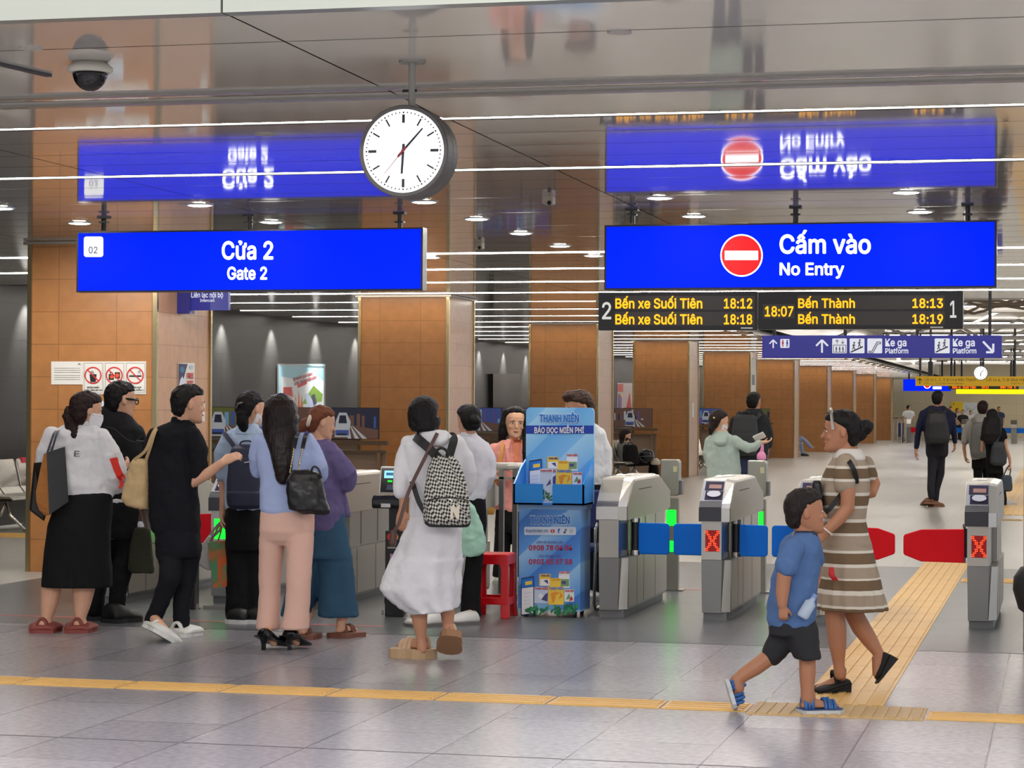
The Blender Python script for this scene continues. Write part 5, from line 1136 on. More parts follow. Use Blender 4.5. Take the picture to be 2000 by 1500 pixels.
def patch(P, a, b, c, d, dd, nx=5, ny=10):
    """a small cloth patch between four outline points"""
    M = MB(); g = []
    for j in range(ny + 1):
        t = j / ny
        for i in range(nx + 1):
            s_ = i / nx; g.append(P.pt((a[0] + (b[0] - a[0]) * s_) * (1 - t) + (d[0] + (c[0] - d[0]) * s_) * t, (a[1] + (b[1] - a[1]) * s_) * (1 - t) + (d[1] + (c[1] - d[1]) * s_) * t, dd))
    return M.add(g, [(j * (nx + 1) + i, j * (nx + 1) + i + 1, (j + 1) * (nx + 1) + i + 1, (j + 1) * (nx + 1) + i) for j in range(ny) for i in range(nx)])
# ================================================================ THE QUEUE
def rows_interp(rows, v):
    for a, b in zip(rows[:-1], rows[1:]):
        if a[0] <= v <= b[0]:
            t = (v - a[0]) / (b[0] - a[0]); return [x + (y - x) * t for x, y in zip(a, b)]
    return list(rows[-1] if v > rows[-1][0] else rows[0])
W_SHIRT = fabric('cotton_white', (226, 226, 230)); BLACKF = fabric('cloth_black', (17, 17, 19), .8); NAVYB = fabric('cloth_black_navy', (20, 21, 28), .85)
# ---- woman, white shirt and black skirt
P = Person(128, 1234, 'woman with dark ponytail in white shirt and long black skirt, leftmost in the queue', skin_=SKIN)
P.head(170, 802, 68, 58, pitch=-8); P.neck(158, 836, 15)
tr = [(824, 140, 182, .06), (836, 112, 196, .08), (850, 94, 208, .11), (880, 88, 214, .13), (920, 92, 214, .135), (950, 100, 218, .135), (964, 112, 222, .13), (971, 122, 220, .12)]
P.loft(P.B, tr, shrink=.86)
M = MB(); P.loft(M, tr); P.limb(M, [(104, 850, 0, 19), (92, 880, -.02, 20), (88, 920, .03, 19), (94, 950, .10, 17)]); P.limb(M, [(200, 856, -.02, 20), (216, 890, -.04, 23), (226, 925, -.03, 24), (230, 946, .05, 20), (234, 930, .16, 15)])
sh = P.wear('shirt', M, W_SHIRT, noise=(.03, .11, 0))
M = MB(); P.loft(M, [(816, 145, 178, .055, .0), (823, 140, 182, .065), (832, 136, 184, .07)]); P.wear('collar', M, W_SHIRT, vox=.007, sm=2, noise=None)
P.limb(P.B, [(232, 934, .12, 10), (238, 916, .22, 8.5)]); P.hand(P.pt(238, 916, .22), FV * .5 + ZV * .3 + RV * .25, -RV, .16, .5, 1)
M = patch(P, (213, 896), (224, 893), (242, 948), (233, 956), -.12); P.add('red_stripe', M, mat('print_red_cloth', (222, 50, 36), .7), wrap=sh)
PLN = lambda u, v: P.pt(u, v, -.14)
M = MB(); text(M, 'N', PLN, 88, 97, 872, 883, 0); text(M, 'E', PLN, 144, 154, 881, 892, 0); P.add('lettering', M, mat('print_ink', (34, 34, 38), .6), wrap=sh)
sk = [(962, 122, 222, .125), (975, 112, 220, .135), (1000, 102, 219, .14), (1030, 92, 217, .15), (1080, 86, 217, .15), (1120, 82, 218, .15), (1146, 80, 218, .15)]
M = MB(); P.loft(M, sk); skk = P.wear('skirt', M, BLACKF, noise=(.016, .2, 0))
M = patch(P, (139.5, 1104), (140.5, 1104), (144, 1148), (133, 1147), -.15); P.add('back_slit', M, mat('slit_lining', (5, 5, 6), .9), wrap=skk)
P.limb(P.B, [(112, 1090, .02, 18), (104, 1130, .02, 18), (100, 1150, .02, 20), (96, 1180, .01, 17), (91, 1208, 0, 11), (92, 1222, 0, 12)]); P.limb(P.B, [(164, 1110, .02, 25), (163, 1155, .02, 22), (160, 1182, .01, 17), (157, 1208, 0, 11), (160, 1222, 0, 12)])
CLOG = mat('clog_brick', (142, 66, 58), .55)
for hu, tu in ((80, 112), (148, 184)):
    he = onz(hu, 1237); to = onz(tu, 1221); i, fr = shoe(P, 'clog', he, he + (to - he).normalized() * .25, CLOG, .022, 'clog', h=.062); strap_over(P, i, fr, .12, .085, CLOG, .012, 1.05)
    P.B.limb([he + fr[1] * .05 + ZV * .06, he + fr[1] * .17 + ZV * .045], [.035, .03])
M = MB(); P.cap(M, HAIRW); P.limb(M, [(148, 802, 0, 15), (140, 822, -.03, 16), (139, 842, -.05, 13), (136, 866, -.07, 10), (132, 892, -.09, 4)]); P.limb(M, [(146, 826, -.05, 9), (146, 850, -.09, 8), (144, 876, -.11, 3)]); P.limb(M, [(136, 800, 0, 9), (129, 812, -.02, 7)])
P.hair(M, HAIRD, noise=(.02, .035, 0))
M = MB(); M.rings([[P.H(w * math.cos(a), .02 + yy * math.sin(a), z) for a in [math.pi * (k / 12) for k in range(13)]] + [P.H(w * .8 * math.cos(a), -.02 + yy * .8 * math.sin(a), z) for a in [math.pi * (1 - k / 12) for k in range(13)]] for z, w, yy in ((-.47, .20, .40), (-.38, .26, .46), (-.2, .30, .50), (-.06, .315, .475))]); P.add('face_mask', M, mat('mask_white', (236, 236, 240), .7), remesh=.005, sm=1)
M = MB(); M.tube([P.H(.31, .12, -.1), P.H(.345, -.02, -.06)], .004, 5); P.add('mask_loop', M, mat('mask_white', (236, 236, 240), .7))
P.done()
D1 = P
# her tote bag with tan gusset
P = D1; P.D -= .03; e = thing('tote_bag', P.pt(95, 1004, -.16), 'black tote bag with tan side on the shoulder of the skirted woman', 'bag')
BLK = mat('leather_black', (40, 42, 46), .5, bump=.1, bscale=50); TAN = mat('leather_tan', (186, 122, 64), .5, bump=.08, bscale=40)
def slab(pts, n, th):
    M = MB(); q = [Vector(p) for p in pts]; M.rings([[p + n * a for p in q] for a in (-th / 2, th / 2)]); return M
fp = [P.pt(91, 884, -.20), P.pt(127, 872, -.12), P.pt(134, 980, -.16), P.pt(120, 990, -.19), P.pt(96, 1006, -.25)]
slab(fp, (FV * -.9 + RV * .3), .012).build('front_panel', BLK, e, bevel=.004)
bp_ = [P.pt(66, 904, -.10), P.pt(88, 902, .0), P.pt(92, 1000, .0), P.pt(86, 1018, -.12), P.pt(57, 996, -.14)]
slab(bp_, (FV * -.9 + RV * .3), .012).build('back_panel', mat('leather_black_dull', (24, 24, 25), .6), e, bevel=.004)
gs = [(86, 886, 93), (79, 915, 93.5), (73, 945, 94), (70, 962, 94.5), (71, 980, 95), (76, 996, 96), (86, 1007, 97)]
M = MB(); M.rings([[P.pt(a, v, -.13), P.pt(b, v - 1, -.205), P.pt(b, v - 1, -.19), P.pt(a + 1, v, -.11)] for a, v, b in gs]); M.build('gusset', TAN, e, smooth=False)
M = MB(); P_ = [P.pt(92, 886, -.2), P.pt(100, 862, -.17), P.pt(106, 846, -.10), P.pt(112, 842, 0), P.pt(120, 850, .08)]; Q_ = [P.pt(101, 882, -.19), P.pt(107, 860, -.17), P.pt(112, 845, -.10), P.pt(116, 841, 0), P.pt(124, 850, .08)]
for q in (P_, Q_): strip(smoothpts(q), -FV, .014, .005).build('strap', mat('strap_dark', (36, 38, 56), .5), e)
# ---- man with glasses
P = Person(236, 1214, 'man with black-rimmed glasses in black denim jacket and black trousers in the queue', skin_=SKIN)
P.head(236, 781, 68, 52, pitch=-6); P.neck(218, 815, 15)
tr = [(794, 200, 236, .06), (806, 188, 250, .085), (822, 180, 266, .10), (840, 178, 279, .12), (880, 182, 281, .13), (930, 188, 279, .13), (972, 196, 272, .125), (979, 200, 270, .12)]
P.loft(P.B, tr, shrink=.86)
JKT = fabric('denim_black', (24, 24, 27), .75, bump=.3)
M = MB(); P.loft(M, tr); P.limb(M, [(266, 846, 0, 17), (278, 880, .02, 17), (276, 922, .04, 16), (276, 946, .02, 14)]); P.limb(M, [(190, 848, 0, 17), (184, 880, .02, 17), (190, 915, .1, 15), (216, 922, .22, 12)]); jk = P.wear('jacket', M, JKT, noise=(.026, .1, 0))
M = MB(); P.loft(M, [(786, 206, 236, .06), (796, 201, 240, .07), (806, 198, 244, .075)]); P.wear('collar', M, JKT, vox=.007, sm=1, noise=None)
M = strip(smoothpts([P.pt(u, v, -.2) for u, v in ((196, 834), (216, 840), (244, 862), (262, 862), (278, 850))], 5), -FV, .004, .002); P.add('back_seam', M, mat('seam_grey', (60, 60, 64), .7), wrap=jk)
M = MB(); P.loft(M, [(972, 199, 271, .122), (986, 202, 270, .12)]); P.wear('undershirt', M, W_SHIRT, noise=None)
P.limb(P.B, [(214, 922, .22, 9), (234, 914, .25, 8)]); P.hand(P.pt(234, 914, .25), RV + ZV * .2, FV, .16, .5, 1)
P.limb(P.B, [(276, 940, .02, 10), (277, 968, -.02, 8.5)]); P.hand(P.pt(277, 968, -.02), -ZV, -RV, .17, 1.1, 1)
M = MB(); P.loft(M, [(978, 202, 274, .125), (1000, 202, 276, .13), (1040, 204, 276, .13), (1052, 206, 274, .12)]); P.limb(M, [(256, 1030, 0, 24), (246, 1090, 0, 21), (232, 1140, -.02, 18), (227, 1186, -.02, 16.5)]); P.limb(M, [(218, 1030, .03, 24), (204, 1090, .06, 20), (192, 1140, .06, 17), (186, 1192, .06, 15)]); P.wear('trousers', M, BLACKF, noise=(.02, .1, 0))
BOOT = mat('boot_black', (18, 18, 19), .5); BSOLE = mat('boot_sole', (32, 32, 33), .6)
he = onz(211, 1217); i, fr = shoe(P, 'boot', he, he + (onz(262, 1212) - he).normalized() * .27, BOOT, .03, 'boot', h=.07, solem=BSOLE)
he = onz(174, 1212); i, fr = shoe(P, 'boot', he, he + (onz(200, 1208) - he).normalized() * .26, BOOT, .03, 'boot', h=.07, solem=BSOLE)
P.B.limb([P.pt(228, 1180, 0), P.pt(226, 1206, 0)], [.035, .035])
M = MB(); P.cap(M, HAIRR_); P.hair(M, HAIRK, noise=(.018, .03, 0))
GL = mat('glasses_black', (14, 14, 16), .3)
M = MB(); M.tube([P.H(.34, -.05, .03), P.H(.335, .2, .035), P.H(.30, .40, .03)], .008 * 1, 6)
for a in (-1, 1): M.tube([P.H(a * .15 + .105 * math.cos(t), .44, .0 + .085 * math.sin(t)) for t in [2 * math.pi * k / 14 for k in range(15)]], .0042, 6)
M.tube([P.H(-.05, .45, .01), P.H(.05, .45, .01)], .003, 5).tube([P.H(.25, .44, .02), P.H(.32, .36, .03)], .005, 5); P.add('glasses', M, GL)
P.done(); D2 = P
def handbag(name, pts, P, dd, th, m, label, cat='bag', hm=None, handles=(), vox=.009, noise=(.015, .12, 0), extra=None, e_=2.6):
    """a soft bag: outline rows (v,uL,uR) with its own thickness, and its handles"""
    e = thing(name, P.pt((pts[-1][1] + pts[-1][2]) / 2, pts[-1][0], dd), label, cat)
    M = MB(); rows = [(r[0], r[1], r[2], th * (r[3] if len(r) > 3 else 1), dd) for r in pts]; P.loft(M, rows, e=e_); b = M.build('body', m, e, remesh=vox, sm=2, noise=noise)
    for hp in handles:
        strip(smoothpts([P.pt(*q) for q in hp], 5), -FV, .02, .006).build('handle', hm or m, e)
    return e, b
handbag('tote_bag', [(1030, 264, 290), (1036, 258, 294), (1060, 254, 296), (1090, 252, 299), (1112, 250, 301), (1119, 256, 299)], P, -.06, .06, fabric('canvas_olive', (54, 56, 44), .8), 'dark olive tote bag hanging from the hand of the man with glasses', handles=[[(266, 1034, -.06), (272, 1010, -.06), (277, 985, -.03), (282, 1010, -.03), (287, 1034, -.05)]], hm=mat('strap_brown', (92, 64, 54), .6))
M = MB(); P.loft(M, [(1018, 270, 277, .02, -.05), (1024, 267, 281, .03, -.05), (1036, 268, 283, .03, -.05)]); o = M.build('tissue_pack', mat('pack_white', (226, 230, 238), .4), None, remesh=.007, sm=1, org=P.pt(275, 1034, -.05)); tag(o, 'small white packet sticking out of the olive tote bag', 'packet')
# ---- man in black polo shirt stepping forward
P = Person(360, 1243, 'man in black polo shirt and black trousers stepping forward in white clogs', skin_=SKIN)
P.head(368, 790, 72, 62, pitch=-4); P.neck(350, 830, 17)
tr = [(824, 332, 376, .07), (834, 310, 384, .09), (846, 296, 390, .11), (872, 290, 392, .125), (920, 289, 387, .13), (970, 290, 388, .13), (1010, 292, 390, .13), (1036, 296, 391, .125), (1042, 302, 389, .12)]
P.loft(P.B, tr, shrink=.86)
POLO = fabric('knit_black_navy', (19, 20, 27), .85)
M = MB(); P.loft(M, tr); P.limb(M, [(376, 850, -.05, 19), (386, 880, -.08, 20), (388, 908, -.08, 19), (387, 926, -.08, 18.5)]); P.limb(M, [(304, 852, .02, 18), (298, 880, .04, 18), (302, 910, .08, 17)]); P.wear('polo_shirt', M, POLO, noise=(.024, .11, 0))
M = MB(); P.loft(M, [(814, 336, 370, .062), (824, 333, 376, .07), (836, 331, 380, .075)]); P.wear('collar', M, POLO, vox=.007, sm=1, noise=None)
P.limb(P.B, [(387, 915, -.08, 13), (382, 942, -.09, 12.5), (404, 926, -.12, 11), (434, 904, -.16, 8.5)]); P.hand(P.pt(434, 904, -.16), RV + ZV * .55 + FV * .1, FV * .6 - ZV * .6, .17, .45, -1)
P.limb(P.B, [(302, 905, .08, 12), (316, 935, .12, 11), (350, 930, .25, 9)]); P.hand(P.pt(350, 930, .25), RV + ZV * .1, FV, .17, .5, 1)
M = MB(); P.loft(M, [(1034, 302, 390, .125), (1060, 302, 392, .13), (1076, 306, 392, .13), (1088, 312, 390, .12)]); P.limb(M, [(370, 1070, .02, 26), (366, 1110, .03, 21), (358, 1160, .03, 19), (353, 1200, .02, 17), (354, 1226, .02, 16)]); P.limb(M, [(330, 1070, 0, 27), (336, 1104, -.06, 24), (332, 1128, -.10, 22), (318, 1166, -.06, 18), (306, 1194, -.03, 17), (298, 1210, -.02, 16)]); P.wear('trousers', M, NAVYB, noise=(.022, .1, 0))
CW = mat('clog_white', (226, 226, 222), .5)
he = onz(341, 1245); i, fr = shoe(P, 'clog', he, he + (onz(384, 1236) - he).normalized() * .255, CW, .025, 'clog', h=.065); strap_over(P, i, fr, .12, .085, CW, .012, 1.05); P.B.limb([P.pt(354, 1215, .02), he + fr[1] * .06 + ZV * .05, he + fr[1] * .16 + ZV * .04], [.036, .036, .03])
he, to = P.pt(269, 1221, -.05), onz(331, 1256); to = Vector((to.x, to.y, .012)); L = (to - he); L = L.normalized(); he = to - L * .27
i, fr = shoe(P, 'clog', he, to, CW, .025, 'clog', up=(RV * .75 + ZV), h=.06); strap_over(P, i, fr, .12, .075, CW, .012, 1.05); P.B.limb([P.pt(300, 1206, -.02), he + fr[1] * .07 + fr[3] * .06, he + fr[1] * .16 + fr[3] * .045], [.034, .036, .03])
M = MB(); P.cap(M, [(z, w * 1.0, yf + (.03 if z > .25 else 0), yb) for z, w, yf, yb in HAIRR_]); P.hair(M, HAIRK, noise=(.018, .03, 0))
P.done(); D3 = P
BEI = fabric('canvas_beige', (200, 172, 128), .8, bump=.2)
handbag('tote_bag', [(896, 258, 290, .5), (905, 255, 291), (930, 248, 291), (955, 241, 291), (976, 236, 291), (988, 246, 291, .9), (993, 268, 290, .6)], P, -.02, .075, BEI, 'beige canvas tote bag on the shoulder of the man in the polo shirt', handles=[[(262, 898, -.06), (284, 880, -.12), (296, 852, -.12), (304, 838, -.06), (310, 836, .03)], [(284, 902, -.06), (294, 872, -.12), (301, 848, -.12), (306, 838, -.06), (311, 837, .03)]], noise=(.03, .1, 0))
# ---- woman with the navy backpack
P = Person(478, 1214, 'woman with a navy backpack, light blue blouse and wide black trousers', skin_=SKIN)
P.head(490, 799, 65, 42, pitch=-12); P.neck(482, 836, 12)
tr = [(836, 456, 508, .06), (848, 438, 520, .085), (864, 432, 526, .11), (900, 436, 524, .12), (950, 440, 518, .12), (992, 440, 512, .115), (998, 442, 510, .11)]
P.loft(P.B, tr, shrink=.86); LBL = fabric('cotton_light_blue', (172, 192, 220)); 
M = MB(); P.loft(M, tr); P.limb(M, [(444, 858, 0, 15), (434, 884, -.01, 16), (432, 915, 0, 15), (434, 928, 0, 13)]); P.limb(M, [(514, 860, 0, 15), (520, 884, .04, 16), (518, 915, .1, 14)]); P.wear('blouse', M, LBL, noise=(.024, .1, 0))
M = MB(); P.loft(M, [(828, 466, 504, .06), (838, 456, 508, .075), (848, 450, 512, .09)]); P.wear('collar', M, LBL, vox=.007, sm=1, noise=None)
P.limb(P.B, [(434, 925, 0, 8.5), (436, 965, .01, 7.5), (434, 1004, 0, 6)]); P.hand(P.pt(434, 1004, 0), -ZV, RV, .16, 1.0, -1)
P.limb(P.B, [(518, 912, .1, 8), (520, 930, .2, 7)])
M = MB(); P.loft(M, [(990, 440, 512, .115), (1020, 439, 513, .125), (1060, 440, 513, .125), (1075, 441, 513, .12)]); P.limb(M, [(463, 1060, 0, 24), (463, 1130, -.01, 23.5), (464, 1180, -.02, 23.5), (464, 1202, -.02, 23)]); P.limb(M, [(492, 1060, .03, 22), (492, 1130, .03, 20), (494, 1180, .03, 20), (495, 1202, .03, 19)]); P.wear('trousers', M, BLACKF, noise=(.02, .12, 0))
SNK = mat('sneaker_black', (24, 24, 26), .5); SNW = mat('sneaker_sole', (222, 222, 222), .5)
for u in (452, 488):
    he = onz(u + 6, 1219); i, fr = shoe(P, 'sneaker', he, he + (FV * .85 + RV * .35).normalized() * .25, SNK, .03, 'sneaker', h=.08, solem=SNW); P.B.limb([P.pt(u + 12, 1195, .03), he + fr[1] * .07 + ZV * .06], [.03, .035])
M = MB(); P.cap(M, HAIRR_); P.limb0(M, [(482, 800, -.03, 14), (474, 812, -.07, 13), (474, 826, -.07, 12), (477, 840, -.06, 8)]); P.hair(M, HAIRK, noise=(.014, .03, 0))
M = MB(); M.tube([P.H(.12, -.45, .1), P.H(-.02, -.52, .05), P.H(-.1, -.5, -.08)], .008, 6); P.add('hair_clip', M, mat('clip_silver', (160, 160, 160), .3, 1))
M = MB(); M.rings([[P.H(w * math.cos(a), .0 + yy * math.sin(a), z) for a in [math.pi * (k / 12) for k in range(13)]] for z, w, yy in ((-.46, .18, .38), (-.36, .25, .44), (-.2, .29, .47), (-.08, .30, .46))]); P.add('face_mask', M, mat('mask_white', (236, 236, 240), .7))
P.done(); D4 = P; P.D -= .03
e = thing('backpack', P.pt(478, 992, -.16), 'navy gray backpack worn by the woman in the light blue blouse and black trousers', 'backpack')
BPN = fabric('nylon_navy', (54, 58, 78), .55, bump=.2)
M = MB(); P.loft(M, [(868, 462, 494, .03, -.15), (876, 452, 502, .06, -.17), (900, 447, 508, .08, -.18), (940, 444, 511, .09, -.19), (975, 443, 512, .095, -.19), (988, 445, 511, .09, -.18), (994, 452, 506, .06, -.17)], e=3); b = M.build('body', BPN, e, remesh=.009, sm=3, noise=(.012, .15, 0))
strip(smoothpts([P.pt(*q) for q in ((460, 876, -.16), (450, 862, -.12), (441, 850, -.06), (438, 846, 0))], 4), -FV, .032, .01).build('shoulder_strap', BPN, e); strip(smoothpts([P.pt(*q) for q in ((500, 874, -.16), (508, 862, -.12), (514, 852, -.06), (516, 848, 0))], 4), -FV, .03, .01).build('shoulder_strap', BPN, e)
M = MB(); M.tube(smoothpts([P.pt(*q) for q in ((468, 870, -.17), (472, 863, -.19), (484, 861, -.19), (492, 864, -.19), (493, 871, -.17))], 4), .006, 8); M.build('carry_loop', BPN, e, smooth=True)
M = MB(); M.tube([P.pt(477, 904, -.275), P.pt(500, 900, -.275)], .004, 6).tube([P.pt(497, 905, -.275), P.pt(498, 922, -.28)], .004, 6); M.build('zip', mat('zip_metal', (150, 150, 158), .3, .9), e)
M = MB(); P.loft(M, [(958, 446, 510, .085, -.205), (962, 444, 511, .1, -.2), (988, 446, 510, .095, -.19)], e=3); M.build('front_pocket', BPN, e, remesh=.009, sm=2)
P.D += .03
# her shopping bags
def paper_bag(P, u0, u1, v0, v1, dd, m, label, th=.09, split=None, m2=None):
    e = thing('shopping_bag', P.pt((u0 + u1) / 2, v1, dd), label, 'bag'); us = split or u1
    q = [(u0, v0 + 3), (us, v0), (us + 2, v1), (u0 + 12, v1 - 1)]
    M = MB(); a = [P.pt(u, v, dd - .04) for u, v in q]; b = [p + FV * th for p in a]; M.rings([a, b]); M.build('body', m, e)
    if m2:
        q = [(us, v0), (u1 - 8, v0 - 1), (u1, v1 - 3), (us + 2, v1)]; M = MB(); a = [P.pt(u, v, dd - .04 + (.03 if k in (1, 2) else 0)) for k, (u, v) in enumerate(q)]; M.rings([a, [p + FV * (th - .01) for p in a]]); M.build('side', m2, e)
    return e
def grad(name, c1, c2, c3, sc=3):
    m = bpy.data.materials.new(name); m.use_nodes = True; nt = m.node_tree; b = nt.nodes['Principled BSDF']; tc = nt.nodes.new('ShaderNodeTexCoord'); n = nt.nodes.new('ShaderNodeTexNoise'); n.inputs['Scale'].default_value = sc; n.inputs['Detail'].default_value = 1; r = nt.nodes.new('ShaderNodeValToRGB')
    r.color_ramp.elements[0].color = s2l(c1) + (1,); r.color_ramp.elements[0].position = .35; r.color_ramp.elements[1].color = s2l(c3) + (1,); r.color_ramp.elements[1].position = .62; q = r.color_ramp.elements.new(.5); q.color = s2l(c2) + (1,)
    nt.links.new(tc.outputs['Object'], n.inputs['Vector']); nt.links.new(n.outputs['Fac'], r.inputs[0]); nt.links.new(r.outputs[0], b.inputs['Base Color']); b.inputs['Roughness'].default_value = .4; return m
e = paper_bag(P, 405, 447, 1057, 1148, -.04, grad('bag_print_green', (70, 140, 96), (120, 116, 66), (214, 98, 34), 9), 'orange and green printed shopping bag in the hand of the backpack woman', split=424, m2=grad('bag_print_orange', (216, 92, 34), (190, 100, 50), (84, 140, 90), 8))
strip(smoothpts([P.pt(*q) for q in ((412, 1058, -.05), (424, 1034, -.03), (433, 1021, -.01), (432, 1036, -.02), (426, 1056, -.03))], 4), -FV, .012, .004).build('handle', mat('handle_brown', (120, 84, 60), .6), e)
handbag('shopping_bag', [(1046, 408, 417), (1058, 398, 416), (1080, 390, 415), (1096, 383, 416), (1106, 390, 416), (1113, 404, 414)], P, .09, .04, mat('bag_silver', (178, 176, 176), .35, bump=.1, bscale=20), 'pale silver shopping bag behind the orange and green one', handles=[[(408, 1050, .09), (420, 1032, .05), (432, 1020, .0), (430, 1034, .05), (414, 1050, .09)]], vox=.008)
# ---- woman with very long hair and pink trousers
P = Person(552, 1266, 'woman with very long straight hair, light blue top, pink wide trousers and black heels', skin_=SKIN)
P.head(548, 805, 66, 8, face=False); P.neck(548, 842, 12)
tr = [(840, 522, 574, .065), (850, 506, 598, .085), (862, 500, 610, .105), (890, 500, 612, .115), (940, 508, 606, .12), (980, 508, 610, .125), (996, 508, 613, .125), (1003, 512, 612, .12)]
P.loft(P.B, tr, shrink=.86); PBL = fabric('knit_periwinkle', (168, 184, 226), .8, bump=.15)
M = MB(); P.loft(M, tr); P.limb(M, [(598, 862, 0, 19), (614, 888, 0, 19), (624, 914, .0, 18), (626, 928, .04, 16), (618, 922, .14, 13)]); P.limb(M, [(508, 864, 0, 17), (500, 890, .03, 16), (503, 920, .1, 14)]); P.wear('top', M, PBL, noise=(.022, .12, 0))
P.limb(P.B, [(618, 922, .14, 9), (606, 912, .26, 7.5)]); P.hand(P.pt(606, 912, .26), -RV * .5 + FV * .5 + ZV * .4, -ZV, .16, .6, 1); P.limb(P.B, [(503, 918, .1, 8), (516, 920, .24, 7)]); P.hand(P.pt(516, 920, .24), RV + FV * .4, -ZV, .16, .6, -1)
PNK = fabric('crepe_pink', (224, 184, 168), .8, bump=.12)
M = MB(); P.loft(M, [(996, 509, 613, .12), (1014, 507, 614, .13), (1036, 506, 614, .14), (1054, 508, 611, .11), (1066, 514, 604, .07)])
P.loft(M, [(1016, 512, 552, .10, .0), (1050, 506, 556, .11, .02), (1100, 506, 552, .09, .05), (1150, 506, 548, .085, .07), (1190, 504, 547, .09, .07), (1226, 501, 549, .10, .07), (1229, 502, 548, .10, .07)], e=2.2); P.loft(M, [(1016, 562, 608, .10, .0), (1050, 558, 613, .11, -.02), (1100, 559, 610, .09, -.06), (1150, 559, 606, .085, -.08), (1190, 555, 604, .09, -.08), (1226, 549, 604, .10, -.08), (1229, 550, 603, .10, -.08)], e=2.2); P.wear('trousers', M, PNK, vox=.008, noise=(.014, .16, 0))
HEEL = mat('pump_black', (14, 14, 15), .22)
for hu, hv, tu in ((513, 1241, 556), (565, 1241, 590)):
    top_ = P.pt(hu, hv, -.02); g = onz(hu - 2, 1270); to = onz(tu, 1256); dv = FV * .85 + RV * (.55 if tu == 556 else .3); he = Vector((g.x, g.y, .085)); to = he + dv.normalized() * .20; to.z = .008
    i, fr = shoe(P, 'pump', he, to, HEEL, .006, 'pump', h=.075, up=ZV); M = MB(); M.rings([[Vector((he.x, he.y, 0)) + dv.normalized() * (.02 + a) + RV * 0 + fr[2] * b + ZV * z for a, b in ((-.014 * k, -.012 * k), (.014 * k, -.012 * k), (.014 * k, .012 * k), (-.014 * k, .012 * k))] for z, k in ((0, .8), (.04, .85), (.085, 1.5))]); P.add('heel', M, HEEL, on=i)
    P.B.limb([P.pt(hu + 12, 1200, .09 if tu == 556 else -.04), P.pt(hu + 11, 1226, .05 if tu == 556 else -.02), he + fr[1] * .06 + ZV * .06, he + fr[1] * .13 + ZV * .0], [.03, .028, .028, .026])
M = MB(); P.cap(M, HAIRW); P.loft0(M, [(769, 540, 556, .03, -.01), (773, 529, 567, .07, -.01), (782, 520, 577, .10, -.01), (796, 515, 581, .12, -.01), (815, 512, 584, .125, -.015), (838, 512, 584, .11, -.03), (856, 517, 578, .08, -.07), (880, 526, 573, .06, -.10), (910, 533, 571, .05, -.12), (940, 540, 567, .035, -.125), (946, 546, 562, .02, -.125)], e=2.2); P.hair(M, hairm('hair_espresso', (34, 24, 23), .3), noise=(.010, .04, 0))
P.done(); D5 = P; P.D -= .03
e = thing('handbag', P.pt(600, 1005, -.14), 'black leather handbag on the shoulder of the woman with pink trousers', 'handbag')
LBK = mat('leather_gloss_black', (22, 22, 25), .32, bump=.15, bscale=8)
M = MB(); R = []
for v, a, b, hd in ((918, 570, 606, .03), (926, 563, 624, .05), (940, 558, 630, .07), (962, 560, 635, .085), (982, 562, 640, .09), (996, 564, 645, .085), (1004, 590, 642, .06)):
    R.append((v, a, b, hd, -.17))
P.loft(M, R, e=2.8); M.build('body', LBK, e, remesh=.008, sm=2, noise=(.024, .1, 0))
for off in (0, 17):
    strip(smoothpts([P.pt(*q) for q in ((574 + off, 876, -.135), (577 + off, 862, -.11), (580 + off, 850, -.07), (583 + off, 845, 0))], 4), -FV, .026, .008).build('strap_pad', LBK, e)
    M = MB(); pts = smoothpts([P.pt(*q) for q in ((574 + off, 876, -.135), (570 + off * .9, 900, -.15), (566 + off, 924, -.17))], 6)
    for k in range(len(pts) - 1): M.limb([pts[k], pts[k] + (pts[k + 1] - pts[k]) * .55], .005, 6)
    M.build('chain', mat('chain_gold', (196, 178, 136), .25, 1), e, smooth=True)
M = MB(); M.tube(smoothpts([P.pt(*q) for q in ((606, 928, -.2), (612, 912, -.21), (622, 916, -.2), (628, 934, -.2))], 5), .007, 8); M.build('handle', LBK, e, smooth=True)
# ---- woman in purple blouse
P = Person(645, 1244, 'woman with auburn hair in a scrunchie, loose purple blouse and teal culottes', skin_=SKIN)
P.head(628, 826, 62, 68, pitch=-12, lip=(160, 96, 90)); P.neck(622, 862, 13)
tr = [(858, 606, 640, .06), (868, 594, 654, .09), (884, 590, 662, .12), (920, 594, 666, .14), (960, 600, 668, .145), (1000, 604, 672, .145), (1030, 608, 668, .14), (1044, 614, 662, .13)]
P.loft(P.B, tr, shrink=.84); PUR = fabric('linen_purple', (104, 94, 138), .85, bump=.3)
M = MB(); P.loft(M, tr); P.limb(M, [(644, 880, -.05, 19), (660, 904, -.07, 22), (672, 926, -.06, 25), (674, 938, -.02, 24), (676, 934, .05, 20)]); P.limb(M, [(604, 884, .03, 18), (600, 910, .08, 20), (612, 930, .2, 18)]); P.loft(M, [(950, 655, 674, .05, .05), (990, 660, 680, .045, .08), (1010, 664, 684, .04, .09)]); P.wear('blouse', M, PUR, noise=(.03, .09, 0))
P.limb(P.B, [(676, 934, .05, 9), (672, 920, .2, 7)]); P.hand(P.pt(672, 920, .2), FV * .6 + ZV * .3, -RV, .16, .6, 1)
TEA = fabric('linen_teal', (52, 86, 112), .85, bump=.3)
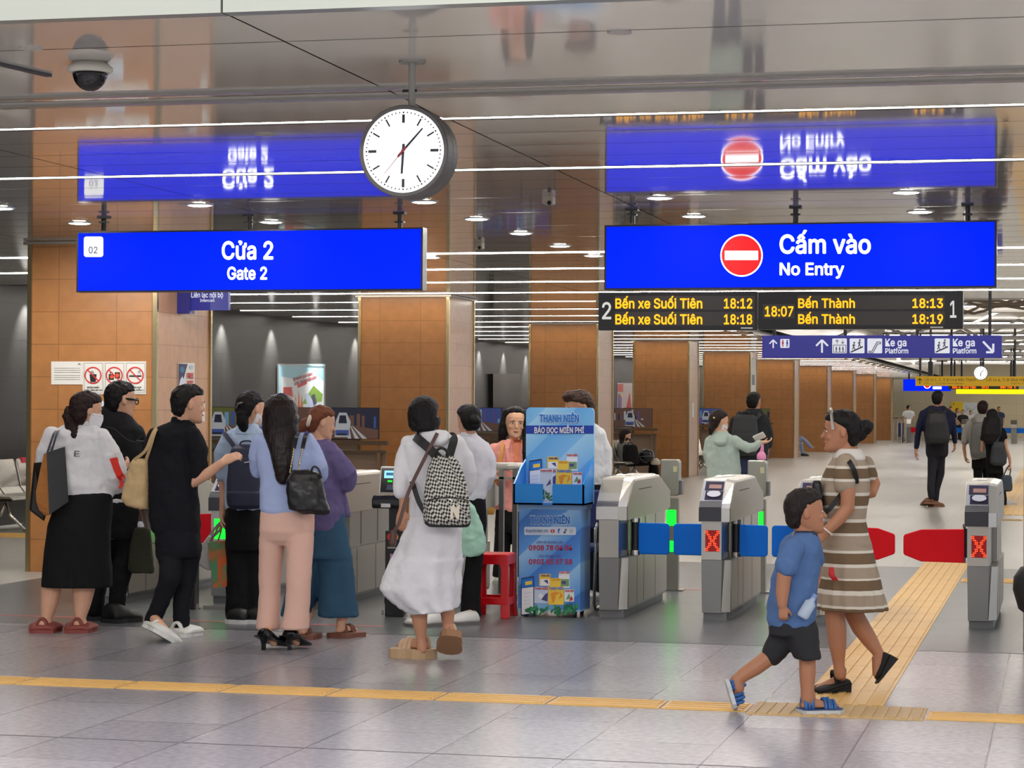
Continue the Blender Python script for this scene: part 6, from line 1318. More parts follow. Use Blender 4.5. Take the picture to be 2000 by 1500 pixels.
M = MB(); P.loft(M, [(1000, 606, 672, .12), (1036, 606, 678, .14), (1070, 600, 684, .145), (1090, 596, 688, .14)]); P.loft(M, [(1070, 620, 686, .12), (1110, 622, 691, .125), (1160, 622, 696, .13), (1200, 621, 700, .135), (1204, 622, 699, .135)], e=2.2); P.loft(M, [(1070, 572, 640, .12, .05), (1110, 564, 632, .125, .06), (1160, 556, 622, .125, .06), (1200, 548, 614, .125, .06), (1204, 549, 613, .125, .06)], e=2.2); P.wear('culottes', M, TEA, vox=.009, noise=(.02, .12, 0))
SAN = mat('sandal_brown', (128, 82, 66), .5)
for hu, hv, tu, tv, dd in ((656, 1246, 710, 1238, 0), (588, 1250, 612, 1236, .02)):
    he = onz(hu, hv); to = he + (onz(tu, tv) - he).normalized() * .25; i, fr = shoe(P, 'sandal', he, to, SAN, .028, 'flat', h=.008); strap_over(P, i, fr, .62, .062, SAN, .014, 1.1); strap_over(P, i, fr, .30, .085, SAN, .010, .9); P.foot(he + ZV * .028 + fr[1] * .015, to + ZV * .028 - fr[1] * .02)
    an = he + fr[1] * .055 + ZV * .09; P.B.limb([P.pt(hu + 16, 1150, dd), P.pt(hu + 15, 1200, dd), an, he + fr[1] * .055 + ZV * .06], [.045, .036, .032, .034])
M = MB(); P.cap(M, HAIRR_); P.limb0(M, [(606, 822, -.02, 10), (596, 828, -.03, 12), (590, 838, -.03, 9), (592, 846, -.03, 6)]); P.hair(M, HAIRR, noise=(.016, .03, 0))
M = MB(); c = P.pt(604, 822, -.06)
for k in range(12):
    a = 2 * math.pi * k / 12; M.ball(c + (ZV * math.cos(a) * .9 + FV * math.sin(a) * .9 + RV * .25 * math.cos(a)) * .030, .015, n=8, m=6)
P.add('scrunchie', M, fabric('scrunchie_cream', (224, 216, 200), .8), remesh=.005, sm=1)
P.done(); D6 = P
# ---- woman in long white dress with the checked backpack
P = Person(828, 1288, 'woman with black bob hair in a long white dress walking to the gates', skin_=SKIN2)
P.head(829, 812, 70, 14, face=False); P.neck(838, 850, 13)
tr = [(846, 812, 876, .07), (856, 794, 894, .09), (868, 786, 904, .11), (900, 790, 906, .12), (940, 800, 902, .12), (980, 800, 900, .12), (1010, 798, 900, .125)]
P.loft(P.B, tr, shrink=.86); WD = fabric('cotton_dress_white', (228, 228, 234), .85, bump=.3)
M = MB(); P.loft(M, tr); P.limb(M, [(798, 866, 0, 16), (788, 890, 0, 16), (784, 920, -.02, 17), (784, 944, -.03, 18), (785, 958, -.03, 17)]); P.limb(M, [(896, 868, 0, 16), (908, 892, 0, 17), (916, 920, .02, 16), (914, 950, .08, 15), (912, 958, .15, 13)])
sk = [(1000, 799, 900, .12), (1030, 790, 902, .14), (1060, 777, 902, .16), (1088, 766, 900, .172), (1092, 761, 902, .186), (1120, 750, 898, .19), (1146, 742, 897, .195), (1160, 752, 896, .19), (1180, 778, 894, .185), (1194, 800, 892, .18)]
M2 = MB(); n = 56; R = []
for v, uL, uR, hd in sk:
    c = P.pt((uL + uR) / 2, v); rx = (uR - uL) / 2 * P.px; q = []; f = max(0, min(1, (v - 1000) / 150))
    for k in range(n):
        a = 2 * math.pi * k / n; fl_ = 1 + f * .05 * math.sin(a * 9 + .6) + f * .03 * math.sin(a * 5 + 1)
        q.append(c + RV * rx * fl_ * math.cos(a) + FV * hd * fl_ * math.sin(a) + ZV * f * (.02 * math.cos(a) if v > 1140 else 0))
    R.append(q)
M2.rings(R); P.wear('dress_top', M, WD, noise=(.022, .1, 0)); P.wear('dress_skirt', M2, WD, vox=.008, sm=2, noise=(.026, .1, 0))
M = MB(); P.loft(M, [(840, 822, 872, .075, -.02), (850, 816, 878, .09, -.03), (862, 820, 876, .07, -.08), (872, 832, 864, .03, -.11)]); P.wear('hood', M, WD, vox=.008, sm=2, noise=(.02, .06, 0))
P.limb(P.B, [(786, 945, -.03, 11), (789, 972, -.03, 9), (786, 996, -.04, 6.5)]); P.hand(P.pt(786, 996, -.04), -ZV - RV * .12, RV * .4 + FV * .9, .165, .45, -1)
P.limb(P.B, [(912, 955, .15, 10), (906, 940, .26, 8)]); P.hand(P.pt(906, 940, .26), FV + ZV * .4, -RV, .16, .6, 1)
P.limb(P.B, [(838, 1000, 0, 26), (814, 1130, 0, 22), (817, 1180, -.01, 19), (820, 1215, -.01, 15), (823, 1246, 0, 10), (824, 1268, 0, 10)]); P.limb(P.B, [(862, 1000, .02, 26), (874, 1130, .02, 20), (874, 1195, .02, 14.5), (875, 1222, .02, 11), (876, 1242, 0, 9.5)])
BGE = mat('sandal_beige', (206, 176, 142), .55); BGS = mat('sandal_sole_beige', (190, 158, 122), .6)
he = onz(838, 1287); to = he + (onz(792, 1284) - he).normalized() * .235; to += FV * .06
i, fr = shoe(P, 'sandal', he, to, BGE, .055, 'flat', h=.012, solem=BGS); strap_over(P, i, fr, .14, .125, BGE, .014, .95); strap_over(P, i, fr, .55, .10, BGE, .02, 1.1); strap_over(P, i, fr, .72, .085, BGE, .018, 1.1); P.foot(he + ZV * .055 + fr[1] * .01, to + ZV * .055 - fr[1] * .01)
P.B.limb([P.pt(824, 1262, 0), he + fr[1] * .055 + ZV * .085], [.032, .036])
an = P.pt(877, 1250, 0); to = P.pt(874, 1282, -.03); he = P.pt(880, 1254, -.06); up = FV * .75 + ZV * .5
i, fr = shoe(P, 'sandal', P.pt(882, 1243, -.075), P.pt(876, 1278, .06), BGE, .05, 'flat', h=.012, solem=mat('sandal_tread', (156, 116, 84), .7), up=FV * .8 + ZV * .6); strap_over(P, i, fr, .2, .10, BGE, .014, .95); strap_over(P, i, fr, .6, .09, BGE, .02, 1.1); P.foot(fr[0] + fr[3] * .05, fr[0] + fr[1] * fr[4] * .95 + fr[3] * .05, up=fr[3])
P.B.limb([P.pt(876, 1236, 0), fr[0] + fr[1] * .05 + fr[3] * .08], [.032, .036])
M = MB(); P.cap(M, HAIRW, 1.10); P.loft0(M, [(815, 800, 860, .10, -.01), (828, 802, 860, .10, -.02), (838, 806, 856, .09, -.03), (843, 812, 848, .07, -.03)]); P.hair(M, HAIRK, noise=(.012, .04, 0))
P.done(); D7 = P; P.D -= .03
e = thing('backpack', P.pt(872, 1026, -.2), 'black and white houndstooth backpack with NY letters on the woman in the white dress', 'backpack')
def checker(name, c1, c2, s):
    m = bpy.data.materials.new(name); m.use_nodes = True; nt = m.node_tree; b = nt.nodes['Principled BSDF']; tc = nt.nodes.new('ShaderNodeTexCoord'); mp = nt.nodes.new('ShaderNodeMapping'); mp.inputs['Rotation'].default_value = (0, .62, -.24); mp.inputs['Scale'].default_value = (s, .001, s * .8)
    ck = nt.nodes.new('ShaderNodeTexChecker'); ck.inputs['Scale'].default_value = 1; ck.inputs['Color1'].default_value = s2l(c1) + (1,); ck.inputs['Color2'].default_value = s2l(c2) + (1,)
    nt.links.new(tc.outputs['Object'], mp.inputs[0]); nt.links.new(mp.outputs[0], ck.inputs[0]); nt.links.new(ck.outputs[0], b.inputs['Base Color']); b.inputs['Roughness'].default_value = .6; return m
CHK = checker('houndstooth', (24, 24, 26), (206, 204, 196), 84); BST = mat('strap_black', (22, 22, 24), .6)
M = MB(); P.loft(M, [(890, 850, 884, .03, -.17), (897, 843, 893, .055, -.19), (915, 836, 902, .075, -.2), (950, 830, 912, .085, -.21), (985, 827, 917, .09, -.215), (1012, 827, 919, .09, -.215), (1022, 830, 918, .085, -.21), (1027, 838, 914, .07, -.20)], e=2.8); b = M.build('body', CHK, e, remesh=.008, sm=3)
M = MB(); P.loft(M, [(974, 838, 911, .06, -.275), (980, 834, 915, .075, -.27), (1010, 832, 917, .08, -.265), (1020, 834, 916, .075, -.26), (1025, 842, 912, .06, -.25)], e=3); M.build('front_pocket', CHK, e, remesh=.008, sm=2)
M = MB(); P.loft(M, [(1016, 828, 919, .092, -.215), (1023, 830, 918, .09, -.213), (1029, 838, 914, .075, -.205)], e=2.8); M.build('base', BST, e, remesh=.008, sm=2)
ZP = lambda u, v: P.pt(u, v, -.355)
M = MB(); pts = smoothpts([P.pt(*q) for q in ((834, 978, -.32), (848, 974, -.34), (874, 972, -.345), (900, 974, -.34), (914, 978, -.31))], 5); M.tube(pts, .004, 6); M.build('zip', BST, e)
M = MB(); M.tube([P.pt(877, 974, -.352), P.pt(884, 980, -.355)], .003, 6); M.build('zip_pull', CHROME, e)
M = MB(); text(M, 'N', ZP, 880, 897, 990, 1012, .035); text(M, 'Y', ZP, 883, 899, 987, 1008, .03, .005); M.build('emblem', mat('emblem_cream', (232, 222, 206), .6), e)
strip(smoothpts([P.pt(*q) for q in ((858, 897, -.19), (840, 878, -.15), (822, 862, -.11), (812, 853, -.03), (812, 852, .04))], 5), -FV, .055, .014).build('shoulder_strap', BST, e); strip(smoothpts([P.pt(*q) for q in ((876, 896, -.19), (882, 876, -.15), (886, 860, -.11), (884, 853, -.02), (882, 853, .04))], 5), -FV, .05, .014).build('shoulder_strap', BST, e)
strip(smoothpts([P.pt(*q) for q in ((832, 1004, -.17), (818, 980, -.15), (808, 950, -.12), (804, 940, -.04))], 5), -FV, .03, .006).build('side_strap', BST, e)
M = MB(); M.tube(smoothpts([P.pt(*q) for q in ((852, 898, -.21), (852, 882, -.23), (862, 875, -.23), (873, 882, -.23), (874, 898, -.21))], 5), .009, 8); M.build('carry_loop', BST, e, smooth=True)
e = thing('crossbody_bag', P.pt(768, 1066, -.1), 'small brown crossbody bag on a strap over the white dress', 'bag'); BRN = mat('leather_brown', (86, 60, 54), .5)
strip(smoothpts([P.pt(*q) for q in ((854, 846, -.1), (844, 866, -.15), (826, 902, -.155), (808, 938, -.15), (794, 972, -.15), (780, 1020, -.2), (768, 1040, -.24))], 5), -FV, .022, .005).build('strap', BRN, e)
M = MB(); P.loft(M, [(1036, 764, 772, .03, -.22), (1044, 761, 776, .04, -.22), (1062, 760, 774, .04, -.22), (1068, 763, 772, .03, -.22)]); M.build('body', BRN, e, remesh=.007, sm=2)
# ---- attendant with bun in white shirt
P = Person(908, 1212, 'woman with a low black bun, white shirt and black trousers beside the red stool', skin_=SKIN)
P.head(914, 822, 60, -24, pitch=-8); P.neck(918, 856, 12)
tr = [(850, 892, 932, .06), (862, 886, 948, .09), (878, 884, 958, .11), (905, 886, 962, .115), (940, 890, 956, .115), (972, 894, 948, .115), (978, 896, 946, .11)]
P.loft(P.B, tr, shrink=.86); WS2 = fabric('shirt_white_cool', (224, 224, 234), .8)
M = MB(); P.loft(M, tr); P.limb(M, [(946, 876, 0, 14), (955, 900, -.02, 15), (954, 930, -.02, 14), (950, 946, .02, 13)]); P.limb(M, [(890, 876, .02, 14), (884, 905, .08, 14), (890, 930, .16, 12)]); P.wear('shirt', M, WS2, noise=(.024, .1, 0))
M = MB(); P.loft(M, [(844, 900, 930, .055), (852, 896, 934, .065), (860, 894, 938, .075)]); P.wear('collar', M, WS2, vox=.007, sm=1, noise=None)
P.limb(P.B, [(950, 940, .02, 9), (940, 935, .2, 7.5)]); P.hand(P.pt(940, 935, .2), FV - RV * .3, -ZV, .16, .6, 1); P.limb(P.B, [(890, 926, .16, 9), (902, 930, .28, 7)]); P.hand(P.pt(902, 930, .28), RV + FV * .5, -ZV, .16, .6, -1)
M = MB(); P.loft(M, [(970, 895, 948, .11), (1000, 892, 950, .12), (1030, 890, 950, .125), (1050, 890, 948, .12)]); P.loft(M, [(1040, 916, 948, .10, -.02), (1100, 908, 942, .09, -.03), (1160, 902, 939, .10, -.03), (1200, 899, 940, .105, -.03), (1205, 900, 939, .1, -.03)], e=2.2); P.loft(M, [(1040, 890, 920, .10, .03), (1100, 872, 902, .085, .04), (1160, 848, 880, .085, .04), (1196, 832, 866, .09, .04), (1200, 834, 864, .09, .04)], e=2.2); P.wear('trousers', M, BLACKF, noise=(.018, .12, 0))
SW = mat('shoe_pale', (206, 204, 202), .5)
he = onz(930, 1217); i, fr = shoe(P, 'shoe', he, he + (onz(886, 1219) - he).normalized() * .25, SW, .02, 'sneaker', h=.07, solem=mat('sole_grey', (110, 106, 104), .6)); P.B.limb([P.pt(920, 1195, -.03), he + fr[1] * .06 + ZV * .05], [.034, .034])
he = onz(856, 1220); i, fr = shoe(P, 'shoe', he, he + (onz(800, 1224) - he).normalized() * .26, SW, .02, 'sneaker', h=.07, solem=mat('sole_grey', (110, 106, 104), .6)); P.B.limb([P.pt(849, 1192, .04), he + fr[1] * .06 + ZV * .05], [.034, .034])
M = MB(); P.cap(M, HAIRR_, 1.03); M.ball(P.H(.0, -.55, -.06), .20 * P.hs, .17 * P.hs, .18 * P.hs, R=P.HR()); M.ball(P.H(.05, -.60, -.1), .13 * P.hs, .12 * P.hs, .12 * P.hs, R=P.HR()); P.hair(M, HAIRK, noise=(.012, .03, 0))
P.done(); D8 = P
MNT = fabric('jacket_mint', (178, 222, 202), .75, bump=.3)
M = MB(); P.loft(M, [(976, 896, 912, .04, -.15), (990, 894, 926, .06, -.15), (1010, 894, 936, .065, -.15), (1040, 893, 946, .06, -.15), (1066, 893, 949, .055, -.15), (1080, 896, 946, .05, -.15), (1087, 900, 930, .04, -.15)], e=3); o = M.build('jacket', MNT, None, remesh=.008, sm=2, noise=(.03, .08, 0), org=P.pt(920, 1086, -.15)); tag(o, 'mint green jacket draped over the arm of the woman with the low bun', 'jacket')
# ---- woman in pink facing the camera
P = Person(990, 1150, 'woman with long black hair in a pink blazer facing the camera behind the railing', skin_=SKIN, D=19.9, voxel=.005)
P.head(1006, 826, 58, 172, pitch=-4, roll=3, lip=(168, 88, 84)); P.neck(1004, 862, 10)
tr = [(860, 980, 1026, .06), (870, 966, 1040, .085), (886, 960, 1046, .10), (920, 958, 1046, .105), (960, 962, 1042, .11), (994, 966, 1040, .115), (1000, 970, 1036, .11)]
P.loft(P.B, tr, shrink=.84); PKB = fabric('blazer_pink', (238, 162, 152), .8, bump=.15); PCH = fabric('top_peach', (226, 138, 104), .8, bump=.15)
M = MB(); P.loft(M, tr); P.limb(M, [(966, 878, 0, 13), (958, 904, 0, 13), (958, 926, -.06, 12), (968, 928, -.18, 10)]); P.limb(M, [(1040, 878, 0, 13), (1048, 904, 0, 13), (1044, 926, -.06, 12), (1034, 926, -.18, 10)]); bz = P.wear('blazer', M, PKB, noise=(.02, .1, 0))
M = patch(P, (1000, 858), (1016, 859), (1012, 905), (1004, 905), -.105); P.add('inner_top', M, PCH, wrap=bz)
M = strip([P.pt(994, 858, -.09), P.pt(990, 876, -.115), P.pt(996, 905, -.125)], -FV, .035, .006); P.add('lapel', M, PKB, on=bz)
P.limb(P.B, [(966, 928, -.17, 7), (982, 917, -.24, 6)]); P.hand(P.pt(984, 914, -.23), RV + ZV * .02, -ZV, .16, .25, 1); P.limb(P.B, [(1034, 926, -.17, 7), (1022, 914, -.24, 6)]); P.hand(P.pt(1022, 913, -.23), -RV, -ZV, .16, .25, -1)
M = MB(); P.loft(M, [(992, 968, 1036, .11), (1020, 966, 1036, .115), (1040, 967, 1035, .11)]); P.loft(M, [(1030, 966, 1000, .10), (1080, 964, 996, .085), (1122, 962, 992, .09), (1126, 963, 991, .09)], e=2.2); P.loft(M, [(1030, 1000, 1036, .10), (1080, 1002, 1034, .085), (1140, 1002, 1034, .09), (1144, 1003, 1033, .09)], e=2.2); P.wear('trousers', M, BLACKF, noise=(.014, .12, 0))
GRS = mat('shoe_sage', (176, 186, 168), .6)
for u, v in ((984, 1148), (1018, 1152)):
    he = onz(u, v) ; he = P.pt(u, v, .1); he = Vector((he.x, he.y, 0)); i, fr = shoe(P, 'shoe', he, he - FV * .24, GRS, .025, 'sneaker', h=.07); P.B.limb([P.pt(u, 1110, 0), he + fr[1] * .06 + ZV * .05], [.03, .032])
M = MB(); P.cap(M, [(z, w * 1.02, min(yf, .02 if z < .2 else .27 + (z - .3) * .3), yb) for z, w, yf, yb in HAIRW]); P.limb0(M, [(990, 806, .02, 9), (984, 826, .02, 9), (982, 846, .02, 10), (980, 862, .03, 7)]); P.limb0(M, [(1024, 808, .0, 9), (1029, 830, -.03, 10), (1030, 856, -.06, 10), (1028, 884, -.11, 8), (1026, 902, -.115, 5)]); P.hair(M, HAIRK, noise=(.012, .03, 0))
P.done(); D9 = P
e = thing('crossbody_bag', P.pt(957, 1004, -.1), 'mustard crossbody bag on the hip of the woman in the pink blazer', 'bag'); MUS = mat('leather_mustard', (206, 150, 62), .5)
strip(smoothpts([P.pt(*q) for q in ((982, 864, -.09), (980, 880, -.125), (977, 900, -.14), (970, 930, -.145), (962, 965, -.15))], 5), -FV, .028, .005).build('strap', MUS, e)
M = MB(); P.loft(M, [(960, 952, 966, .03, -.14), (970, 950, 967, .045, -.14), (998, 949, 966, .045, -.14), (1005, 951, 965, .035, -.14)], e=3); M.build('body', MUS, e, remesh=.007, sm=2)
# ---- man in white shirt behind the stand
P = Person(1130, 1166, 'man with brown hair in white shirt standing behind the blue newspaper stand', skin_=SKIN2, D=18.3)
P.head(1130, 797, 64, -118, pitch=-12); P.neck(1136, 824, 13)
tr = [(820, 1108, 1152, .06), (832, 1092, 1170, .09), (848, 1084, 1182, .11), (890, 1084, 1186, .12), (930, 1090, 1184, .12), (946, 1094, 1180, .115), (950, 1096, 1178, .11)]
P.loft(P.B, tr, shrink=.86)
M = MB(); P.loft(M, tr); P.limb(M, [(1170, 850, 0, 15), (1180, 880, 0, 15), (1182, 914, 0, 14), (1184, 926, -.02, 12)]); P.limb(M, [(1094, 850, 0, 15), (1086, 885, -.04, 15), (1088, 914, -.08, 13)]); P.wear('shirt', M, W_SHIRT, noise=(.022, .1, 0))
P.limb(P.B, [(1183, 920, -.01, 10), (1188, 940, 0, 8.5), (1180, 956, .08, 7)]); P.hand(P.pt(1180, 956, .08), -ZV + FV * .4, RV, .17, .6, 1); P.limb(P.B, [(1088, 910, -.08, 9), (1100, 925, -.12, 7.5)]); P.hand(P.pt(1100, 925, -.12), RV * .8, FV, .16, .6, -1)
M = MB(); P.loft(M, [(942, 1094, 1180, .115), (980, 1093, 1180, .12), (1010, 1095, 1178, .115)]); P.limb(M, [(1158, 1000, 0, 21), (1164, 1060, 0, 17), (1166, 1110, 0, 14), (1164, 1150, 0, 13)]); P.limb(M, [(1114, 1000, 0, 21), (1112, 1060, 0, 17), (1112, 1110, 0, 14), (1112, 1148, 0, 13)]); P.wear('trousers', M, BLACKF, noise=(.016, .1, 0))
for u, v in ((1163, 1166), (1112, 1166)):
    he = P.pt(u, v, .08); he = Vector((he.x, he.y, 0)); i, fr = shoe(P, 'shoe', he, he - FV * .2 - RV * .08, mat('shoe_light_grey', (190, 188, 184), .5), .025, 'sneaker', h=.07); P.B.limb([P.pt(u, 1135, 0), he + fr[1] * .06 + ZV * .05], [.03, .032])
HBR = hairm('hair_brown', (62, 42, 34)); M = MB(); P.cap(M, [(z, w * 1.03, yf + (.06 if z > .15 else 0), yb) for z, w, yf, yb in HAIRR_]); M.ball(P.H(0, .22, .42), .26 * P.hs, .24 * P.hs, .16 * P.hs, R=P.HR()); P.hair(M, HBR, noise=(.02, .03, 0))
P.done(); D10 = P
# ================================================================ THE WALKING WOMAN AND BOY
P = Person(1628, 1353, 'woman in a brown and beige striped knit dress striding left past the gates', skin_=SKIN3, voxel=.0055)
P.head(1643, 843, 80, -82, pitch=-2, lip=(150, 80, 70)); P.neck(1660, 886, 17)
def zstripes(name, P, edges, cols, nrm=None):
    m = bpy.data.materials.new(name); m.use_nodes = True; nt = m.node_tree; b = nt.nodes['Principled BSDF']; tc = nt.nodes.new('ShaderNodeTexCoord'); sp = nt.nodes.new('ShaderNodeSeparateXYZ'); mr = nt.nodes.new('ShaderNodeMapRange'); r = nt.nodes.new('ShaderNodeValToRGB'); r.color_ramp.interpolation = 'CONSTANT'
    zt, zb = P.pt(1650, edges[0]).z, P.pt(1650, edges[-1]).z
    mr.inputs[1].default_value = zt; mr.inputs[2].default_value = zb; nt.links.new(tc.outputs['Object'], sp.inputs[0]); nt.links.new(sp.outputs[2], mr.inputs[0]); nt.links.new(mr.outputs[0], r.inputs[0])
    el = r.color_ramp.elements; el[0].position = 0; el[0].color = s2l(cols[0]) + (1,); el[1].position = .999; el[1].color = s2l(cols[-1]) + (1,)
    for v, c in zip(edges[1:-1], cols[1:]):
        q = el.new((P.pt(1650, v).z - zt) / (zb - zt)); q.color = s2l(c) + (1,)
    w = nt.nodes.new('ShaderNodeTexNoise'); w.inputs['Scale'].default_value = 120; bp = nt.nodes.new('ShaderNodeBump'); bp.inputs['Strength'].default_value = .15; bp.inputs['Distance'].default_value = .01; nt.links.new(tc.outputs['Object'], w.inputs['Vector']); nt.links.new(w.outputs[0], bp.inputs['Height']); nt.links.new(bp.outputs[0], b.inputs['Normal'])
    nt.links.new(r.outputs[0], b.inputs['Base Color']); b.inputs['Roughness'].default_value = .85; b.inputs['Specular IOR Level'].default_value = .2; MATS[name] = m; return m
CB, CBR, CW_ = (164, 148, 130), (116, 96, 74), (216, 210, 198)
edges = [870, 908, 913, 932, 938, 960, 966, 985, 990, 1011, 1017, 1038, 1044, 1072, 1077, 1097, 1104, 1124, 1129, 1148, 1157, 1177, 1182, 1200]
cols = [CB] + [CW_, CBR, CW_, CB] * 5 + [CW_, CBR, CBR]
DRS = zstripes('knit_striped', P, edges, cols)
tr = [(880, 1632, 1684, .085), (892, 1628, 1686, .105), (910, 1616, 1694, .14), (935, 1605, 1698, .16), (960, 1600, 1698, .165), (990, 1604, 1693, .15), (1015, 1610, 1690, .14), (1040, 1608, 1694, .15), (1062, 1606, 1702, .16)]
P.loft(P.B, tr, shrink=.86)
M = MB(); P.loft(M, tr); P.limb(M, [(1652, 908, -.15, 22), (1650, 930, -.17, 21.5), (1650, 945, -.17, 21)]); P.limb(M, [(1690, 908, .12, 18), (1698, 930, .14, 17)])
n = 64; R = []
for v, uL, uR, hd in ((1050, 1607, 1698, .155), (1062, 1606, 1702, .16), (1090, 1603, 1708, .18), (1120, 1600, 1716, .20), (1150, 1597, 1724, .215), (1180, 1594, 1731, .225), (1190, 1594, 1732, .225)):
    c = P.pt((uL + uR) / 2, v); rx = (uR - uL) / 2 * P.px; q = []; f = max(0, (v - 1062) / 130)
    for k in range(n):
        a = 2 * math.pi * k / n; fl_ = 1 + f * .045 * math.sin(a * 16); q.append(c + RV * rx * fl_ * math.cos(a) + FV * hd * fl_ * math.sin(a))
    R.append(q)
M.rings(R); dr = P.wear('dress', M, DRS, vox=.008, sm=2, noise=(.012, .1, 0))
M = MB(); P.loft(M, [(876, 1636, 1680, .08), (884, 1630, 1686, .095), (894, 1626, 1690, .115), (899, 1628, 1688, .115)]); P.wear('collar', M, fabric('collar_cream', (216, 212, 206), .8), vox=.007, sm=1, noise=None)
P.limb(P.B, [(1651, 930, -.17, 16), (1656, 962, -.18, 15), (1655, 992, -.18, 14), (1640, 1012, -.19, 13), (1618, 1034, -.20, 10), (1610, 1044, -.2, 9)]); P.hand(P.pt(1612, 1042, -.2), -RV * .8 - ZV * .5, FV * .5 - ZV * .3, .17, .55, 1)
P.limb(P.B, [(1698, 925, .14, 13), (1708, 945, .14, 12.5), (1702, 962, .10, 12), (1680, 968, .1, 10)]); P.limb(P.B, [(1680, 968, .1, 10), (1640, 985, .12, 8), (1600, 985, .05, 7.5)]); P.hand(P.pt(1600, 985, .05), -RV, FV, .16, .6, 1)
M = MB(); c = P.pt(1615, 1037, -.2); M.tube([c + (RV * .6 + ZV * .75).cross(FV).normalized() * .034 * math.cos(a) + FV * .034 * math.sin(a) for a in [2 * math.pi * k / 16 for k in range(17)]], .005, 6); P.add('bracelet', M, mat('bracelet_pearl', (226, 222, 214), .3))
P.limb(P.B, [(1645, 1050, -.03, 28), (1630, 1160, -.03, 23), (1630, 1200, -.03, 19), (1634, 1232, -.03, 19.5), (1636, 1262, -.03, 17), (1638, 1292, -.02, 12), (1640, 1318, -.02, 11)])
P.limb(P.B, [(1655, 1050, .06, 28), (1660, 1160, .06, 24), (1666, 1196, .06, 19), (1682, 1226, .08, 19), (1700, 1252, .08, 16), (1716, 1276, .06, 11), (1722, 1286, .06, 11)])
WED = mat('wedge_black', (20, 19, 20), .7)
he = onz(1656, 1352); to = onz(1592, 1354); dv = (to - he).normalized(); he2 = Vector((he.x, he.y, .05)); to = he + dv * .20; to.z = .006
i, fr = shoe(P, 'wedge_shoe', he2, to, WED, .004, 'flat', h=.05); M = MB(); w = fr[2]; M.rings([[he + w * b * .034 + dv * a + ZV * z for a, z in ((-.005, 0), (.15, 0), (.15, .018), (-.008, .055))] for b in (-1, 1)]); P.add('wedge_heel', M, WED, on=i); strap_over(P, i, fr, .33, .075, WED, .011, .95)
P.foot(he2 + dv * .01 + ZV * .008, to - dv * .012 + ZV * .012, k=.9); P.B.limb([P.pt(1640, 1312, -.02), he2 + dv * .045 + ZV * .07, he2 + dv * .045 + ZV * .03], [.033, .036, .03])
he, to = P.pt(1738, 1280, .06), P.pt(1714, 1328, .03); i, fr = shoe(P, 'wedge_shoe', he, to, WED, .004, 'pump', h=.06, up=-RV * .85 + ZV * .25); M = MB(); d_, w, u_ = fr[1], fr[2], fr[3]; M.rings([[he + w * b * .034 + d_ * a - u_ * z for a, z in ((0, -.004), (.17, -.002), (.17, .008), (.0, .045))] for b in (-1, 1)]); P.add('wedge_heel', M, WED, on=i); P.B.limb([P.pt(1722, 1284, .06), he + d_ * .05 + u_ * .05, he + d_ * .12 + u_ * .02], [.032, .034, .026])
M = MB(); P.cap(M, [(z, w * 1.04, yf + (.0 if z < .3 else .02), yb * 1.02) for z, w, yf, yb in HAIRR_]); M.ball(P.H(0, -.60, .10), .19 * P.hs, .19 * P.hs, .19 * P.hs, R=P.HR()); M.ball(P.H(0, -.45, -.05), .22 * P.hs, .16 * P.hs, .2 * P.hs, R=P.HR()); P.hair(M, HAIRK, noise=(.014, .035, 0))
M = MB(); M.tube([P.H(0, -.47 + .14 * math.cos(a) * .3, .10) + (P.hx * math.cos(a) + P.hz * math.sin(a)) * .13 * P.hs for a in [2 * math.pi * k / 14 for k in range(15)]], .009, 6); P.add('hair_tie', M, mat('tie_purple', (92, 48, 96), .6))
M = MB(); M.tube([P.H(.36 * math.cos(a), .20 + .03 * math.sin(a), .06 + .50 * math.sin(a)) for a in [math.pi * k / 14 for k in range(15)]], .009, 6); P.add('headband', M, mat('headband_silver', (176, 172, 166), .3, .8))
M = MB(); P.loft0(M, [(1108, 1619, 1628, .01, -.235), (1122, 1618, 1630, .012, -.24), (1134, 1626, 1638, .01, -.24)]); P.add('red_ribbon', M, mat('ribbon_red', (196, 30, 40), .6), smooth=True)
P.done(); D13 = P
e = thing('crossbody_bag', P.pt(1606, 1000, -.1), 'small black crossbody bag on the chest of the woman in the striped dress', 'bag')
for sp in (((1662, 886, .0), (1650, 892, -.12), (1658, 901, -.205), (1666, 914, -.235), (1671, 928, -.215), (1673, 944, -.16)), ((1650, 958, -.15), (1636, 974, -.185), (1620, 994, -.20), (1606, 1004, -.16))): strip(smoothpts([P.pt(*q) for q in sp], 5), -FV, .026, .006).build('strap', BST, e)
M = MB(); P.loft(M, [(938, 1588, 1602, .03, -.08), (944, 1585, 1604, .045, -.08), (985, 1590, 1608, .05, -.08), (1006, 1596, 1612, .045, -.08), (1012, 1600, 1610, .03, -.08)], e=3); M.build('body', LBK, e, remesh=.007, sm=2)
# ---- boy
P = Person(1598, 1392, 'boy in blue t-shirt, dark shorts and blue sandals striding right', skin_=SKIN3, voxel=.0055)
P.head(1573, 1000, 86, 84, pitch=2, lip=(168, 98, 88)); P.neck(1570, 1048, 16)
tr = [(1038, 1548, 1592, .07), (1050, 1534, 1600, .10), (1066, 1524, 1604, .12), (1100, 1516, 1602, .13), (1140, 1508, 1598, .135), (1180, 1500, 1594, .135), (1210, 1498, 1592, .13), (1224, 1504, 1588, .125)]
P.loft(P.B, tr, shrink=.86); BLT = fabric('tee_blue', (82, 112, 160), .85, bump=.3)
M = MB(); P.loft(M, tr); P.limb(M, [(1550, 1070, -.13, 20), (1540, 1090, -.15, 23), (1536, 1106, -.16, 24)]); P.limb(M, [(1590, 1072, .10, 16), (1594, 1096, .12, 17)]); P.wear('t_shirt', M, BLT, vox=.008, noise=(.026, .09, 0))
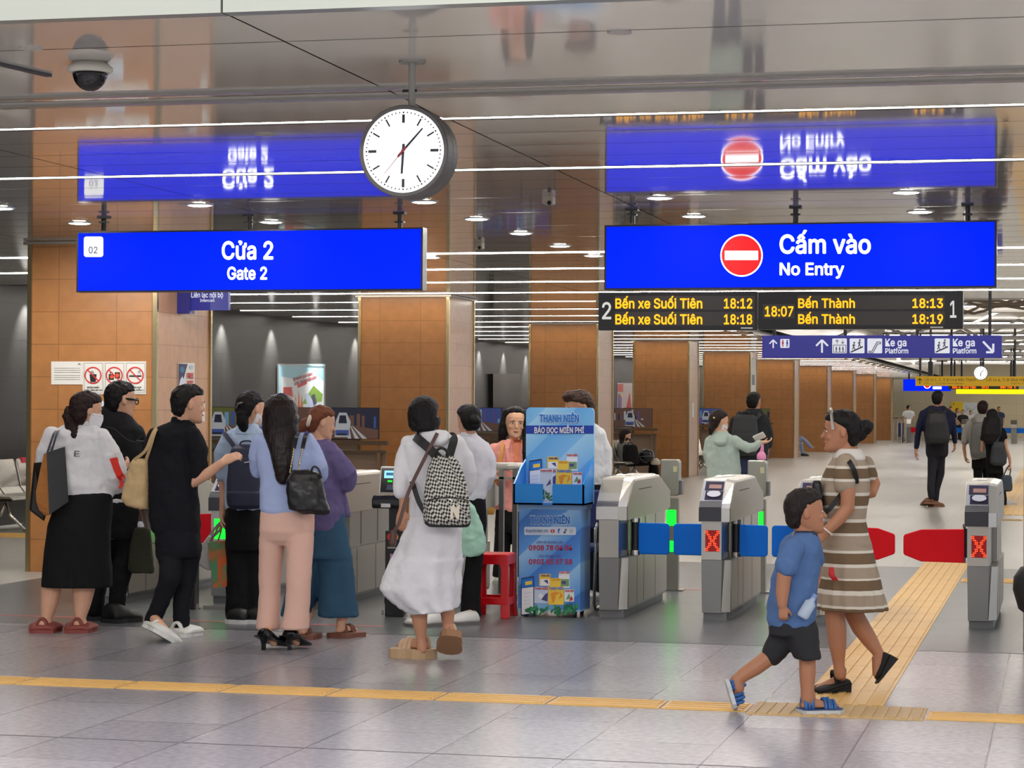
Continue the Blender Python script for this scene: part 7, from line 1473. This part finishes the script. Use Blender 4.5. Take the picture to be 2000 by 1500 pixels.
M = MB(); P.loft(M, [(1036, 1552, 1592, .06), (1044, 1546, 1597, .075), (1050, 1544, 1599, .085)]); P.wear('neckband', M, mat('tee_neck', (44, 54, 80), .8), vox=.007, sm=1, noise=None)
P.limb(P.B, [(1536, 1095, -.15, 15), (1531, 1130, -.16, 14.5), (1528, 1160, -.16, 13), (1528, 1180, -.16, 10)]); P.hand(P.pt(1528, 1184, -.16), -ZV + RV * .1, RV * .3 + FV * .95, .115, 1.15, -1)
P.limb(P.B, [(1594, 1090, .12, 13), (1592, 1130, .12, 12), (1586, 1160, .06, 9)]); P.hand(P.pt(1586, 1160, .06), -ZV - RV * .2, -RV, .115, .8, 1)
SHO = fabric('shorts_charcoal', (46, 46, 50), .85)
M = MB(); P.loft(M, [(1206, 1502, 1590, .12), (1226, 1502, 1594, .13), (1240, 1502, 1596, .13)]); P.loft(M, [(1222, 1530, 1596, .115, -.02), (1255, 1536, 1600, .115, -.03), (1284, 1550, 1602, .11, -.04), (1287, 1552, 1600, .105, -.04)], e=2.2); P.limb(M, [(1536, 1232, .04, 30), (1522, 1258, .05, 27), (1510, 1277, .05, 24)]); P.wear('shorts', M, SHO, vox=.008, noise=(.018, .1, 0))
P.limb(P.B, [(1576, 1260, -.04, 19), (1577, 1290, -.04, 16.5), (1577, 1312, -.04, 16.5), (1577, 1340, -.04, 14), (1577, 1364, -.04, 12.5)]); P.limb(P.B, [(1520, 1262, .05, 19), (1496, 1288, .05, 17), (1474, 1304, .05, 16.5), (1452, 1318, .05, 14), (1436, 1332, .05, 12)])
SBL = mat('sandal_camo', (44, 96, 160), .5, var=.7, vscale=22); SGR = mat('sandal_grey', (186, 192, 196), .5)
he = onz(1562, 1394); to = he + (onz(1646, 1391) - he).normalized() * .225; i, fr = shoe(P, 'sandal', he, to, mat('sandal_footbed', (40, 70, 120), .6), .022, 'flat', h=.006, solem=SGR)
for t, hh, wm in ((.14, .085, .95), (.22, .09, .95), (.62, .062, 1.1), (.76, .05, 1.1)): strap_over(P, i, fr, t, hh, SBL, .012, wm)
P.foot(he + ZV * .022 + fr[1] * .008, to + ZV * .022 - fr[1] * .012); P.B.limb([P.pt(1577, 1350, -.04), he + fr[1] * .05 + ZV * .10, he + fr[1] * .05 + ZV * .05], [.034, .034, .034])
he, to = P.pt(1416, 1330, .05), P.pt(1432, 1386, .04); i, fr = shoe(P, 'sandal', he, to, mat('sandal_footbed', (40, 70, 120), .6), .02, 'flat', h=.006, up=RV + ZV * .1, solem=SGR)
for t, hh, wm in ((.14, .075, .95), (.24, .08, .95), (.62, .058, 1.1), (.76, .048, 1.1)): strap_over(P, i, fr, t, hh, SBL, .012, wm)
P.foot(he + fr[3] * .02 + fr[1] * .008, to + fr[3] * .02 - fr[1] * .01, up=fr[3]); P.B.limb([P.pt(1440, 1328, .05), he + fr[1] * .05 + fr[3] * .055], [.034, .034])
M = MB(); P.cap(M, [(z, w * 1.0, yf + (.02 if z > .2 else 0), yb) for z, w, yf, yb in HAIRR_]); P.hair(M, hairm('hair_boy', (34, 27, 25)), noise=(.018, .03, 0))
P.done(); D14 = P
e = thing('water_bottle', P.pt(1576, 1208, .04), 'pale clear water bottle in the far hand of the boy', 'bottle'); a, b = P.pt(1590, 1166, -.17), P.pt(1566, 1206, -.17)
ax = (b - a).normalized(); M = MB(); M.tube([a, a + ax * .02, a + ax * .035, b - ax * .01, b], [.012, .014, .03, .031, .026], 14); M.build('body', glass_of('bottle_clear', (206, 222, 240)), e, smooth=True); M = MB(); M.cyl(a - ax * .015, a + ax * .004, .014, n=12); M.build('cap', mat('cap_blue', (120, 150, 200), .4), e)
# ================================================================ PEOPLE BEYOND THE GATES
# person in the pale green hoodie
P = Person(1412, 1084, 'woman in a pale green hoodie beyond the gates holding up a phone', skin_=SKIN, D=24.6, voxel=.008)
P.head(1405, 823, 42, 62, face=False, pitch=-8); P.neck(1402, 846, 8)
HOD = fabric('hoodie_sage', (176, 192, 184), .85)
tr = [(844, 1392, 1420, .06), (852, 1384, 1432, .09), (864, 1380, 1440, .11), (900, 1380, 1446, .12), (940, 1381, 1448, .125), (960, 1382, 1448, .125), (964, 1384, 1446, .12)]
P.loft(P.B, tr, shrink=.86); M = MB(); P.loft(M, tr); P.limb(M, [(1434, 860, -.05, 11), (1446, 868, -.08, 11), (1462, 876, -.10, 10.5), (1474, 872, -.10, 9), (1482, 866, -.10, 7)]); P.limb(M, [(1386, 862, 0, 10), (1382, 885, .03, 10), (1386, 905, .08, 9)]); P.wear('hoodie', M, HOD, vox=.011, noise=(.026, .1, 0))
M = MB(); P.loft(M, [(842, 1394, 1422, .07), (852, 1390, 1424, .10, -.02), (864, 1393, 1420, .07, -.09), (870, 1398, 1416, .03, -.11)]); P.wear('hood', M, HOD, vox=.01, sm=2, noise=None)
P.limb(P.B, [(1480, 867, -.10, 5), (1486, 864, -.1, 4.5)]); P.hand(P.pt(1486, 864, -.1), RV + ZV * .1, ZV, .16, .5, 1); P.limb(P.B, [(1386, 903, .08, 5), (1400, 908, .2, 4.5)])
JN = fabric('jeans_blue', (52, 62, 92), .85)
M = MB(); P.loft(M, [(955, 1384, 1446, .115), (985, 1384, 1446, .12)]); P.limb(M, [(1400, 985, 0, 15), (1400, 1030, 0, 12), (1400, 1076, 0, 10)]); P.limb(M, [(1430, 985, 0, 15), (1430, 1030, 0, 12), (1430, 1076, 0, 10)]); P.wear('trousers', M, JN, vox=.011, noise=None)
for u in (1400, 1430): he = P.pt(u, 1080, 0); he.z = 0; i, fr = shoe(P, 'shoe', he, he + FV * .24, SW, .02, 'sneaker', h=.07)
M = MB(); P.cap(M, HAIRR_, 1.05); P.limb0(M, [(1394, 828, -.04, 8), (1389, 838, -.05, 7), (1388, 846, -.04, 4)]); P.hair(M, HAIRD, vox=.009, noise=(.012, .03, 0))
M = MB(); M.ball(P.H(.22, -.46, .1), .012); P.add('hair_clip', M, mat('clip_gold', (216, 190, 130), .3)); M = MB(); M.rings([[P.H(w * math.cos(a), yy * math.sin(a), z) for a in [math.pi * (k / 12) for k in range(13)]] for z, w, yy in ((-.46, .18, .38), (-.36, .25, .44), (-.2, .29, .47), (-.08, .30, .46))]); P.add('face_mask', M, mat('mask_white', (236, 236, 240), .7))
P.done()
e = thing('phone', P.pt(1483, 850, -.1), 'phone with a pale case held up by the woman in the green hoodie', 'phone'); a = [P.pt(*q) for q in ((1470, 854, -.12), (1490, 845, -.12), (1496, 854, -.06), (1476, 862, -.06))]
M = MB(); M.rings([a, [p + ZV * .012 for p in a]]); M.build('case', WHITE, e); M = MB(); M.rings([[p + ZV * .013 for p in a], [p + ZV * .016 for p in a]]); M.build('screen', BLACK, e)
e = thing('plastic_bag', P.pt(1488, 897, -.1), 'small pink plastic bag hanging from the hand of the woman in the hoodie', 'bag'); PKP = mat('plastic_pink', (238, 150, 200), .35)
M = MB(); P.loft(M, [(882, 1483, 1492, .02, -.12), (888, 1478, 1496, .04, -.12), (896, 1478, 1497, .045, -.12), (899, 1482, 1493, .03, -.12)]); M.build('body', PKP, e, remesh=.008, sm=2); strip(smoothpts([P.pt(*q) for q in ((1485, 884, -.12), (1488, 874, -.12), (1489, 864, -.11), (1490, 874, -.12), (1490, 884, -.12))], 4), -FV, .02, .005).build('handle', PKP, e)
# man with dark jacket and backpack
P = Person(1470, 1052, 'man in a dark jacket with a gray backpack walking away beyond the gates', skin_=SKIN2, D=28.2, voxel=.009)
P.head(1473, 785, 36, 30, face=False); P.neck(1472, 806, 8); JK2 = fabric('jacket_graphite', (44, 46, 50), .8)
tr = [(803, 1452, 1490, .06), (812, 1436, 1498, .09), (824, 1428, 1502, .11), (860, 1430, 1502, .125), (890, 1434, 1500, .125), (898, 1436, 1498, .12)]
P.loft(P.B, tr, shrink=.86); M = MB(); P.loft(M, tr); P.limb(M, [(1494, 822, 0, 10), (1501, 845, 0, 10), (1500, 868, .02, 9)]); P.limb(M, [(1436, 822, 0, 10), (1430, 845, 0, 10), (1432, 872, .05, 9)]); P.wear('jacket', M, JK2, vox=.012, noise=(.02, .1, 0))
M = MB(); P.loft(M, [(798, 1458, 1488, .07, -.02), (806, 1452, 1492, .09, -.04), (814, 1456, 1488, .07, -.07)]); P.wear('hood', M, JK2, vox=.011, noise=None)
P.limb(P.B, [(1500, 866, .02, 5), (1498, 880, .08, 4.5)]); P.hand(P.pt(1498, 880, .08), -ZV, -RV, .17, .7, 1); P.limb(P.B, [(1432, 870, .05, 5), (1436, 888, .12, 4.5)])
M = MB(); P.loft(M, [(892, 1437, 1498, .12), (916, 1437, 1497, .12), (926, 1439, 1496, .115)]); P.limb(M, [(1455, 922, 0, 13), (1456, 985, 0, 10), (1456, 1044, 0, 8.5)]); P.limb(M, [(1482, 922, .1, 13), (1480, 985, .1, 10), (1478, 1040, .1, 8.5)]); P.wear('jeans', M, JN, vox=.012, noise=None)
for u, d_ in ((1456, 0), (1478, .1)): he = P.pt(u, 1048, d_); he.z = 0; i, fr = shoe(P, 'shoe', he, he + FV * .26, SNK, .03, 'sneaker', h=.08, solem=SNW)
M = MB(); P.cap(M, HAIRR_, 1.02); P.hair(M, HAIRK, vox=.01, noise=(.01, .03, 0)); P.done()
GRB = fabric('nylon_graphite', (58, 60, 62), .6)
def rucksack(P, rows, label, m, straps, loop=None, vox=.011, pocket=None, sw=.045):
    P.D -= .03; e = thing('backpack', P.pt((rows[-1][1] + rows[-1][2]) / 2, rows[-1][0], rows[-1][4]), label, 'backpack')
    M = MB(); P.loft(M, rows, e=3); M.build('body', m, e, remesh=vox, sm=3)
    for s_ in straps: strip(smoothpts([P.pt(*q) for q in s_], 4), -FV, sw, .012).build('shoulder_strap', m, e)
    if loop: M = MB(); M.tube(smoothpts([P.pt(*q) for q in loop], 4), .008, 8); M.build('carry_loop', m, e, smooth=True)
    if pocket: M = MB(); P.loft(M, pocket, e=3); M.build('front_pocket', m, e, remesh=vox, sm=2)
    return e
rucksack(P, [(810, 1440, 1472, .04, -.17), (816, 1434, 1478, .075, -.19), (840, 1430, 1480, .10, -.2), (875, 1429, 1479, .11, -.2), (886, 1431, 1477, .10, -.2), (890, 1436, 1472, .08, -.19)], 'gray backpack on the man in the dark jacket beyond the gates', GRB, [[(1440, 816, -.16), (1442, 808, -.11), (1446, 806, 0)], [(1476, 818, -.16), (1484, 810, -.11), (1486, 808, 0)]], [(1448, 812, -.18), (1452, 805, -.2), (1462, 805, -.2), (1466, 812, -.18)], pocket=[(845, 1436, 1474, .06, -.27), (850, 1434, 1476, .07, -.265), (880, 1434, 1474, .07, -.265), (885, 1438, 1472, .05, -.26)])
# man in navy shirt, walking away
P = Person(1822, 990, 'tall man in a navy shirt with a black backpack walking away on the far concourse', skin_=SKIN2, voxel=.01)
P.head(1832, 779, 30, 25, face=False); P.neck(1830, 796, 6.5); NVS = fabric('shirt_navy', (28, 30, 58), .8)
tr = [(792, 1816, 1844, .06), (800, 1804, 1854, .09), (808, 1798, 1860, .11), (830, 1802, 1858, .12), (860, 1806, 1854, .12), (868, 1808, 1852, .115)]
P.loft(P.B, tr, shrink=.86); M = MB(); P.loft(M, tr); P.limb(M, [(1803, 808, 0, 7.5), (1796, 830, 0, 7), (1792, 855, .02, 6), (1790, 874, .02, 5)]); P.limb(M, [(1855, 808, 0, 7.5), (1861, 830, 0, 7), (1864, 850, .03, 6), (1865, 862, .05, 5)]); P.wear('shirt', M, NVS, vox=.013, noise=(.018, .1, 0))
P.limb(P.B, [(1790, 872, .02, 3.6), (1789, 880, .02, 3.2)]); P.hand(P.pt(1789, 880, .02), -ZV, RV, .18, .4, -1); P.limb(P.B, [(1865, 860, .05, 3.6), (1865, 866, .06, 3.2)]); P.hand(P.pt(1865, 866, .06), -ZV, -RV, .18, .6, 1)
M = MB(); P.loft(M, [(862, 1808, 1852, .12), (885, 1808, 1852, .12), (892, 1810, 1850, .115)]); P.limb(M, [(1836, 890, .05, 10.5), (1836, 925, .05, 9), (1828, 955, .05, 8), (1826, 976, .05, 7.5)]); P.limb(M, [(1822, 890, -.02, 10.5), (1820, 925, -.04, 8.5), (1818, 955, -.1, 7.5), (1819, 968, -.1, 7)]); P.wear('trousers', M, mat('cloth_ink', (22, 22, 32), .85), vox=.013, noise=None)
BRS = mat('shoe_brown', (126, 84, 58), .5); he = onz(1818, 990); shoe(P, 'shoe', he, he + RV * .2 + FV * .12, BRS, .025, 'sneaker', h=.08); he = P.pt(1815, 978, -.1); he.z = .05; shoe(P, 'shoe', he, he + FV * .25 - ZV * .04, BRS, .025, 'sneaker', h=.08)
M = MB(); P.cap(M, HAIRR_, 1.04); P.hair(M, HAIRK, vox=.011, noise=(.01, .03, 0)); P.done()
rucksack(P, [(802, 1820, 1840, .04, -.17), (808, 1813, 1846, .08, -.19), (825, 1809, 1850, .11, -.2), (855, 1807, 1855, .12, -.2), (864, 1809, 1853, .11, -.2), (867, 1813, 1850, .09, -.19)], 'black backpack on the tall man in the navy shirt', mat('nylon_black', (26, 26, 28), .6), [[(1818, 806, -.16), (1816, 800, -.1), (1818, 797, 0)], [(1844, 806, -.16), (1848, 800, -.1), (1846, 797, 0)]], [(1822, 804, -.19), (1824, 800, -.2), (1832, 799, -.2), (1836, 803, -.19)])
# couple
P = Person(1906, 992, 'man in a light gray hooded top with a gray backpack beside the long haired woman', skin_=SKIN2, D=37.4, voxel=.01)
P.head(1920, 798, 29, 20, face=False); P.neck(1918, 814, 6); GH = fabric('hoodie_grey', (170, 166, 162), .85)
tr = [(812, 1902, 1930, .06), (820, 1892, 1940, .09), (830, 1888, 1944, .11), (860, 1892, 1942, .12), (890, 1896, 1940, .12), (898, 1898, 1938, .115)]
P.loft(P.B, tr, shrink=.86); M = MB(); P.loft(M, tr); P.limb(M, [(1893, 828, 0, 7.5), (1886, 845, 0, 7.5), (1884, 862, 0, 7)]); P.limb(M, [(1938, 828, 0, 7), (1943, 850, 0, 7)]); P.wear('hoodie', M, GH, vox=.013, noise=(.02, .1, 0)); M = MB(); P.loft(M, [(808, 1906, 1930, .07), (816, 1902, 1932, .09, -.04), (826, 1906, 1926, .06, -.1)]); P.wear('hood', M, GH, vox=.012, noise=None)
P.limb(P.B, [(1884, 860, 0, 4.2), (1883, 876, 0, 3.6), (1885, 890, 0, 3)]); P.hand(P.pt(1885, 890, 0), -ZV + RV * .2, RV, .18, .7, -1); P.limb(P.B, [(1943, 848, 0, 4), (1944, 870, .1, 3.5)])
M = MB(); P.loft(M, [(892, 1898, 1939, .115), (915, 1898, 1939, .115)]); P.limb(M, [(1910, 912, 0, 9.5), (1910, 950, 0, 8), (1908, 984, 0, 6.5)]); P.limb(M, [(1928, 912, .06, 9.5), (1928, 950, .06, 8), (1928, 982, .06, 6.5)]); P.wear('trousers', M, BLACKF, vox=.013, noise=None)
for u in (1908, 1928): he = P.pt(u, 988, 0); he.z = 0; shoe(P, 'shoe', he, he + FV * .26, SNK, .03, 'sneaker', h=.08, solem=SNW)
M = MB(); P.cap(M, HAIRR_, 1.04); P.hair(M, HAIRD, vox=.011, noise=(.01, .03, 0)); P.done()
rucksack(P, [(824, 1904, 1924, .04, -.15), (830, 1898, 1930, .08, -.17), (850, 1896, 1932, .10, -.18), (885, 1896, 1931, .11, -.18), (894, 1899, 1929, .09, -.17)], 'light gray backpack on the man in the gray hooded top', fabric('nylon_grey', (128, 128, 126), .7), [[(1902, 828, -.14), (1900, 822, -.09), (1902, 818, 0)], [(1926, 828, -.14), (1930, 822, -.09), (1930, 819, 0)]], None)
P = Person(1952, 994, 'woman with very long black hair in a black t-shirt walking away at right', skin_=SKIN, D=36.6, voxel=.01)
P.head(1938, 815, 30, 6, face=False); P.neck(1940, 832, 6); BT = fabric('tee_black', (16, 16, 18), .85)
tr = [(830, 1926, 1954, .06), (838, 1920, 1962, .09), (850, 1920, 1964, .10), (880, 1926, 1958, .105), (904, 1926, 1958, .11), (910, 1928, 1956, .105)]
P.loft(P.B, tr, shrink=.86); M = MB(); P.loft(M, tr); P.limb(M, [(1958, 842, 0, 6.5), (1962, 854, 0, 6)]); P.limb(M, [(1924, 842, 0, 6.5), (1920, 856, 0, 6)]); P.wear('t_shirt', M, BT, vox=.012, noise=None)
P.limb(P.B, [(1961, 850, 0, 4), (1965, 875, -.02, 3.7), (1972, 895, -.04, 3.2), (1973, 905, -.04, 2.9)]); P.hand(P.pt(1973, 905, -.04), -ZV, -RV, .17, 1., 1); P.limb(P.B, [(1920, 854, 0, 4), (1918, 880, .08, 3.4)])
M = MB(); P.loft(M, [(904, 1927, 1958, .105), (925, 1926, 1960, .11)]); P.limb(M, [(1950, 922, 0, 8), (1958, 955, -.02, 6.5), (1963, 986, -.02, 5)]); P.limb(M, [(1936, 922, .05, 8), (1936, 955, .08, 6.5), (1936, 984, .1, 5)]); P.wear('trousers', M, BLACKF, vox=.012, noise=None)
he = P.pt(1962, 996, -.02); he.z = 0; shoe(P, 'shoe', he, he + RV * .18 + FV * .14, SW, .025, 'sneaker', h=.07); he = P.pt(1935, 990, .1); he.z = 0; shoe(P, 'shoe', he, he + FV * .23, SW, .025, 'sneaker', h=.07)
M = MB(); P.cap(M, HAIRW, 1.06); P.loft0(M, [(815, 1922, 1954, .11, -.02), (830, 1918, 1956, .10, -.06), (848, 1916, 1956, .08, -.11), (862, 1920, 1950, .05, -.13), (868, 1926, 1944, .03, -.13)]); P.hair(M, HAIRK, vox=.011, noise=(.012, .04, 0)); P.done()
handbag('tote_bag', [(862, 1940, 1960, .6), (872, 1937, 1963), (892, 1934, 1967), (904, 1934, 1966), (910, 1940, 1960, .6)], P, -.16, .06, mat('bag_slate', (50, 56, 62), .6), 'slate tote bag on the shoulder of the woman with very long black hair', handles=[[(1946, 864, -.18), (1954, 848, -.13), (1954, 838, -.02)]], vox=.011)
handbag('handbag', [(928, 1958, 1974, .6), (932, 1955, 1976), (950, 1954, 1978), (957, 1955, 1977), (960, 1960, 1972, .6)], P, -.05, .05, mat('bag_bluegrey', (58, 70, 84), .5), 'small blue gray handbag in the hand of the woman in the black t-shirt', handles=[[(1960, 930, -.05), (1966, 916, -.045), (1972, 908, -.04)], [(1972, 930, -.05), (1974, 916, -.045), (1974, 908, -.04)]], vox=.011)
# seated woman with a black mask
bx = -8.74; q = onX(1222, 850, bx)
P = Person(1232, 940, 'seated woman in a black face mask on the steel bench beyond the gates', skin_=SKIN, D=(q - ORI).dot(CF), voxel=.01)
P.base = Vector((P.pt(1235, 930).x, P.pt(1235, 930).y, 0))
P.head(1222, 851, 24, 78, face=False, pitch=-14); P.neck(1219, 864, 5); GT = fabric('top_grey', (120, 122, 120), .85)
tr = [(862, 1209, 1230, .07), (868, 1205, 1233, .10), (880, 1204, 1234, .12), (900, 1205, 1236, .12), (906, 1207, 1236, .115)]
P.loft(P.B, tr, shrink=.86); M = MB(); P.loft(M, tr); P.limb(M, [(1226, 872, -.12, 5.5), (1230, 884, -.14, 5.5), (1240, 886, -.12, 4.5), (1250, 884, -.1, 4)]); P.wear('top', M, GT, vox=.013, noise=None); P.limb(P.B, [(1249, 884, -.1, 3), (1256, 882, -.1, 2.4)]); P.hand(P.pt(1255, 882, -.1), RV + ZV * .2, ZV, .15, .7, 1)
M = MB(); P.limb(M, [(1222, 902, -.06, 9), (1250, 902, -.06, 8.5), (1276, 902, -.06, 7.5), (1280, 915, -.06, 7), (1281, 934, -.06, 6.5)]); P.limb(M, [(1222, 902, .1, 9), (1250, 902, .1, 8.5), (1272, 902, .1, 7.5), (1273, 918, .1, 7), (1273, 934, .1, 6.5)]); P.wear('trousers', M, BLACKF, vox=.013, noise=None)
for u, dd in ((1278, -.06), (1270, .1)):
    he = P.pt(u, 935, dd); he.z = 0; shoe(P, 'shoe', he, he + RV * .2 - FV * .06, SNK, .025, 'sneaker', h=.08)
M = MB(); P.cap(M, HAIRW, 1.04); P.limb0(M, [(1216, 856, -.02, 6), (1214, 868, -.04, 5), (1218, 878, -.08, 3)]); P.hair(M, HAIRD, vox=.011, noise=(.01, .03, 0)); M = MB(); M.rings([[P.H(w * math.cos(a), yy * math.sin(a), z) for a in [math.pi * (k / 12) for k in range(13)]] for z, w, yy in ((-.46, .18, .38), (-.36, .25, .44), (-.2, .29, .47), (-.08, .30, .46))]); P.add('face_mask', M, mat('mask_black', (16, 16, 18), .7)); P.done()
sz = lambda u, v, dd: P.pt(u, v, dd)
rucksack(P, [(868, 1220, 1240, .06, -.42), (871, 1217, 1244, .09, -.42), (890, 1216, 1248, .11, -.42), (903, 1217, 1249, .11, -.42), (907, 1220, 1246, .10, -.42)], 'black backpack standing on the steel bench beside the seated woman', BLACKF, [[(1222, 870, -.5), (1220, 885, -.54), (1222, 900, -.53)]], [(1226, 869, -.42), (1228, 865, -.42), (1234, 865, -.42), (1236, 869, -.42)], sw=.03)
e = thing('helmet', P.pt(1263, 905, -.30), 'round black helmet on the lap of the seated woman', 'helmet'); c = P.pt(1263, 890, -.28)
M = MB(); M.ball(c, .155, .15, .15, n=24, m=14); M.build('shell', mat('helmet_black', (22, 26, 30), .12), e, smooth=True); M = MB(); M.tube([c + RV * .15 * math.cos(a) + FV * -.06 + ZV * (-.03 + .02 * math.sin(a)) - FV * .12 * abs(math.sin(a)) for a in [math.pi * k / 12 for k in range(13)]], .012, 6); M.build('trim', mat('helmet_trim', (70, 74, 80), .3), e)
M = MB(); P.loft(M, [(895, 1276, 1284, .04, -.2), (899, 1272, 1289, .07, -.2), (905, 1270, 1290, .07, -.2), (908, 1274, 1288, .05, -.2)]); o = M.build('folded_cloth', fabric('cloth_cream', (206, 196, 180), .85), None, remesh=.01, sm=1, org=P.pt(1280, 908, -.2)); tag(o, 'cream cloth lying on the knees of the seated woman', 'cloth')
# person sitting behind the sixth pillar: only jeans and feet show
q = onY(1575, 870, 73.); P = Person(1560, 888, 'seated person in pale jeans with crossed legs behind a far pillar', skin_=SKIN2, D=(q - ORI).dot(CF), voxel=.014)
P.base = Vector((P.pt(1562, 888).x, P.pt(1562, 888).y, 0)); P.head(1546, 822, 14, 90, face=False); P.neck(1546, 831, 3); tr = [(830, 1540, 1552, .08), (834, 1538, 1554, .12), (862, 1538, 1554, .12), (868, 1540, 1554, .12)]; P.loft(P.B, tr, shrink=.86); M = MB(); P.loft(M, tr); P.wear('shirt', M, W_SHIRT, vox=.016, noise=None)
PJ = fabric('jeans_pale', (150, 166, 196), .85); M = MB(); P.limb(M, [(1546, 866, 0, 5), (1566, 855, 0, 4.6), (1574, 862, 0, 4), (1584, 873, 0, 3.6)]); P.limb(M, [(1546, 866, .1, 5), (1564, 864, .1, 4.6), (1566, 876, .1, 4), (1568, 886, .1, 3.6)]); P.wear('jeans', M, PJ, vox=.016, noise=None); P.limb(P.B, [(1583, 872, 0, 2.2), (1587, 875, 0, 1.8)])
P.foot(P.pt(1585, 875, 0), P.pt(1594, 873.5, 0)); he = P.pt(1565, 890, .1); he.z = 0; shoe(P, 'shoe', he, he + RV * .24, SNK, .025, 'sneaker', h=.08); M = MB(); P.cap(M); P.hair(M, HAIRK, vox=.016, noise=None); P.done()
sb = MB(); a = P.pt(1536, 869, .35); 
tag(bench(P.pt(1548, 870, 0).x, 72.9, 2, 0, 'far steel seats holding the person in pale jeans behind a far pillar', None))
# distant people, each a small complete figure
def small_person(u, vt, vb, D, label, top, bottom, hair_, yaw=180, wide=1., skin_=None, arms=0, seat=False):
    P = Person(u, vb, label, skin_=skin_ or SKIN2, D=D, voxel=.014); h = vb - vt
    P.base = P.pt(u, vb); P.base = Vector((P.base.x, P.base.y, 0)); V = lambda t: vt + h * t; W = lambda t: h * t * wide
    P.head(u, V(.068), h * .125, yaw, face=False); P.neck(u, V(.16), h * .03)
    tr = [(V(.15), u - W(.05), u + W(.05), .06), (V(.175), u - W(.12), u + W(.12), .10), (V(.22), u - W(.14), u + W(.14), .12), (V(.38), u - W(.11), u + W(.11), .12), (V(.5), u - W(.115), u + W(.115), .12)]
    P.loft(P.B, tr, shrink=.85); M = MB(); P.loft(M, tr)
    for s_ in (-1, 1): P.limb(M, [(u + s_ * W(.125), V(.21), 0, h * .034), (u + s_ * W(.15), V(.30), 0, h * .03)]); P.limb(P.B, [(u + s_ * W(.148), V(.29), 0, h * .024), (u + s_ * W(.15), V(.36), -.03, h * .022), (u + s_ * W(.13 - .05 * arms), V(.47 - .09 * arms), -.10 - .1 * arms, h * .018)]); P.hand(P.pt(u + s_ * W(.13 - .05 * arms), V(.47 - .09 * arms), -.1 - .1 * arms), -ZV + FV * -.5 * arms, -RV * s_, .18, .5, s_)
    P.wear('shirt', M, top, vox=.018, noise=None); M = MB(); P.loft(M, [(V(.48), u - W(.115), u + W(.115), .115), (V(.55), u - W(.115), u + W(.115), .115)])
    for s_ in (-1, 1): P.limb(M, [(u + s_ * W(.055), V(.54), 0, h * .055), (u + s_ * W(.055), V(.75), 0, h * .04), (u + s_ * W(.055), V(.955), 0, h * .03)])
    P.wear('trousers', M, bottom, vox=.018, noise=None)
    for s_ in (-1, 1): he = P.pt(u + s_ * W(.055), vb, .08); he.z = 0; shoe(P, 'shoe', he, he + (FV if abs(yaw) < 90 else -FV) * .25, SNK, .02, 'sneaker', h=.08)
    M = MB(); P.cap(M); P.hair(M, hair_, vox=.016, noise=None); return P.done()
BTR = mat('cloth_black_far', (20, 20, 24), .85)
small_person(1774.5, 791, 861, 107., 'distant attendant in a white shirt standing behind the far railing', W_SHIRT, BTR, HAIRK, 60)
small_person(1857, 794, 864, 111.5, 'distant person in a dark navy top before the yellow notice board', mat('far_navy', (30, 34, 56), .85), BTR, HAIRK, 180, arms=.6)
small_person(1869.5, 797, 864, 114., 'distant person in a cream top before the yellow notice board', mat('far_cream', (206, 196, 170), .85), BTR, HAIRR, 150, arms=.8)
small_person(1880.5, 800, 865, 111.0, 'distant person in a black top behind the far blue flap gates', mat('far_black', (30, 24, 28), .85), BTR, HAIRK, 200, arms=.8)
small_person(1895.5, 801, 865, 112.5, 'distant person in a white top before the white map board', W_SHIRT, BTR, HAIRR, 210, arms=.5)
small_person(1951, 794, 862, 113., 'distant person in a dark blue shirt standing right of the long haired woman', mat('far_blue', (50, 60, 84), .85), BTR, HAIRK, 170)
